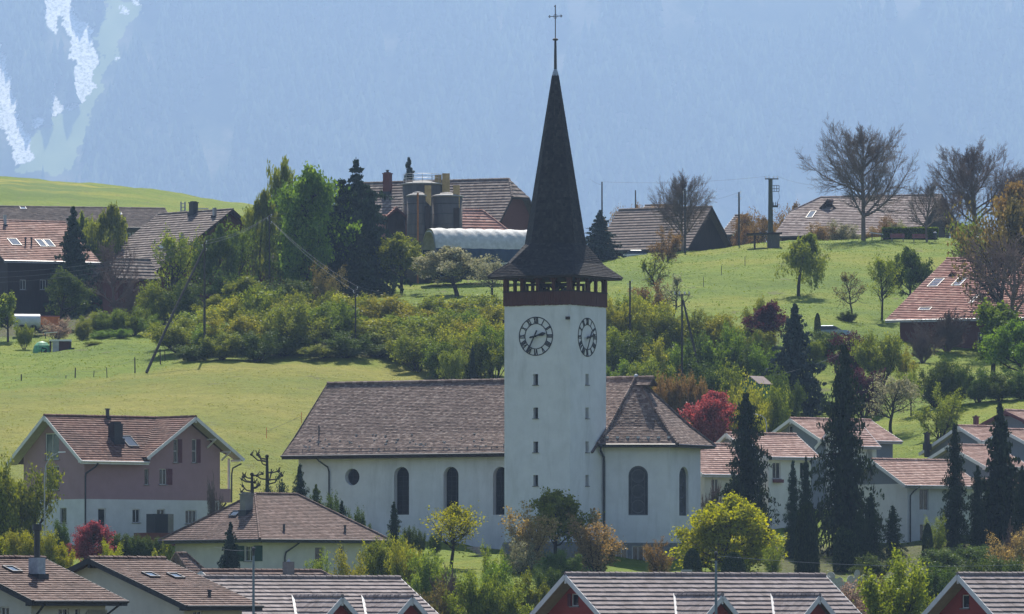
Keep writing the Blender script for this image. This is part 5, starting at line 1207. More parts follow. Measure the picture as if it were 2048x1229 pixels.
def many_stems(m, spread, L=1.0, r=.014, L2=.35):
    def f(rs):
        o = []
        for k in range(m):
            a = rs.uniform(0, 2*math.pi); t = math.radians(spread*math.sqrt(rs.uniform(0, 1))); o.append((np.array([math.cos(a), math.sin(a), 0])*.05, np.array([math.sin(t)*math.cos(a), math.sin(t)*math.sin(a), math.cos(t)]), L*rs.uniform(1-L2, 1), r, 0))
        return o
    return f
EB = lambda t: 1.25*max(0, 1-t)**.65*min(1, .55+t*1.3)+.16
ROUND = dict(stems=one_trunk(), levels=3, env=EB, n=[9, 5, 4, 3], k=[3, 2, 2], ang=[58, 45, 42], ratio=[.52, .55, .5], up=[.02, .07, .02, 0], wig=[.06, .14, .2, .2], start=[.26, .3, .3], leaf=14000, sig=.032, size=.022, rr=.6)
OVAL = dict(ROUND, n=[10, 5, 4, 3], k=[4, 2, 2], ratio=[.40, .55, .5], start=[.1, .25, .3], ang=[62, 42, 42], up=[.02, .06, .04, 0], leaf=22000, sig=.034, size=.020)
BIRCH = dict(ROUND, showtwig=0, k=[3, 2, 2], ratio=[.36, .6, .6], start=[.22, .3, .3], ang=[45, 40, 45], up=[.02, .02, -.06, -.25], wig=[.05, .12, .15, .1], leaf=10000, sig=.014, size=.018, droop=.07, hang=1.5, stretch=2.2)
SPARSE = dict(ROUND, leaf=4200, sig=.028, size=.020, k=[3, 2, 2], start=[.25, .2, .2], up=[.02, .08, .04, .02])
SHRUB = dict(stems=many_stems(11, 48), levels=2, n=[6, 5, 3], k=[2, 2], ang=[38, 40], ratio=[.42, .5], up=[.04, .04, .03], wig=[.12, .18, .2], start=[.15, .2], leaf=15000, sig=.038, size=.022, minr=.002, trunk_lev=0)
WILLOW = dict(stems=many_stems(14, 30), levels=2, n=[7, 4, 3], k=[2, 2], ang=[24, 24], ratio=[.42, .5], up=[.06, .10, .08], wig=[.07, .1, .1], start=[.2, .2], leaf=13000, sig=.026, size=.018, rise=.06, hang=-1.2, stretch=2.2, minr=.002, trunk_lev=0)
LOOSE = dict(SHRUB, stems=many_stems(8, 40), leaf=6000, sig=.032, size=.021)
BAREBIG = dict(stems=one_trunk(r=.030), levels=4, env=EB, n=[12, 8, 6, 4, 3], k=[3, 3, 2, 1], ang=[56, 40, 36, 36], ratio=[.62, .38, .44, .5], up=[.0, .075, .05, .05, .04], wig=[.04, .07, .1, .12, .14], start=[.18, .25, .25, .25], rr=.58, trunk_lev=1, minr=.0007, cont=1)
BARE = dict(stems=one_trunk(r=.032), env=EB, levels=3, n=[7, 7, 5, 4], k=[3, 2, 2], ang=[42, 40, 38], ratio=[.58, .5, .5], up=[.0, .04, .04, .05], wig=[.08, .14, .16, .16], start=[.25, .2, .2], rr=.6, trunk_lev=1, minr=.0018)
GNARL = dict(BARE, wig=[.18, .3, .3, .25], ang=[60, 55, 50], up=[.05, .08, .06, .06], start=[.35, .25, .2], leaf=900, sig=.02, size=.022, minr=.003)
BARESHRUB = dict(stems=many_stems(13, 45, r=.012), levels=3, n=[6, 5, 4, 3], k=[2, 2, 2], ang=[30, 32, 30], ratio=[.5, .5, .5], up=[.03, .04, .04, .04], wig=[.1, .14, .15, .15], start=[.15, .2, .2], minr=.0022, trunk_lev=0)
def conifer(name, seed, nb=46, per=8, prof=1.0, irregular=.3, droop=.25, tw=.5, n_leaf=16000, size=.022, bare_top=0, base=.06):
    rs = np.random.RandomState(seed); pr = Proto(); segs = [(np.array([0, 0, 0.]), np.array([0, 0, 1.]), .018, .003, 0)]
    cs, ln, cr, wt = [], [], [], []
    for i in range(nb):
        z = base+(1-base)*(i+rs.uniform(-.3, .3))/nb; z = min(max(z, base), .985); Rr = .5*(1-z)**prof+.006
        if bare_top and z > 1-bare_top: Rr *= .45
        lump = 1+irregular*math.sin(i*1.7+seed)*.5
        for k in range(per):
            a = rs.uniform(0, 2*math.pi); L = Rr*lump*rs.uniform(.45, 1.25); el = (rs.uniform(-.1, .22)+(z-.5)*.5)*.5
            m = max(3, int(L*22)); p = np.array([0, 0, z]); d = np.array([math.cos(a), math.sin(a), el])
            for j in range(m):
                q = p+d*L/m; d = nrm(d+np.array([0, 0, -droop*.16 if j < m*.6 else droop*.12])); 
                if k % 2 == 0: segs.append((p, q, .0035*(1-j/m)+.0012, .0035*(1-(j+1)/m)+.0012, 1))
                cs.append((p+q)/2); ln.append((.3+.7*(1-j/m))*min(1, .25+L*3)); cr.append(rs.uniform(0, 1)); wt.append((L+.015)/m); p = q
    cs = np.array(cs); w_ = np.array(ln); wt = np.array(wt); idx = rs.choice(len(cs), n_leaf, p=wt/wt.sum()); crr = np.array(cr)
    tw_ = tw*.055*w_[idx][:, None]; c = cs[idx]+rs.normal(size=(n_leaf, 3))*np.concatenate([tw_, tw_, tw_*.55], 1)
    V, Fq = leaves(rs, c, size, 1.9, .5); rnd = np.clip(.45*crr[idx]+.55*rs.uniform(0, 1, n_leaf), 0, 1)
    V1, F1 = prism(segs, 4); pr.trunk = npmesh('trunk', V1, F1, None, [M['bark']]); pr.crown = npmesh('crown', V, Fq, rnd, [M['l_spruce']]); pr.kind = 'leafy'; return pr
def column(name, seed, tops=1, n_leaf=9000, size=.022):
    rs = np.random.RandomState(seed); pr = Proto(); P_ = []
    per = n_leaf//tops
    for t in range(tops):
        ox, oy, hh, ww = (0, 0, 1, 1) if tops == 1 else (rs.uniform(-.24, .24), rs.uniform(-.24, .24), rs.uniform(.86, 1), .62)
        z = rs.beta(1.1, 1.05, per); a = rs.uniform(0, 2*math.pi, per); f = .5*ww*np.minimum(1, (z*7+.45))*np.sqrt(np.clip(1-z**3.2, 0, 1))*(1+.08*np.sin(a*5+z*13)+.05*np.sin(a*11-z*31))
        r = f*np.sqrt(rs.uniform(.45, 1, per)); P_.append(np.stack([ox+r*np.cos(a), oy+r*np.sin(a), z*hh], 1))
    c = np.concatenate(P_); V, Fq = leaves(rs, c, size, 2.4, -2.0)
    rnd = np.clip(rs.uniform(0, 1, len(c)), 0, 1)
    V1, F1 = prism([(np.zeros(3), np.array([0, 0, .6]), .03, .01, 0)], 6); pr.trunk = npmesh('trunk', V1, F1, None, [M['bark']]); pr.crown = npmesh('crown', V, Fq, rnd, [M['l_thuja']]); pr.kind = 'leafy'; return pr
PR = {
 'round': [make_proto('r', s, ROUND) for s in (1, 2, 3)], 'oval': [make_proto('o', s, OVAL) for s in (4, 5)], 'birch': [make_proto('b', s, BIRCH) for s in (6, 7)],
 'sparse': [make_proto('s', s, SPARSE) for s in (8, 9)], 'shrub': [make_proto('h', s, SHRUB) for s in (10, 11, 12, 13)], 'willow': [make_proto('w', s, WILLOW) for s in (14, 15, 16)],
 'loose': [make_proto('l', s, LOOSE) for s in (17, 18)], 'barebig': [make_proto('B', s, BAREBIG) for s in (19, 20)], 'bare': [make_proto('c', s, BARE) for s in (21, 22)],
 'gnarl': [make_proto('g', s, GNARL) for s in (23, 24)], 'bareshrub': [make_proto('e', s, BARESHRUB) for s in (25,)],
 'spruce': [conifer('s', s) for s in (30, 31)], 'ragged': [conifer('r', 33, nb=26, per=6, irregular=.7, droop=.45, bare_top=.22, prof=.6), conifer('r', 34, nb=30, per=7, irregular=.9, droop=.4, prof=.55, base=.03)],
 'slim': [conifer('m', s, nb=44, per=8, prof=.66, irregular=.55, droop=.3, tw=.8, n_leaf=20000, size=.016, base=.01) for s in (35, 36)],
 'column': [column('c', 40)], 'group': [column('g', 41, 5, 16000)],
}
TN = {'round': 'tree', 'oval': 'tree', 'birch': 'birch_tree', 'sparse': 'tree', 'shrub': 'shrub', 'willow': 'willow_shrub', 'loose': 'shrub', 'barebig': 'bare_tree', 'bare': 'bare_tree', 'gnarl': 'gnarled_tree',
      'bareshrub': 'bare_shrub', 'spruce': 'spruce_tree', 'ragged': 'conifer_tree', 'slim': 'conifer_tree', 'column': 'thuja', 'group': 'thuja'}
TCat = {'shrub': 'shrub', 'willow': 'shrub', 'loose': 'shrub', 'bareshrub': 'shrub', 'spruce': 'conifer', 'ragged': 'conifer', 'slim': 'conifer', 'column': 'thuja', 'group': 'thuja'}
VR = random.Random(11)
def plant(kind, px, d, top, wpx, mat, label, group=None, name=None, v=None, base=None, bark=None, rot=None, lean=0):
    g = G(px, d); zb = g.z-.08 if base is None else (HZ-base)/F*d
    H_ = max(.5, (HZ-top)/F*d-zb); W_ = wpx/F*d; L_ = PR[kind]; pr = L_[VR.randrange(len(L_)) if v is None else v % len(L_)]
    r = empty(name or TN[kind], (g.x, g.y, zb), VR.uniform(0, 6.28) if rot is None else R(rot), label, TCat.get(kind, 'tree'), group, (W_, W_, H_))
    if lean: r.rotation_euler[1] = R(lean)
    for nm, me, m in (('trunk', pr.trunk, bark or ('bark' if pr.kind == 'leafy' else 'twig')), ('branches' if pr.kind == 'bare' else 'crown', pr.crown, mat)):
        o = bpy.data.objects.new(nm, me); COL.objects.link(o); o.parent = r
        o.material_slots[0].link = 'OBJECT'; o.material_slots[0].material = M[m]
    return r
ORD = ['leftmost', 'second', 'third', 'fourth', 'fifth', 'sixth', 'seventh', 'eighth', 'ninth', 'tenth', 'eleventh', 'twelfth', 'thirteenth', 'fourteenth', 'fifteenth', 'sixteenth', 'seventeenth', 'eighteenth']
def number_groups():      # shrubs of one row: say which one, counted from the left
    g = {}
    for o in COL.objects:
        if o.get('group') and o.parent is None and o.get('label'): g.setdefault((o['group'], o['label']), []).append(o)
    for (gr, lb), os_ in g.items():
        if len(os_) < 2: continue
        os_.sort(key=lambda o: o.location.x/o.location.y)
        for i, o in enumerate(os_): o['label'] = lb+(', leftmost' if i == 0 else ', rightmost' if i == len(os_)-1 else ', %s from left' % ORD[i])
def vegetation():
    T = plant
    # ---- upper left farm
    T('spruce', 146, 814, 412, 135, 'l_spruce', 'dark pointed spruce between the salmon red farmhouse and the pale birch')
    T('birch', 206, 826, 398, 118, 'l_birch', 'pale yellow-green birch right of the pointed spruce', v=0)
    T('birch', 172, 832, 415, 60, 'l_birch', 'narrow pale birch directly behind the pointed spruce')
    T('round', 118, 788, 540, 118, 'l_dark', 'blue-green round tree in front of the dark farmhouse')
    T('round', 16, 772, 586, 85, 'l_birch', 'yellow-green tree at the left edge beside the round tank')
    T('willow', 48, 764, 650, 36, 'l_birch', 'slender yellow-green sapling left of the garden shelter')
    T('loose', 112, 772, 634, 60, 'l_pinkblossom', 'thin blossoming tree behind the garden shelter')
    T('bare', 226, 796, 478, 130, 'twig_brown', 'bare brown tree in front of the low shed roof', bark='twig_brown')
    T('bareshrub', 262, 790, 560, 90, 'twig_brown', 'bare brown thicket in front of the red barn wall', bark='twig_brown')
    for i, (px, tp, wd, m) in enumerate(((190, 625, 60, 'l_hedge'), (228, 618, 70, 'l_ground'), (268, 612, 70, 'l_ground'), (165, 640, 50, 'l_hedge'), (300, 630, 50, 'l_ground'), (205, 660, 50, 'l_green'), (245, 658, 46, 'l_green'))):
        T('shrub', px, 776-i*1.5, tp, wd, m, 'low green shrub on the bank below the big brown barn', 'shrubs on the bank below the barn')
    T('shrub', 186, 762, 685, 40, 'l_birch', 'small pale bush alone on the grass right of the garden shelter')
    T('sparse', 345, 792, 455, 110, 'l_hedge', 'loose olive tree left of the leaning brace pole', v=0)
    T('sparse', 395, 796, 470, 90, 'l_hedge', 'loose olive tree right behind the tall power pole', v=1)
    T('round', 436, 788, 452, 100, 'l_dark', 'dark leafy tree right of the tall power pole')
    T('sparse', 470, 800, 440, 90, 'l_green', 'thin green tree left of the hanging birches')
    T('shrub', 320, 782, 560, 90, 'l_hedge', 'olive shrub at the foot of the big barn gable')
    T('shrub', 370, 780, 560, 90, 'l_dark', 'dark shrub between the brace pole and the power pole')
    T('shrub', 470, 782, 545, 110, 'l_dark', 'dark shrub under the thin green tree')
    T('shrub', 525, 784, 560, 100, 'l_dark', 'dark shrub below the hanging birches')
    # ---- tall group
    T('birch', 556, 818, 303, 96, 'l_birch', 'tallest birch with hanging yellow-green twigs, rising above the farm', v=1)
    T('birch', 515, 812, 368, 95, 'l_birch', 'lower hanging birch at the left of the tall tree group', v=0)
    T('birch', 590, 822, 350, 80, 'l_birch', 'hanging birch between the tallest birch and the vivid green tree', v=1)
    T('oval', 632, 800, 333, 165, 'l_green', 'dense vivid green tree in the middle of the tall group', v=0)
    T('oval', 590, 806, 420, 110, 'l_dark', 'dark green tree under the tallest birch', v=1)
    T('ragged', 712, 812, 314, 200, 'l_spruce', 'ragged dark spruce with bare tip right of the vivid green tree', v=0)
    T('ragged', 682, 803, 360, 160, 'l_spruce', 'shorter ragged spruce squeezed against the vivid green tree', v=1)
    T('ragged', 742, 808, 380, 120, 'l_spruce', 'low dark spruce at the right end of the tall group', v=1)
    T('ragged', 655, 800, 440, 130, 'l_thuja', 'dark conifer low under the vivid green tree', v=0)
    T('ragged', 700, 800, 450, 130, 'l_thuja', 'dark conifer low under the ragged spruce', v=1)
    T('spruce', 818, 895, 314, 110, 'l_bluespruce', 'blue-green spruce tip rising behind the silos')
    T('round', 803, 808, 468, 118, 'l_hedge', 'round olive tree in front of the red annex and silos')
    T('round', 915, 800, 492, 165, 'l_blossom', 'pale blossoming fruit tree in front of the white tunnel shed', v=1)
    T('sparse', 985, 796, 515, 90, 'l_blossom', 'thin blossoming tree just left of the belfry roof')
    T('loose', 657, 786, 528, 80, 'l_brown', 'brown budding shrub below the dark spruces')
    T('shrub', 600, 786, 560, 100, 'l_dark', 'dark shrub left of the brown budding shrub')
    T('shrub', 560, 786, 580, 80, 'l_dark', 'dark low shrub at the foot of the second power pole')
    T('round', 425, 770, 590, 90, 'l_hedge', 'olive bush rising at the left end of the long hedgerow')
    T('round', 503, 774, 552, 110, 'l_hedge', 'olive bush rising behind the left half of the long hedgerow')
    # ---- long hedgerow below the farm
    rr = random.Random(4)
    back = [(352, 672), (385, 640), (425, 612), (470, 598), (515, 585), (560, 590), (605, 592), (650, 600), (695, 600), (740, 592), (785, 602), (830, 600), (875, 594), (920, 598), (962, 590), (1000, 600)]
    for i, (px, tp) in enumerate(back):
        T(('willow', 'shrub', 'shrub')[i % 3], px, 754+rr.uniform(-5, 6), tp+rr.uniform(-14, 10), rr.uniform(105, 145), ['l_willow', 'l_hedge', 'l_birch', 'l_willow', 'l_hedge'][i % 5], 'yellow-olive shrub in the back row of the long hedgerow', 'shrubs of the long hedgerow, back row')
    for i in range(13):
        px = 372+i*50+rr.uniform(-12, 12); T('shrub' if i % 3 else 'willow', px, 741+rr.uniform(-4, 5), 628+rr.uniform(-26, 20)+(30 if i == 0 else 0), rr.uniform(112, 150), ['l_hedge', 'l_green', 'l_willow', 'l_hedge', 'l_birch'][i % 5], 'dense green shrub in the front row of the long hedgerow', 'shrubs of the long hedgerow, front row')
    for i, px in enumerate(range(390, 900, 62)):
        T('shrub', px+rr.uniform(-16, 16), 733+rr.uniform(-2, 3), 676+rr.uniform(-16, 14), rr.uniform(90, 125), ['l_dark', 'l_hedge', 'l_dark'][i % 3], 'low dark shrub along the meadow edge of the long hedgerow', 'low shrubs at the meadow edge')  # mostly the dark leaf colour: shade at the hedge base put into the leaves
    for i, (px, d, tp, wd) in enumerate(((835, 728, 672, 105), (875, 724, 680, 100), (915, 727, 655, 110), (950, 722, 668, 95), (990, 724, 650, 100))):
        T('shrub' if i % 2 else 'willow', px, d, tp, wd, ['l_hedge', 'l_green', 'l_willow'][i % 3], 'leafy shrub of the hedgerow end just above the nave ridge', 'shrubs above the nave ridge')
    T('willow', 975, 728, 640, 80, 'l_willow', 'tall yellow willow shrub against the left side of the tower')
    T('willow', 905, 716, 700, 55, 'l_birch', 'young pale shrub above the nave ridge')
    T('slim', 945, 718, 690, 22, 'l_spruce', 'small dark conifer above the nave ridge')
    # ---- right of the tower
    for i, (px, d, tp, wd, k, m) in enumerate(((1232, 752, 598, 80, 'willow', 'l_willow'), (1262, 756, 585, 80, 'shrub', 'l_hedge'), (1300, 752, 600, 100, 'willow', 'l_willow'), (1345, 750, 618, 105, 'shrub', 'l_hedge'), (1395, 752, 622, 105, 'willow', 'l_hedge'),
                                               (1440, 750, 628, 90, 'shrub', 'l_willow'), (1480, 748, 650, 90, 'willow', 'l_hedge'), (1520, 744, 660, 80, 'shrub', 'l_hedge'))):
        T(k, px, d, tp, wd, m, 'yellow-olive shrub on the bank right of the tower', 'shrubs on the bank right of the tower')
    for i, (px, d, tp, wd, m) in enumerate(((1228, 735, 655, 85, 'l_hedge'), (1270, 732, 668, 90, 'l_dark'), (1318, 730, 680, 90, 'l_willow'), (1360, 728, 690, 100, 'l_green'), (1405, 728, 668, 95, 'l_dark'), (1450, 726, 650, 100, 'l_green'),
                                            (1495, 724, 672, 90, 'l_dark'), (1530, 722, 690, 80, 'l_green'), (1250, 715, 720, 80, 'l_green'), (1300, 710, 715, 95, 'l_hedge'), (1345, 712, 730, 90, 'l_dark'), (1420, 708, 720, 110, 'l_dark'), (1475, 706, 730, 90, 'l_hedge'), (1530, 700, 745, 80, 'l_dark'), (1570, 702, 740, 80, 'l_dark'))):
        T('shrub', px, d, tp, wd, m, 'leafy green shrub on the shady bank below the crossed poles', 'shrubs on the shady bank')
    for px, tp, wd in ((1330, 752, 60), (1365, 748, 60), (1395, 758, 50)): T('willow', px, 690, tp, wd, 'l_ochre', 'ochre budding bush behind the choir roof', 'ochre bushes behind the choir')
    T('loose', 1500, 668, 758, 110, 'l_willow', 'yellow-olive bush above the pink roofs, below the green hut', v=0)
    T('shrub', 1548, 684, 768, 70, 'l_hedge', 'olive bush half covering the green garden hut')
    T('loose', 1510, 682, 776, 60, 'l_willow', 'yellowish bush in front of the green garden hut')
    T('shrub', 1470, 672, 772, 70, 'l_willow', 'dull yellow bush right of the red-leaved tree')
    T('gnarl', 1322, 792, 505, 105, 'l_hedge', 'gnarled half-bare tree on the slope above the bank', v=0)
    T('gnarl', 1345, 778, 545, 80, 'l_blossom', 'small leaning fruit tree below the gnarled tree', v=1)
    T('loose', 1310, 786, 560, 90, 'l_ochre', 'brownish bush under the gnarled half-bare tree')
    T('loose', 1330, 850, 455, 70, 'l_ochre', 'pale ochre bush in front of the brown ridge barn')
    # ---- ridge right
    T('barebig', 1366, 880, 340, 125, 'twig', 'bare tree with upright fan of twigs in front of the ridge barn', v=1)
    T('spruce', 1200, 866, 420, 110, 'l_bluespruce', 'bluish spruce on the ridge just right of the spire')
    for i, (px, d, tp, wd) in enumerate(((1225, 930, 418, 60), (1265, 935, 405, 60), (1300, 932, 404, 60), (1335, 935, 405, 50), (1240, 928, 430, 50), (1500, 940, 418, 60), (1545, 935, 425, 60), (1520, 925, 430, 60), (1480, 930, 438, 60), (1580, 938, 402, 70), (1600, 930, 425, 60))):
        T('sparse' if i % 2 else 'loose', px, d, tp, wd, 'l_ochre', 'ochre budding tree along the ridge behind the barns', 'ochre trees along the ridge')
    T('barebig', 1727, 872, 240, 196, 'twig', 'largest bare tree with wide fan crown standing alone on the ridge', v=0, rot=40)
    T('bare', 1854, 868, 352, 100, 'twig', 'small bare tree beside the clipped hedge and benches', v=0)
    T('barebig', 1948, 892, 278, 190, 'twig_brown', 'large bare purplish tree at the right of the ridge', v=1, rot=120)
    T('barebig', 2040, 888, 325, 130, 'twig_brown', 'bare purplish tree at the right edge of the ridge', v=0, rot=200)
    T('bare', 1905, 884, 380, 110, 'twig_brown', 'bare thicket tree between the small bare tree and the purplish one', v=1)
    for i, (px, tp, wd) in enumerate(((1640, 445, 70), (1675, 440, 70), (1775, 430, 60), (1800, 440, 60), (1755, 452, 50), (1700, 455, 60))):
        T('loose', px, 888, tp, wd, 'l_blossom' if i % 2 else 'l_ochre', 'pale budding bush in front of the wide grey-pink roof', 'pale bushes in front of the ridge farmhouse')
    T('bareshrub', 1930, 880, 440, 110, 'twig_brown', 'brown thicket on the ridge right of the clipped hedge', bark='twig_brown')
    # ---- orchard slope
    T('birch', 1597, 803, 460, 118, 'l_birch', 'drooping yellow-green fruit tree in the middle of the slope', v=0)
    T('gnarl', 1703, 777, 540, 78, 'l_brown', 'bare gnarled fruit tree with shrubby base on the slope', v=1)
    T('shrub', 1697, 776, 622, 44, 'l_dark', 'dark shrub at the foot of the gnarled fruit tree')
    T('sparse', 1764, 782, 505, 84, 'l_hedge', 'thin olive fruit tree left of the right-hand farmhouse', v=0)
    T('round', 1826, 790, 495, 96, 'l_dark', 'dark leafy fruit tree above the farmhouse roof corner')
    T('sparse', 1998, 758, 385, 190, 'l_brown', 'tall half-leafed tree standing before the right-hand farmhouse', v=1, rot=70)
    T('oval', 2050, 800, 365, 150, 'l_ochre', 'olive-brown tree behind the farmhouse at the right edge', v=1)
    T('sparse', 1945, 800, 425, 100, 'l_hedge', 'thin olive tree rising behind the farmhouse ridge', v=0)
    T('bare', 2030, 750, 462, 260, 'twig_brown', 'bare spreading tree in front of the salmon red roof', v=0, rot=300)
    T('bareshrub', 1895, 752, 622, 120, 'twig_brown', 'bare brown thicket in front of the farmhouse wall', bark='twig_brown')
    T('bareshrub', 1845, 742, 655, 80, 'twig_brown', 'lower bare thicket at the left corner of the farmhouse', bark='twig_brown')
    T('round', 1550, 748, 604, 108, 'l_purple', 'dark purple-leaved tree left of the blue-green spruce')
    T('willow', 1524, 752, 598, 70, 'l_hedge', 'olive shrub peeping out behind the purple-leaved tree')
    T('shrub', 1708, 734, 662, 90, 'l_purple', 'dark purple shrub in front of the parked car')
    T('shrub', 1655, 746, 661, 92, 'l_dark', 'clipped dark green bush below the parked car')
    T('shrub', 1620, 742, 676, 60, 'l_hedge', 'olive bush left of the clipped dark bush')
    T('column', 1635, 756, 627, 14, 'l_thuja', 'small pointed thuja beside the parked car')
    T('spruce', 1590, 714, 606, 175, 'l_bluespruce', 'broad blue-green spruce on the bank above the pink roofs')
    T('willow', 1762, 726, 668, 110, 'l_hedge', 'feathery olive willow bush below the farmhouse')
    T('loose', 1812, 726, 690, 60, 'l_willow', 'pale bush with yellow flowers at the farmhouse corner')
    T('shrub', 1725, 705, 735, 90, 'l_purple', 'purplish dark bush behind the tallest conifer')
    T('sparse', 1782, 688, 748, 125, 'l_blossom', 'pale blossoming tree on the grass right of the tallest conifer', v=0)
    T('sparse', 1822, 700, 735, 60, 'l_birch', 'slim young tree on the green bank under the farmhouse')
    T('loose', 1880, 680, 770, 110, 'l_birch', 'thin pale green bush above the white gable edge', v=1)
    T('round', 1985, 722, 605, 190, 'l_green', 'big fresh green tree hiding the lower farmhouse wall', v=2)
    T('round', 2050, 712, 640, 150, 'l_green', 'fresh green tree at the right edge below the farmhouse', v=1)
    for i, (px, tp) in enumerate(((1870, 720), (1910, 715), (1955, 735), (2000, 745), (2045, 735))): T('shrub', px, 704, tp, 80, 'l_dark', 'dark bush in the shade under the big green trees', 'dark bushes under the green trees')
    # ---- behind the choir and terraced houses
    T('oval', 1412, 668, 783, 130, 'l_red', 'red-leaved tree right of the choir roof', v=1, base=915)
    T('bareshrub', 1418, 625, 965, 50, 'twig_brown', 'bare brown shrub against the right side of the choir', bark='twig_brown')
    T('slim', 1492, 606, 784, 140, 'l_thuja', 'tall dark conifer between the red-leaved tree and the pink roofs', v=0)
    T('slim', 1687, 600, 690, 160, 'l_thuja', 'tallest broad dark conifer in front of the terraced houses', v=1)
    T('slim', 1520, 600, 985, 60, 'l_thuja', 'dark conifer at the foot of the tall one right of the choir', v=0)
    T('slim', 1586, 596, 922, 52, 'l_spruce', 'slim dark conifer left of its twin before the white wall', v=1)
    T('slim', 1612, 597, 912, 52, 'l_spruce', 'slim dark conifer right of its twin before the white wall', v=0)
    T('group', 1614, 576, 1002, 62, 'l_thuja', 'massive clipped thuja with several rounded tips', v=0)
    T('column', 1385, 572, 1098, 40, 'l_thuja', 'small clipped thuja left of the bright yellow-green tree')
    T('column', 1467, 566, 1106, 52, 'l_thuja', 'small clipped thuja below the bright yellow-green tree')
    T('group', 1697, 584, 1052, 60, 'l_thuja', 'lower thuja clump right of the massive clipped one')
    T('slim', 1742, 592, 985, 70, 'l_thuja', 'dark conifer in front of the left corner of the white brick house', v=0)
    T('slim', 1785, 596, 1012, 60, 'l_thuja', 'dark conifer with upswept arms before the white brick wall', v=1)
    T('slim', 1720, 590, 1020, 60, 'l_thuja', 'short dark conifer between thuja clump and white brick house', v=1)
    T('column', 1855, 590, 1048, 24, 'l_thuja', 'narrow thuja below the window of the white brick house')
    T('slim', 1910, 602, 848, 78, 'l_thuja', 'slim spire-shaped conifer right of the white brick house', v=1)
    T('slim', 1955, 604, 930, 56, 'l_thuja', 'shorter slim conifer left of the tall right-hand spruce', v=0)
    T('spruce', 2000, 606, 802, 150, 'l_thuja', 'tall dark spruce in front of the pink roofs at the right')
    T('slim', 2044, 600, 930, 66, 'l_thuja', 'dark conifer at the right edge', v=0)
    T('shrub', 1885, 578, 1098, 110, 'l_dark', 'dark mounded shrub below the narrow thuja')
    T('shrub', 1955, 580, 1090, 110, 'l_dark', 'dark mounded shrub below the slim conifers')
    T('bareshrub', 2020, 576, 1045, 90, 'twig_brown', 'bare copper shrub at the lower right', bark='twig_brown')
    T('loose', 2015, 574, 1060, 80, 'l_orange', 'shrub with a few copper leaves at the lower right')
    T('loose', 1870, 594, 1030, 50, 'l_birch', 'pale green bush beside the narrow thuja')
    T('loose', 1545, 574, 1080, 60, 'l_hedge', 'pale bush between the bright tree and the massive thuja')
    T('shrub', 1750, 574, 1110, 80, 'l_dark', 'dark bush in the graveyard corner')
    # ---- in front of the church
    T('oval', 1452, 582, 990, 208, 'l_bright', 'bright yellow-green tree in front of the choir corner', v=0, base=1175)
    T('round', 1112, 580, 978, 150, 'l_hedge', 'dark olive tree in front of the tower foot', v=0)
    T('loose', 1058, 576, 1008, 135, 'l_orange', 'copper-brown leaved tree left in front of the tower', v=1)
    T('loose', 1192, 576, 1022, 135, 'l_orange', 'copper-brown leaved tree with spreading boughs right of the tower foot', v=1)
    T('loose', 1045, 572, 1080, 70, 'l_blossom', 'pale green bush under the copper-brown tree')
    T('shrub', 1120, 568, 1100, 80, 'l_dark', 'dark bush at the foot of the olive tree')
    T('loose', 1318, 578, 1075, 62, 'l_ochre', 'small ochre-orange tree before the basement windows')
    T('sparse', 902, 577, 1004, 135, 'l_bright', 'young yellow-green tree on the grass before the nave', v=1)
    T('slim', 788, 588, 1003, 40, 'l_thuja', 'compact dark thuja below the first arched window')
    for i, (px, tp, wd) in enumerate(((822, 1052, 30), (840, 1060, 26), (870, 1062, 30), (735, 1048, 26))): T('shrub', px, 588, tp, wd, 'l_dark', 'low dark evergreen along the nave wall', 'low evergreens along the nave')
    T('slim', 600, 590, 930, 62, 'l_thuja', 'dark juniper at the left corner of the nave', v=1)
    for i, (px, tp, wd) in enumerate(((565, 958, 62), (632, 968, 55), (658, 985, 52), (684, 1002, 46), (706, 1015, 44), (726, 1035, 40), (545, 968, 50))):
        T('slim' if i % 2 else 'shrub', px, 584, tp, wd, 'l_dark' if i % 3 else 'l_spruce', 'dark juniper in the sloping row behind the hipped roof', 'junipers behind the hipped roof')
    T('spruce', 461, 543, 1043, 84, 'l_bluespruce', 'blue-green spruce before the green-shuttered window')
    T('willow', 34, 574, 915, 150, 'l_hedge', 'fresh green tree at the left edge in front of the mauve house')
    for i, (px, tp, wd) in enumerate(((-5, 1070, 60), (25, 1060, 66), (62, 1064, 66), (98, 1058, 60), (128, 1085, 50))): T('shrub', px, 558, tp, wd, 'l_bright' if i % 2 == 0 else 'l_willow', 'yellow-green bush behind the low brown roof at left', 'yellow-green bushes behind the low roof')
    T('oval', 182, 572, 1042, 92, 'l_red', 'red-leaved bush below the mauve house', v=1, base=1135)
    T('shrub', 120, 578, 1040, 40, 'l_dark', 'dark bush under the corner pipe of the mauve house')
    T('loose', 224, 568, 1080, 45, 'l_bright', 'thin yellow-green bush right of the red-leaved bush')
    for i in range(6): T('shrub', 225+i*20, 574, 1066+i*2, 44, 'l_dark', 'dark clipped hedge shrub below the mauve house wall', 'dark hedge below the mauve house')
    T('shrub', 326, 562, 1086, 46, 'l_willow', 'small yellow bush left of the garage roof')
    T('bareshrub', 432, 585, 955, 40, 'twig', 'bare twiggy bush at the balcony corner')
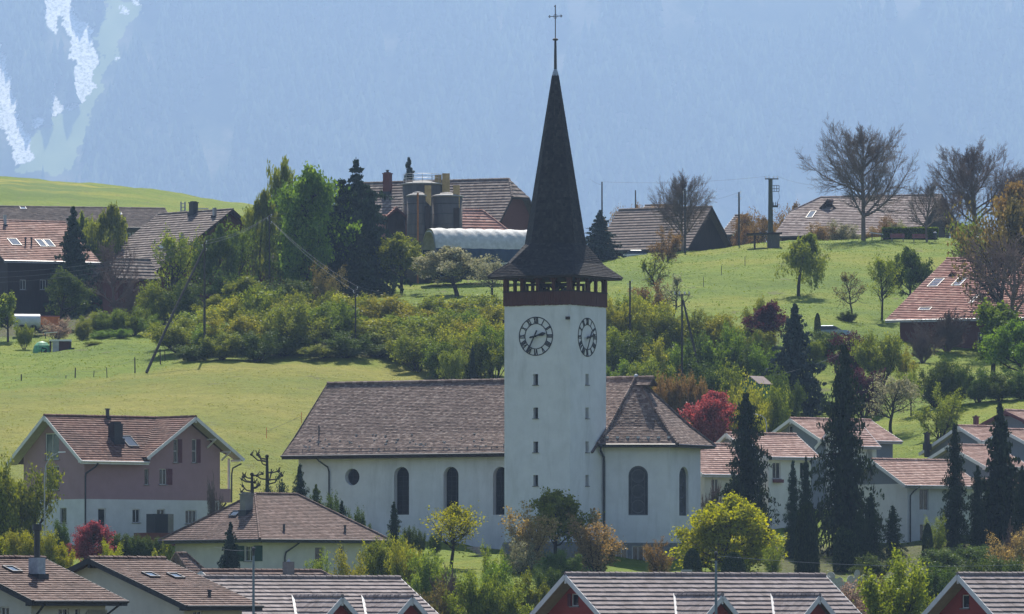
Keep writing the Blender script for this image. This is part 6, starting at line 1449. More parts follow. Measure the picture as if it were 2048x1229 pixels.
    # ---- gap between the rows
    for i, (px, d, tp, wd, k, m) in enumerate(((770, 540, 1072, 92, 'willow', 'l_hedge'), (812, 530, 1082, 80, 'willow', 'l_willow'), (858, 520, 1098, 90, 'shrub', 'l_birch'), (700, 536, 1095, 80, 'loose', 'l_willow'), (640, 534, 1098, 60, 'loose', 'l_birch'),
                                               (905, 505, 1140, 110, 'bareshrub', 'twig_brown'), (870, 500, 1160, 90, 'loose', 'l_brown'), (950, 500, 1140, 100, 'shrub', 'l_hedge'), (990, 510, 1120, 90, 'shrub', 'l_green'), (1020, 500, 1165, 90, 'shrub', 'l_birch'), (1060, 515, 1145, 80, 'shrub', 'l_hedge'), (985, 535, 1085, 50, 'loose', 'l_hedge'), (1090, 540, 1135, 60, 'shrub', 'l_dark'))):
        lab = ['feathery olive shrub at the right end of the hipped roof', 'yellow-olive shrub right of the feathery one', 'pale green bush left of the young yellow-green tree', 'thin yellowish shrub before the hipped house', 'thin pale shrub before the hipped house door',
               'bare brown thicket behind the grey-pink row roof', 'brown budding bush behind the row roof', 'olive bush below the stone steps', 'fresh green bush below the stone steps', 'pale green bush in the lowest gap between the row roofs', 'olive bush left of the red gable', 'small loose bush beside the stone steps', 'dark bush behind the red gable'][i]
        T(k, px, d, tp, wd, m, lab, bark='twig_brown' if k == 'bareshrub' else None)
    T('shrub', 1792, 470, 1108, 160, 'l_bright2', 'bright green bushy tree between the two row roofs at right', v=0, base=1290)
    T('shrub', 1700, 500, 1165, 110, 'l_pinkblossom', 'pinkish blossoming bushes left of the bright green bushy tree')
    T('shrub', 1745, 515, 1150, 80, 'l_brown', 'brownish bush behind the pinkish blossoming one')
    T('shrub', 1868, 520, 1130, 90, 'l_dark', 'dark bush left of the lowest right-hand gable')
    T('shrub', 1930, 540, 1120, 110, 'l_dark', 'dark bush behind the lowest right-hand gable')
    T('shrub', 2010, 540, 1115, 110, 'l_dark', 'dark bush behind the roof at the lower right corner')
vegetation()
# ================================================================ SMALLER THINGS
def thing_at(name, label, cat, px, d, py=None, rz=0, group=None):
    g = G(px, d)
    if py is not None: g.z = (HZ-py)/F*d
    return empty(name, g, R(rz), label, cat, group)
def Hm(py, d, o): return (HZ-py)/F*d-o.location.z
POLES = {}
def pole(px, d, top, label, r=.14, arms=(), base=None, brace=None, name='power_pole', group='power poles', mat='pole', ins=True):
    o = thing_at(name, label, 'pole', px, d, base, group=group); h = Hm(top, d, o)
    mb = MB(); mb.tube([(0, 0, -.8), (0, 0, h*.5), (0, 0, h)], [r, r*.85, r*.7], 8); mb.build('shaft', M[mat], o)
    pts = []
    if ins:
        for k, (dz, sgn) in enumerate(arms or ((.15, 1), (.55, -1), (.95, 1))):
            q = MB(); q.tube([(0, 0, h-dz), (sgn*.22, 0, h-dz), (sgn*.22, 0, h-dz+.16)], .02, 4); q.lathe((sgn*.22, 0, h-dz+.14), [(.05, 0), (.07, .05), (.04, .1), (.05, .14)], 6); q.build('insulator', M['trim_white'], o)
            pts.append(o.location+Vector((sgn*.22, 0, h-dz+.28)))
    POLES[label] = (o, h, pts); return o, h, pts
def wire(a, b, sag, label, r=.010, n=14):
    sag *= .5
    a, b = Vector(a), Vector(b); mid = (a+b)/2; o = empty('power_cable', mid, 0) if 0 else None
    mb = MB(); pts = [a.lerp(b, i/n)-Vector((0, 0, sag*4*(i/n)*(1-i/n)))-mid for i in range(n+1)]; mb.tube(pts, r, 4)
    q = mb.build('power_cable', M['wire']); q.location = mid; tag(q, label, 'cable', 'overhead cables')
M['wire'] = plain('cable', (.16, .16, .17), .5, .1, 3, 0, 1, .4, .3)
def objects():
    # ---- poles and cables
    pA = pole(409, 733, 484, 'tall timber power pole at the left end of the long hedgerow', .15, base=742)
    o = thing_at('brace_pole', 'long timber brace leaning against the tall power pole', 'pole', 293, 724, 738); mb = MB()
    top = P(407, 500, 732.6)-o.location; mb.tube([(0, 0, -.4), top*.5, top], [.16, .14, .11], 8); mb.build('shaft', M['pole'], o)
    pB = pole(539, 792, 431, 'timber power pole before the hanging birches', .13)
    pC = pole(711, 738, 576, 'power pole rising out of the long hedgerow below the spruces', .11, base=735)
    pD = pole(1260, 745, 562, 'power pole rising from the bank just right of the tower', .13, base=760)
    pE = pole(1364, 715, 588, 'upright of the crossed poles with a cross-arm of insulators', .13, base=790, arms=((.1, -1), (.1, 1)))
    o, h, _ = pE; q = MB(); q.beam((-.85, 0, h-.12), (.85, 0, h-.12), .1, .1); ca = q.build('cross_arm', M['wood_grey'], o)
    for x in (-.75, -.3, .3, .75): q = MB(); q.lathe((x, 0, h-.06), [(.05, 0), (.08, .12), (.045, .2), (.06, .3)], 6); q.build('insulator', M['trim_white'], ca)
    o = thing_at('brace_pole', 'steel-tipped brace leaning against the crossed poles', 'pole', 1408, 712, 782); mb = MB(); top = P(1366, 600, 714.6)-o.location; mb.tube([(0, 0, -.4), top*.5, top], [.15, .13, .1], 8); mb.build('shaft', M['pole'], o)
    pF = pole(1204, 875, 364, 'bare-topped pole behind the bluish spruce right of the spire', .12, ins=False)
    pG = pole(1271, 905, 381, 'far short pole above the ridge barn', .11, base=470, ins=False)
    pH = pole(1370, 872, 378, 'pole directly beside the fan-shaped bare tree', .14)
    pI = pole(1478, 872, 385, 'pole right of the dark barn gable', .14)
    o = thing_at('transformer_pole', 'thick ridge pole carrying a transformer and switches', 'pole', 1541, 868); h = Hm(358, 868, o)
    mb = MB(); mb.tube([(0, 0, -.6), (0, 0, h)], [.34, .26], 10); mb.build('shaft', M['pole_green'], o)
    q = MB(); q.beam((-.7, 0, h-.02), (1.0, 0, h-.02), .12, .14); q.build('cross_arm', M['metal_dark'], o)
    for x in (-.6, -.2, .4, .9): q = MB(); q.lathe((x, 0, h+.04), [(.05, 0), (.07, .1), (.04, .2), (.05, .28)], 6); q.build('insulator', M['trim_white'], o)
    q = MB()
    for z in (h-.85, h-1.25, h-1.6): q.beam((.2, 0, z), (1.1, 0, z), .08, .07)
    for x in (.45, .78, 1.08): q.beam((x, 0, h-1.6), (x, 0, h-.85), .07, .07)
    q.build('switch_frame', M['metal_dark'], o)
    q = MB(); q.box(.28, -.25, h-3.6, .95, .25, h-3.35)
    for x in (.35, .6, .85): q.lathe((x, 0, h-3.35), [(.05, 0), (.06, .2), (.03, .45)], 6)
    q.tube([(1.0, 0, h-1.6), (1.15, 0, h-2.4), (.85, 0, h-2.95)], .02, 4); q.build('transformer', M['metal_dark'], o)
    tI = o.location+Vector((.9, 0, h+.3))
    L = 'left'; z = Vector
    a = pA[2]
    for k, (e, lb) in enumerate((((-30, 545), 'upper of three cables running left from the tall power pole'), ((-30, 556), 'middle of three cables running left from the tall power pole'), ((-30, 566), 'lower of three cables running left from the tall power pole'))):
        wire(a[k], P(e[0], e[1], 770), 1.6, lb)
    for k in range(2): wire(a[k], pB[2][k], 1.0, ['upper', 'lower'][k]+' cable between the tall power pole and the birch pole')
    for k in range(2): wire(pB[2][k], P(800+k*10, 388+k*14, 838), 1.2, ['upper', 'lower'][k]+' cable from the birch pole towards the silos')
    for k in range(2): wire(pC[2][k], P(1000, 610+k*10, 745), 1.2, ['upper', 'lower'][k]+' cable from the hedgerow pole towards the tower')
    for k in range(2): wire(pC[2][k], pB[2][2], 1.0, ['upper', 'lower'][k]+' cable between birch pole and hedgerow pole')
    wire(pF[0].location+z((0, 0, pF[1])), tI-z((1.4, 0, 0)), .8, 'long ridge cable from the bare-topped pole to the transformer pole')
    wire(pF[0].location+z((0, 0, pF[1]-.4)), P(1180, 358, 874), .3, 'short cable reaching left from the bare-topped pole')
    wire(tI, P(1660, 371, 885), .8, 'cable running right from the transformer pole into the largest bare tree')
    wire(pI[2][0], P(1432, 399, 876), .2, 'cable running left from the pole beside the dark barn gable')
    wire(P(1555, 750, 700), P(1760, 668, 752), 1.0, 'cable rising across the blue-green spruce')
    wire(P(505, 1100, 470), P(430, 1094, 500), .3, 'cable in front of the hipped house')
    wire(P(1433, 1112, 440), P(2080, 1128, 520), .8, 'long low cable across the thujas at right')
    # lamp posts
    for (px, d, tp, lb) in ((507, 365, 1112, 'grey lamp post in front of the grey-pink roof, left'), (1432, 345, 1122, 'grey lamp post in front of the row roof with red gable, right')):
        o = thing_at('lamp_post', lb, 'lamp post', px, d); h = Hm(tp, d, o); mb = MB(); mb.tube([(0, 0, -.3), (0, 0, h*.55), (0, 0, h*.56), (0, 0, h)], [.10, .10, .075, .06], 10); mb.build('shaft', M['lamp_grey'], o)
        q = MB(); q.lathe((0, 0, h), [(.05, 0), (.06, .25), (.10, .3), (.09, .42), (.03, .48)], 8); q.build('lamp_head', M['metal_dark'], o)
        q = MB(); q.box(.05, -.05, h*.62, .16, .05, h*.62+.45); q.build('control_box', M['metal_dark'], o)
    for (px, d, tp, sgn, lb, bs) in ((89, 572, 905, 1, 'curved street lamp in front of the mauve house', 1090), (1533, 660, 828, -1, 'curved street lamp beside the red-leaved tree', 900)):
        o = thing_at('street_lamp', lb, 'street lamp', px, d, bs); h = Hm(tp, d, o); mb = MB()
        mb.tube([(0, 0, -.2), (0, 0, h*.72), (sgn*.12, 0, h*.86), (sgn*.5, 0, h*.95), (sgn*1.2, 0, h)], [.07, .055, .045, .04, .035], 8); mb.build('shaft', M['metal'], o)
        q = MB(); q.hexa([(sgn*1.15, -.1, h-.05), (sgn*1.15, .1, h-.05), (sgn*1.75, .08, h-.01), (sgn*1.75, -.08, h-.01), (sgn*1.15, -.09, h+.06), (sgn*1.15, .09, h+.06), (sgn*1.72, .06, h+.06), (sgn*1.72, -.06, h+.06)]); q.build('lamp_head', M['white_paint'], o)
    # ---- silos
    for (px, w_, top, d, r_, lb) in ((845, 80, 369, 848, .28, 'largest concrete silo with a railing on its domed lid'), (836, 44, 392, 838, .22, 'small concrete silo with a rusty pipe, in front at left'), (895, 60, 393, 839, .22, 'middle-sized concrete silo, in front at right')):
        o = thing_at('silo', lb, 'silo', px, d, 572, group='silos beside the tunnel shed'); rad = w_/2/F*d; h = Hm(top, d, o)
        mb = MB(); mb.lathe((0, 0, 0), [(rad, -.5), (rad, h*.5), (rad*1.0, h)], 28); mb.build('shell', M['silo'], o, True)
        q = MB()
        for z_ in np.arange(1.2, h, 1.25): q.tube([(rad*1.005*math.cos(R(a_)), rad*1.005*math.sin(R(a_)), z_) for a_ in range(0, 361, 15)], .03, 4, cap=False)
        q.build('hoops', M['metal_dark'], o)
        q = MB(); q.lathe((0, 0, h), [(rad*1.08, -.12), (rad*1.08, .02), (rad*.85, .16), (rad*.5, .27), (rad*.48, .40), (rad*.2, .48), (.05, .5)], 24); lid = q.build('lid', M['silo_lid'], o, True)
        if r_ > .25:
            q = MB()
            for a_ in range(0, 360, 30): q.tube([(rad*.95*math.cos(R(a_)), rad*.95*math.sin(R(a_)), h+.05), (rad*.95*math.cos(R(a_)), rad*.95*math.sin(R(a_)), h+1.25)], .022, 4)
            for z_ in (.7, 1.2): q.tube([(rad*.95*math.cos(R(a_)), rad*.95*math.sin(R(a_)), h+z_) for a_ in range(0, 361, 15)], .022, 4, cap=False)
            q.build('railing', M['metal'], o)
        chs = {'largest': ((876, 351, 372, 13), (892, 348, 386, 15)), 'small c': ((856, 372, 414, 13),), 'middle-': ((913, 372, 418, 13),)}[lb[:7]]
        for (cx, ct, cb, cw) in chs:
            x = (cx-px)/F*d; ww = cw/F*d/2; q = MB(); yc = -(rad*.45) if r_ < .25 else -rad*.2
            q.hexa([(x-ww, yc-.35, Hm(cb+(-12 if r_ < .25 else 0), d, o)), (x+ww, yc-.35, Hm(cb, d, o)), (x+ww, yc+.5, Hm(cb, d, o)), (x-ww, yc+.5, Hm(cb-12, d, o)), (x-ww, yc-.35, Hm(ct, d, o)), (x+ww, yc-.35, Hm(ct, d, o)), (x+ww, yc+.5, Hm(ct, d, o)), (x-ww, yc+.5, Hm(ct, d, o))]); q.build('chute', M['yellow'], o)
            if r_ < .25: q = MB(); q.box(x-ww*.9, -rad*.98, .3, x+ww*.9, yc-.1, Hm(cb, d, o)); q.build('shaft_casing', M['wood_dark'], o)
        if lb.startswith('small'): q = MB(); q.tube([(0, -rad-.12, .2), (0, -rad-.12, h+.3)], .12, 8); q.build('rusty_pipe', M['rust'], o)
    # ---- tunnel shed
    o = thing_at('tunnel_shed', 'arched tunnel shed with white membrane top and dark blue side curtain', 'shed', 858, 822, 556, 20)
    L_, w2, hh = 12.6, 2.9, Hm(459, 824, o); nx, na = 60, 26
    def arc(t, x):       # t 0..1 from front foot over the top to the back foot
        a_ = math.pi*t; rib = (x/L_*5.5) % 1; bul = .09*math.sin(rib*math.pi)**.6*(1+.5*math.sin(x*5+a_*9)*math.sin(a_)); e = .8
        cx_, sx_ = math.cos(a_), math.sin(a_); return Vector((x, -math.copysign(abs(cx_)**.8, cx_)*(w2+bul-.05), abs(sx_)**e*(hh-.05+bul)))
    for nm, t0, t1, mt in (('membrane', .17, .83, 'fabric'), ('side_curtain', .0, .17, 'fabric_dark'), ('rear_curtain', .83, 1.0, 'fabric_dark')):
        V = [arc(t0+(t1-t0)*j/na, L_*i/nx) for i in range(nx+1) for j in range(na+1)]
        Fq = [(i*(na+1)+j, (i+1)*(na+1)+j, (i+1)*(na+1)+j+1, i*(na+1)+j+1) for i in range(nx) for j in range(na)]
        me = npmesh(nm, V, Fq, None, [M[mt]], smooth=True); q = bpy.data.objects.new(nm, me); COL.objects.link(q); q.parent = o
    for k in range(7):
        q = MB(); q.tube([(lambda p_: Vector((p_.x, p_.y*.95, p_.z*.95)))(arc(t/20, L_*k/6*.999+.001)) for t in range(21)], .06, 6, cap=False); q.build('rib', M['metal'], o)
    q = MB(); q.box(.1, -w2+.3, 0, .2, w2-.3, 1.6); q.build('end_wall', M['wood_grey'], o)
    q = MB(); q.box(1.0, -1.2, 0, 3.2, 1.2, 2.4); q.build('hay_stack', M['yellow'], o)
    o = thing_at('wooden_board', 'pale plank lying beside the belfry roof on the farm yard', 'plank', 985, 815, 528); q = MB(); q.beam((0, 0, 0), (2.6, 0, .12), .5, .08); q.beam((1.2, 0, -.5), (1.2, 0, 0), .1, .1); q.build('board', M['white_paint'], o)
    # ---- ridge furniture
    o = thing_at('clipped_hedge', 'clipped rectangular hedge behind the two red benches', 'hedge', 1820, 872); wdt = 112/F*872; ht = Hm(457, 872, o)
    rs = np.random.RandomState(9); n = 9000; c = np.stack([rs.uniform(-wdt/2, wdt/2, n), rs.uniform(-.6, .6, n), rs.uniform(.02, ht, n)], 1); f = rs.randint(0, 3, n)
    c[:, 1] = np.where(f == 0, -.6+rs.normal(size=n)*.05, c[:, 1]); c[:, 2] = np.where(f == 1, ht+rs.normal(size=n)*.05, c[:, 2])
    V, Fq = leaves(rs, c, .14, 1.3); q = bpy.data.objects.new('foliage', npmesh('foliage', V, Fq, rs.uniform(0, 1, n), [M['l_green']])); COL.objects.link(q); q.parent = o
    q = MB(); q.box(-wdt/2+.1, -.5, -.2, wdt/2-.1, .5, ht-.12); q.build('branches', M['bark'], o)
    for (px, w_, lb) in ((1795, 29, 'left of the two red park benches before the clipped hedge'), (1840, 31, 'right of the two red park benches before the clipped hedge')):
        o = thing_at('park_bench', lb, 'bench', px, 868, group='red benches by the hedge'); hw = w_/2/F*868
        q = MB(); [q.box(-hw, -.25+k*.16, .44, hw, -.13+k*.16, .48) for k in range(3)]; q.build('seat', M['red_paint'], o)
        q = MB(); [q.beam((-hw, .28+k*.04, .58+k*.17), (hw, .28+k*.04, .58+k*.17), .03, .12) for k in range(3)]; q.build('backrest', M['red_paint'], o)
        for x in (-hw+.2, hw-.2): q = MB(); q.box(x-.05, -.25, -.05, x+.05, -.17, .43); q.beam((x, .22, -.05), (x, .38, 1.0), .08, .06); q.box(x-.04, -.17, .38, x+.04, .2, .43); q.build('leg', M['concrete'], o)
    o = thing_at('litter_bin', 'small dark litter bin on a post right of the clipped hedge', 'bin', 1870, 868); q = MB(); q.lathe((0, 0, 0), [(.04, -.1), (.04, .5)], 6); q.build('post', M['metal_dark'], o)
    q = MB(); q.lathe((0, 0, .4), [(.2, 0), (.23, .5), (.24, .62)], 10); q.build('basket', M['metal_dark'], o); q = MB(); q.lathe((0, 0, 1.06), [(.26, 0), (.24, .1), (.05, .14)], 10); q.build('lid', M['metal'], o)
    o = thing_at('barrier_rail', 'pale wooden rail between the largest bare tree and the hedge', 'rail', 1752, 870); q = MB(); q.beam((-.7, 0, .95), (.9, 0, .72), .1, .12); q.build('rail', M['trim_white'], o)
    for x in (-.5, .7): q = MB(); q.box(x-.05, -.05, -.1, x+.05, .05, .85-x*.1); q.build('post', M['wood_grey'], o)
    o = thing_at('open_shelter', 'low dark flat-roofed shelter on the ridge beside the transformer pole', 'shelter', 1527, 862); a_ = Hm(466, 862, o); q = MB(); q.hexa([(-2.1, -1.2, a_-.3), (2.3, -1.2, a_-.15), (2.3, 1.6, a_-.15), (-2.1, 1.6, a_-.3), (-2.1, -1.2, a_-.12), (2.3, -1.2, a_+.03), (2.3, 1.6, a_+.03), (-2.1, 1.6, a_-.12)]); q.build('roof', M['wood_dark'], o)
    for x, y in ((-1.1, -.9), (-1.1, 1.3)): q = MB(); q.box(x-.08, y-.08, -.3, x+.08, y+.08, a_-.3); q.build('post', M['wood_dark'], o)
    q = MB(); q.box(.5, -.6, -.3, 2.0, 1.2, a_-.24); q.build('wall', M['wood_grey'], o)
    # ---- left garden
    o = thing_at('garden_shelter', 'small garden shelter with white slab roof and pale curtain on the left lawn', 'shelter', 122, 760, 708); a_ = Hm(683, 760, o); q = MB(); q.box(-1.25, -.7, a_, .0, .8, a_+.16); q.box(.06, -.7, a_-.02, 1.15, .8, a_+.18); q.build('roof', M['white_paint'], o)
    q = MB(); q.box(-.2, -.45, 0, 1.0, .6, a_-.02); q.build('cupboard', M['wood_red'], o); q = MB()
    for k in range(7): q.tube([(-.85+k*.1, -.55, .02), (-.85+k*.1, -.55, a_-.01)], .055, 6)
    q.build('curtain', M['fabric'], o)
    for x, y in ((-1.15, -.6), (-1.15, .7), (1.05, -.6), (1.05, .7)): q = MB(); q.box(x-.05, y-.05, -.1, x+.05, y+.05, a_-.01); q.build('post', M['wood_dark'], o)
    o = thing_at('green_tent', 'small green domed tarpaulin tent left of the garden shelter', 'tent', 84, 760, 709); q = MB(); prof = [(1.0, 0), (1.02, .5), (.88, .95), (.55, 1.28), (.1, 1.42)]
    q.lathe((0, 0, 0), prof, 14); t_ = q.build('cover', M['green_tarp'], o); q = MB(); q.face([(-.1, -1.06, .02), (.62, -.9, .02), (.55, -.86, .62), (.05, -1.0, .75)]); q.build('opening', M['black'], o)
    q = MB(); q.tube([(1.02*math.cos(R(a_)), -.02, 1.42*math.sin(R(a_))) for a_ in range(0, 181, 15)], .03, 5); q.build('hoop', M['white_paint'], o)
    o = thing_at('table', 'pale garden table behind the garden shelter', 'table', 100, 768, 676); q = MB(); q.beam((-.6, 0, .5), (.8, 0, .62), .8, .07); q.build('tabletop', M['white_paint'], o)
    for x, y in ((-.5, -.3), (-.5, .3), (.7, -.3), (.7, .3)): q = MB(); q.box(x-.03, y-.03, -.1, x+.03, y+.03, .5); q.build('leg', M['metal_dark'], o)
    o = thing_at('crate', 'dark crate at the right side of the garden shelter', 'crate', 143, 759, 707); q = MB(); q.box(-.3, -.3, 0, .3, .3, .55); q.build('body', M['shutter_green'], o); q = MB(); q.box(-.33, -.33, .55, .33, .33, .6); q.build('lid', M['metal_dark'], o)
    o = thing_at('water_tank', 'white-topped round tank trailer behind the yellow-green tree at left', 'trailer', 62, 782, 664, 10); q = MB(); q.tube([(-1.9, 0, 1.15), (1.0, 0, 1.15)], .85, 18); q.build('tank', M['tank'], o, False)
    for x in (-1.1, .2):
        for y in (-.75, .75): q = MB(); q.tube([(x, y-.12, .35), (x, y+.12, .35)], .42, 12); q.build('wheel', M['rubber'], o)
    q = MB(); q.box(-1.9, -.5, .25, 1.9, .5, .4); q.build('chassis', M['metal_dark'], o)
    o = thing_at('hay_trailer', 'red farm trailer beside the round tank', 'trailer', 92, 786, 664, 8); q = MB(); q.box(-1.2, -.9, .75, 1.5, .9, 1.7); q.build('body', M['orange'], o); q = MB(); q.box(-1.25, -.95, 1.71, 1.55, .95, 1.8); q.build('rim', M['red_paint'], o)
    for x in (-.7, .9):
        for y in (-.8, .8): q = MB(); q.tube([(x, y-.12, .38), (x, y+.12, .38)], .4, 12); q.build('wheel', M['rubber'], o)
    # ---- fence along the mown meadow
    fp = [(32, 776), (43, 775), (131, 766), (150, 762), (187, 757), (214, 750), (270, 741), (321, 724), (330, 716)]; prev = None
    oF = None
    for i, (px, py) in enumerate(fp):
        d = 721-(px-32)*.004; h = (26 if i in (1, 3, 6, 7) else 15)/F*d
        o = thing_at('fence_post', 'weathered fence post along the edge of the mown meadow', 'post', px, 722, py, group='posts of the meadow fence'); q = MB(); q.tube([(0, 0, -.3), (RS.uniform(-.06, .06), 0, h)], [.07 if h > 1 else .045, .06 if h > 1 else .04], 6); q.build('stake', M['pole'], o)
        if prev is not None:
            a_ = prev; b_ = o.location+Vector((0, 0, h*.8)); wire(a_, b_, .03, 'thin wire of the meadow fence', r=.008, n=3)
        prev = o.location+Vector((0, 0, h*.8))
    for (px, d, tp, lb) in ((1407, 815, 500, 'left'), (1443, 825, 500, 'middle'), (1490, 835, 488, 'right')):
        o = thing_at('fence_post', lb+' of three thin stakes on the upper slope', 'post', px, d, group='stakes on the upper slope'); q = MB(); q.tube([(0, 0, -.2), (0, 0, 1.2)], .035, 6); q.build('stake', M['pole'], o)
    for (px, py, lb) in ((603, 843, 'upper'), (533, 873, 'lower')):
        o = thing_at('marker_stake', lb+' of two orange marker stakes on the meadow above the nave', 'post', px, 668, py, group='orange marker stakes'); q = MB(); q.tube([(0, 0, -.2), (0, 0, .85)], .03, 6); q.build('stake', M['orange'], o)
        if lb == 'upper': pu = o.location+Vector((0, 0, .5))
        else: wire(pu, o.location+Vector((0, 0, .5)), .05, 'yellow tape between the orange marker stakes', r=.012, n=4)
    # ---- green hut
    o = thing_at('garden_hut', 'small turquoise-green garden hut half hidden above the pink roofs', 'hut', 1512, 690, 796, -38); wl, wd, hw_, hr = 2.0, 2.0, 1.5, 2.1; q = MB()
    q.face([(-1, -wl/2, 0), (1, -wl/2, 0), (1, -wl/2, hw_), (0, -wl/2, hr), (-1, -wl/2, hw_)]); q.face([(1, -wl/2, 0), (1, wl/2, 0), (1, wl/2, hw_), (1, -wl/2, hw_)]); q.face([(-1, wl/2, 0), (-1, -wl/2, 0), (-1, -wl/2, hw_), (-1, wl/2, hw_)]); q.face([(1, wl/2, 0), (-1, wl/2, 0), (-1, wl/2, hw_), (0, wl/2, hr), (1, wl/2, hw_)]); q.build('wall', M['green_hut'], o)
    q = MB()
    for e in (-1, 1): q.beam((e*.62, -wl/2-.2, hr-.36), (e*.62, wl/2+.2, hr-.36), 1.45, .06, up=(e*.57, 0, .82))
    q.build('roof', M['t_grey2'], o); q = MB(); q.box(-.3, -wl/2-.03, .02, .35, -wl/2-.005, 1.5); q.build('door', M['shutter_green'], o)
    # ---- cars
    def car(px, d, py, rz, pm, lb):
        o = thing_at('parked_car', lb, 'car', px, d, py, rz)
        lo = [(-2.1, .35), (-2.12, .75), (-1.95, .88), (-1.1, .95), (.9, .97), (1.9, .90), (2.15, .70), (2.15, .35)]; q = MB()
        def ext(pr, w0, w1, zt_):
            n = len(pr)
            for a_, b_ in zip(pr, pr[1:]):
                wa, wb_ = (w0 if a_[1] < .9 else w1), (w0 if b_[1] < .9 else w1); q.face([(a_[0], -wa, a_[1]), (a_[0], wa, a_[1]), (b_[0], wb_, b_[1]), (b_[0], -wb_, b_[1])])
            for s_ in (-1, 1): q.face([(a_[0], s_*(w0 if a_[1] < .9 else w1), a_[1]) for a_ in (pr if s_ > 0 else pr[::-1])])
        ext(lo, .88, .84, 0); q.hexa([(-1.15, -.70, 1.40), (.35, -.70, 1.40), (.35, .70, 1.40), (-1.15, .70, 1.40), (-1.0, -.6, 1.47), (.2, -.6, 1.47), (.2, .6, 1.47), (-1.0, .6, 1.47)]); q.build('body', M[pm], o)
        q = MB(); q.hexa([(-1.85, -.80, .93), (1.15, -.80, .95), (1.15, .80, .95), (-1.85, .80, .93), (-1.2, -.68, 1.41), (.38, -.68, 1.41), (.38, .68, 1.41), (-1.2, .68, 1.41)]); q.build('windows', M['glass'], o)
        for x in (-1.3, 1.35):
            for y in (-.8, .8): w_ = MB(); w_.tube([(x, y-.1, .33), (x, y+.1, .33)], .33, 14); w_ = w_.build('wheel', M['rubber'], o); r_ = MB(); r_.tube([(x, y-.11, .33), (x, y+.11, .33)], .19, 8); r_.build('rim', M['metal'], w_)
        for y in (-.6, .6): h_ = MB(); h_.box(2.12, y-.18, .62, 2.17, y+.18, .76); h_.build('headlight', M['white_paint'], o)
    car(1663, 762, 678, -12, 'car_paint', 'silver-blue car parked on the slope behind the small pointed thuja')
    car(1277, 874, 524, 5, 'white_paint', 'white car peeping over the ridge below the brown barn')
    # ---- stone steps, terrace box, pollards, gravestones
    o = thing_at('stone_steps', 'flight of weathered stone steps at the left foot of the tower', 'steps', 985, 586, 1118, -32)
    for k in range(7): q = MB(); q.box(-.75-k*.0, k*.30, k*.17-.15, .75, k*.30+.34, k*.17); q.build('step', M['steps'], o)
    o.rotation_euler[2] = R(55)
    o = thing_at('garden_oven', 'dark box-shaped garden fireplace on a red-brown terrace wall by the mauve house', 'fireplace', 318, 585, 1078, 40); q = MB(); q.box(-.9, -.6, .5, .5, .6, 2.1); q.build('body', M['black'], o); q = MB(); q.box(.51, -.6, .5, 1.1, .6, 2.1); q.build('side_slab', M['concrete'], o); q = MB(); q.box(-2.0, -.9, -.6, 1.8, .9, .49); q.build('terrace_wall', M['brown_red'], o)
    def pollard(px, d, base, top, w_, seed, lb):
        rr = random.Random(seed); o = thing_at('pollard_tree', lb, 'tree', px, d, base); h = Hm(top, d, o); q = MB(); cr = MB(); W_ = w_/F*d/2
        q.tube([(0, 0, -.3), (.02, 0, h*.5), (0, 0, h*.9)], [.17, .15, .10], 8); q.build('trunk', M['bark'], o)
        for k in range(9):
            sg = 1 if k % 2 else -1; z0 = h*(.35+.55*rr.random()); x1 = sg*W_*rr.uniform(.25, 1); z1 = z0+rr.uniform(.0, .5)*h*.4; y1 = rr.uniform(-.5, .5)*W_
            m = Vector((x1*.6, y1*.6, z0+(z1-z0)*.2)); e_ = Vector((x1, y1, min(z1, h*1.0))); cr.tube([(0, 0, z0), m, e_], [.07, .055, .06], 6); cr.sphere(e_, .12, 6)
            for j in range(3): cr.tube([e_, e_+Vector((rr.uniform(-.25, .25), rr.uniform(-.2, .2), rr.uniform(.15, .4)))], [.035, .03], 4)
        cr.sphere((0, 0, h*.92), .17, 6); cr.build('branches', M['bark'], o)
    pollard(534, 588, 1010, 905, 62, 3, 'tall pollarded plane tree with knobbly branches behind the hipped roof')
    pollard(504, 590, 1010, 944, 46, 5, 'shorter pollarded tree left of the tall one')
    rr = random.Random(8)
    for i in range(11):
        px = 1655+i*9+rr.uniform(-4, 4); d = 560+rr.uniform(-6, 8); o = thing_at('gravestone', 'small grey gravestone in the churchyard right of the massive thuja', 'gravestone', px, d, rz=rr.uniform(-25, 25), group='gravestones in the churchyard'); w_ = rr.uniform(.22, .38); h = rr.uniform(.7, 1.2)
        q = MB(); pts = [(-w_, 0), (w_, 0), (w_, h*.75), (w_*.6, h*.95), (0, h), (-w_*.6, h*.95), (-w_, h*.75)]
        for y_, rev in ((-.09, False), (.09, True)): q.face([(x, y_, z_) for x, z_ in (pts[::-1] if rev else pts)])
        for a_, b_ in zip(pts, pts[1:]+pts[:1]): q.face([(b_[0], -.09, b_[1]), (a_[0], -.09, a_[1]), (a_[0], .09, a_[1]), (b_[0], .09, b_[1])])
        q.build('slab', M['gravestone'], o); q = MB(); q.box(-w_-.08, -.2, -.15, w_+.08, .2, .08); q.build('base', M['stone'], o)
    o = thing_at('air_vent', 'pale ventilation box on the lawn left of the small thuja', 'vent', 1373, 566, 1152); q = MB(); q.box(-.45, -.3, -.2, .45, .3, .5); q.build('housing', M['metal'], o); q = MB(); [q.box(-.4, -.33, .02+k*.11, .4, -.31, .07+k*.11) for k in range(4)]; q.build('louvre', M['metal_dark'], o)
M['pole_green'] = plain('greenish_pole', (.065, .075, .06), .7, .2, 3, .1, 9, .2)
M['lamp_grey'] = plain('galvanised_pole', (.17, .21, .24), .5, .2, 2, 0, 1, .4, .4)
M['tank'] = plain('white_tank', (.5, .52, .54), .5, .15, 2, 0, 1, .4)
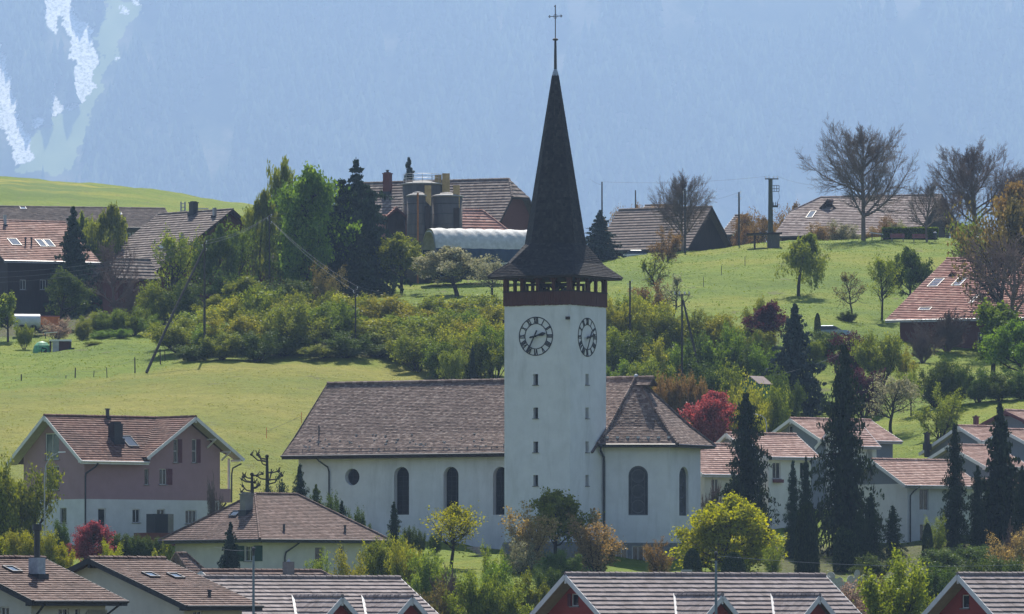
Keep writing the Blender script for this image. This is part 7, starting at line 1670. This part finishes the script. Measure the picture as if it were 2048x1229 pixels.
M['silo_lid'] = plain('silo_lid', (.27, .26, .25), .7, .3, 1.5, .2, 6, .3)
objects()
number_groups()
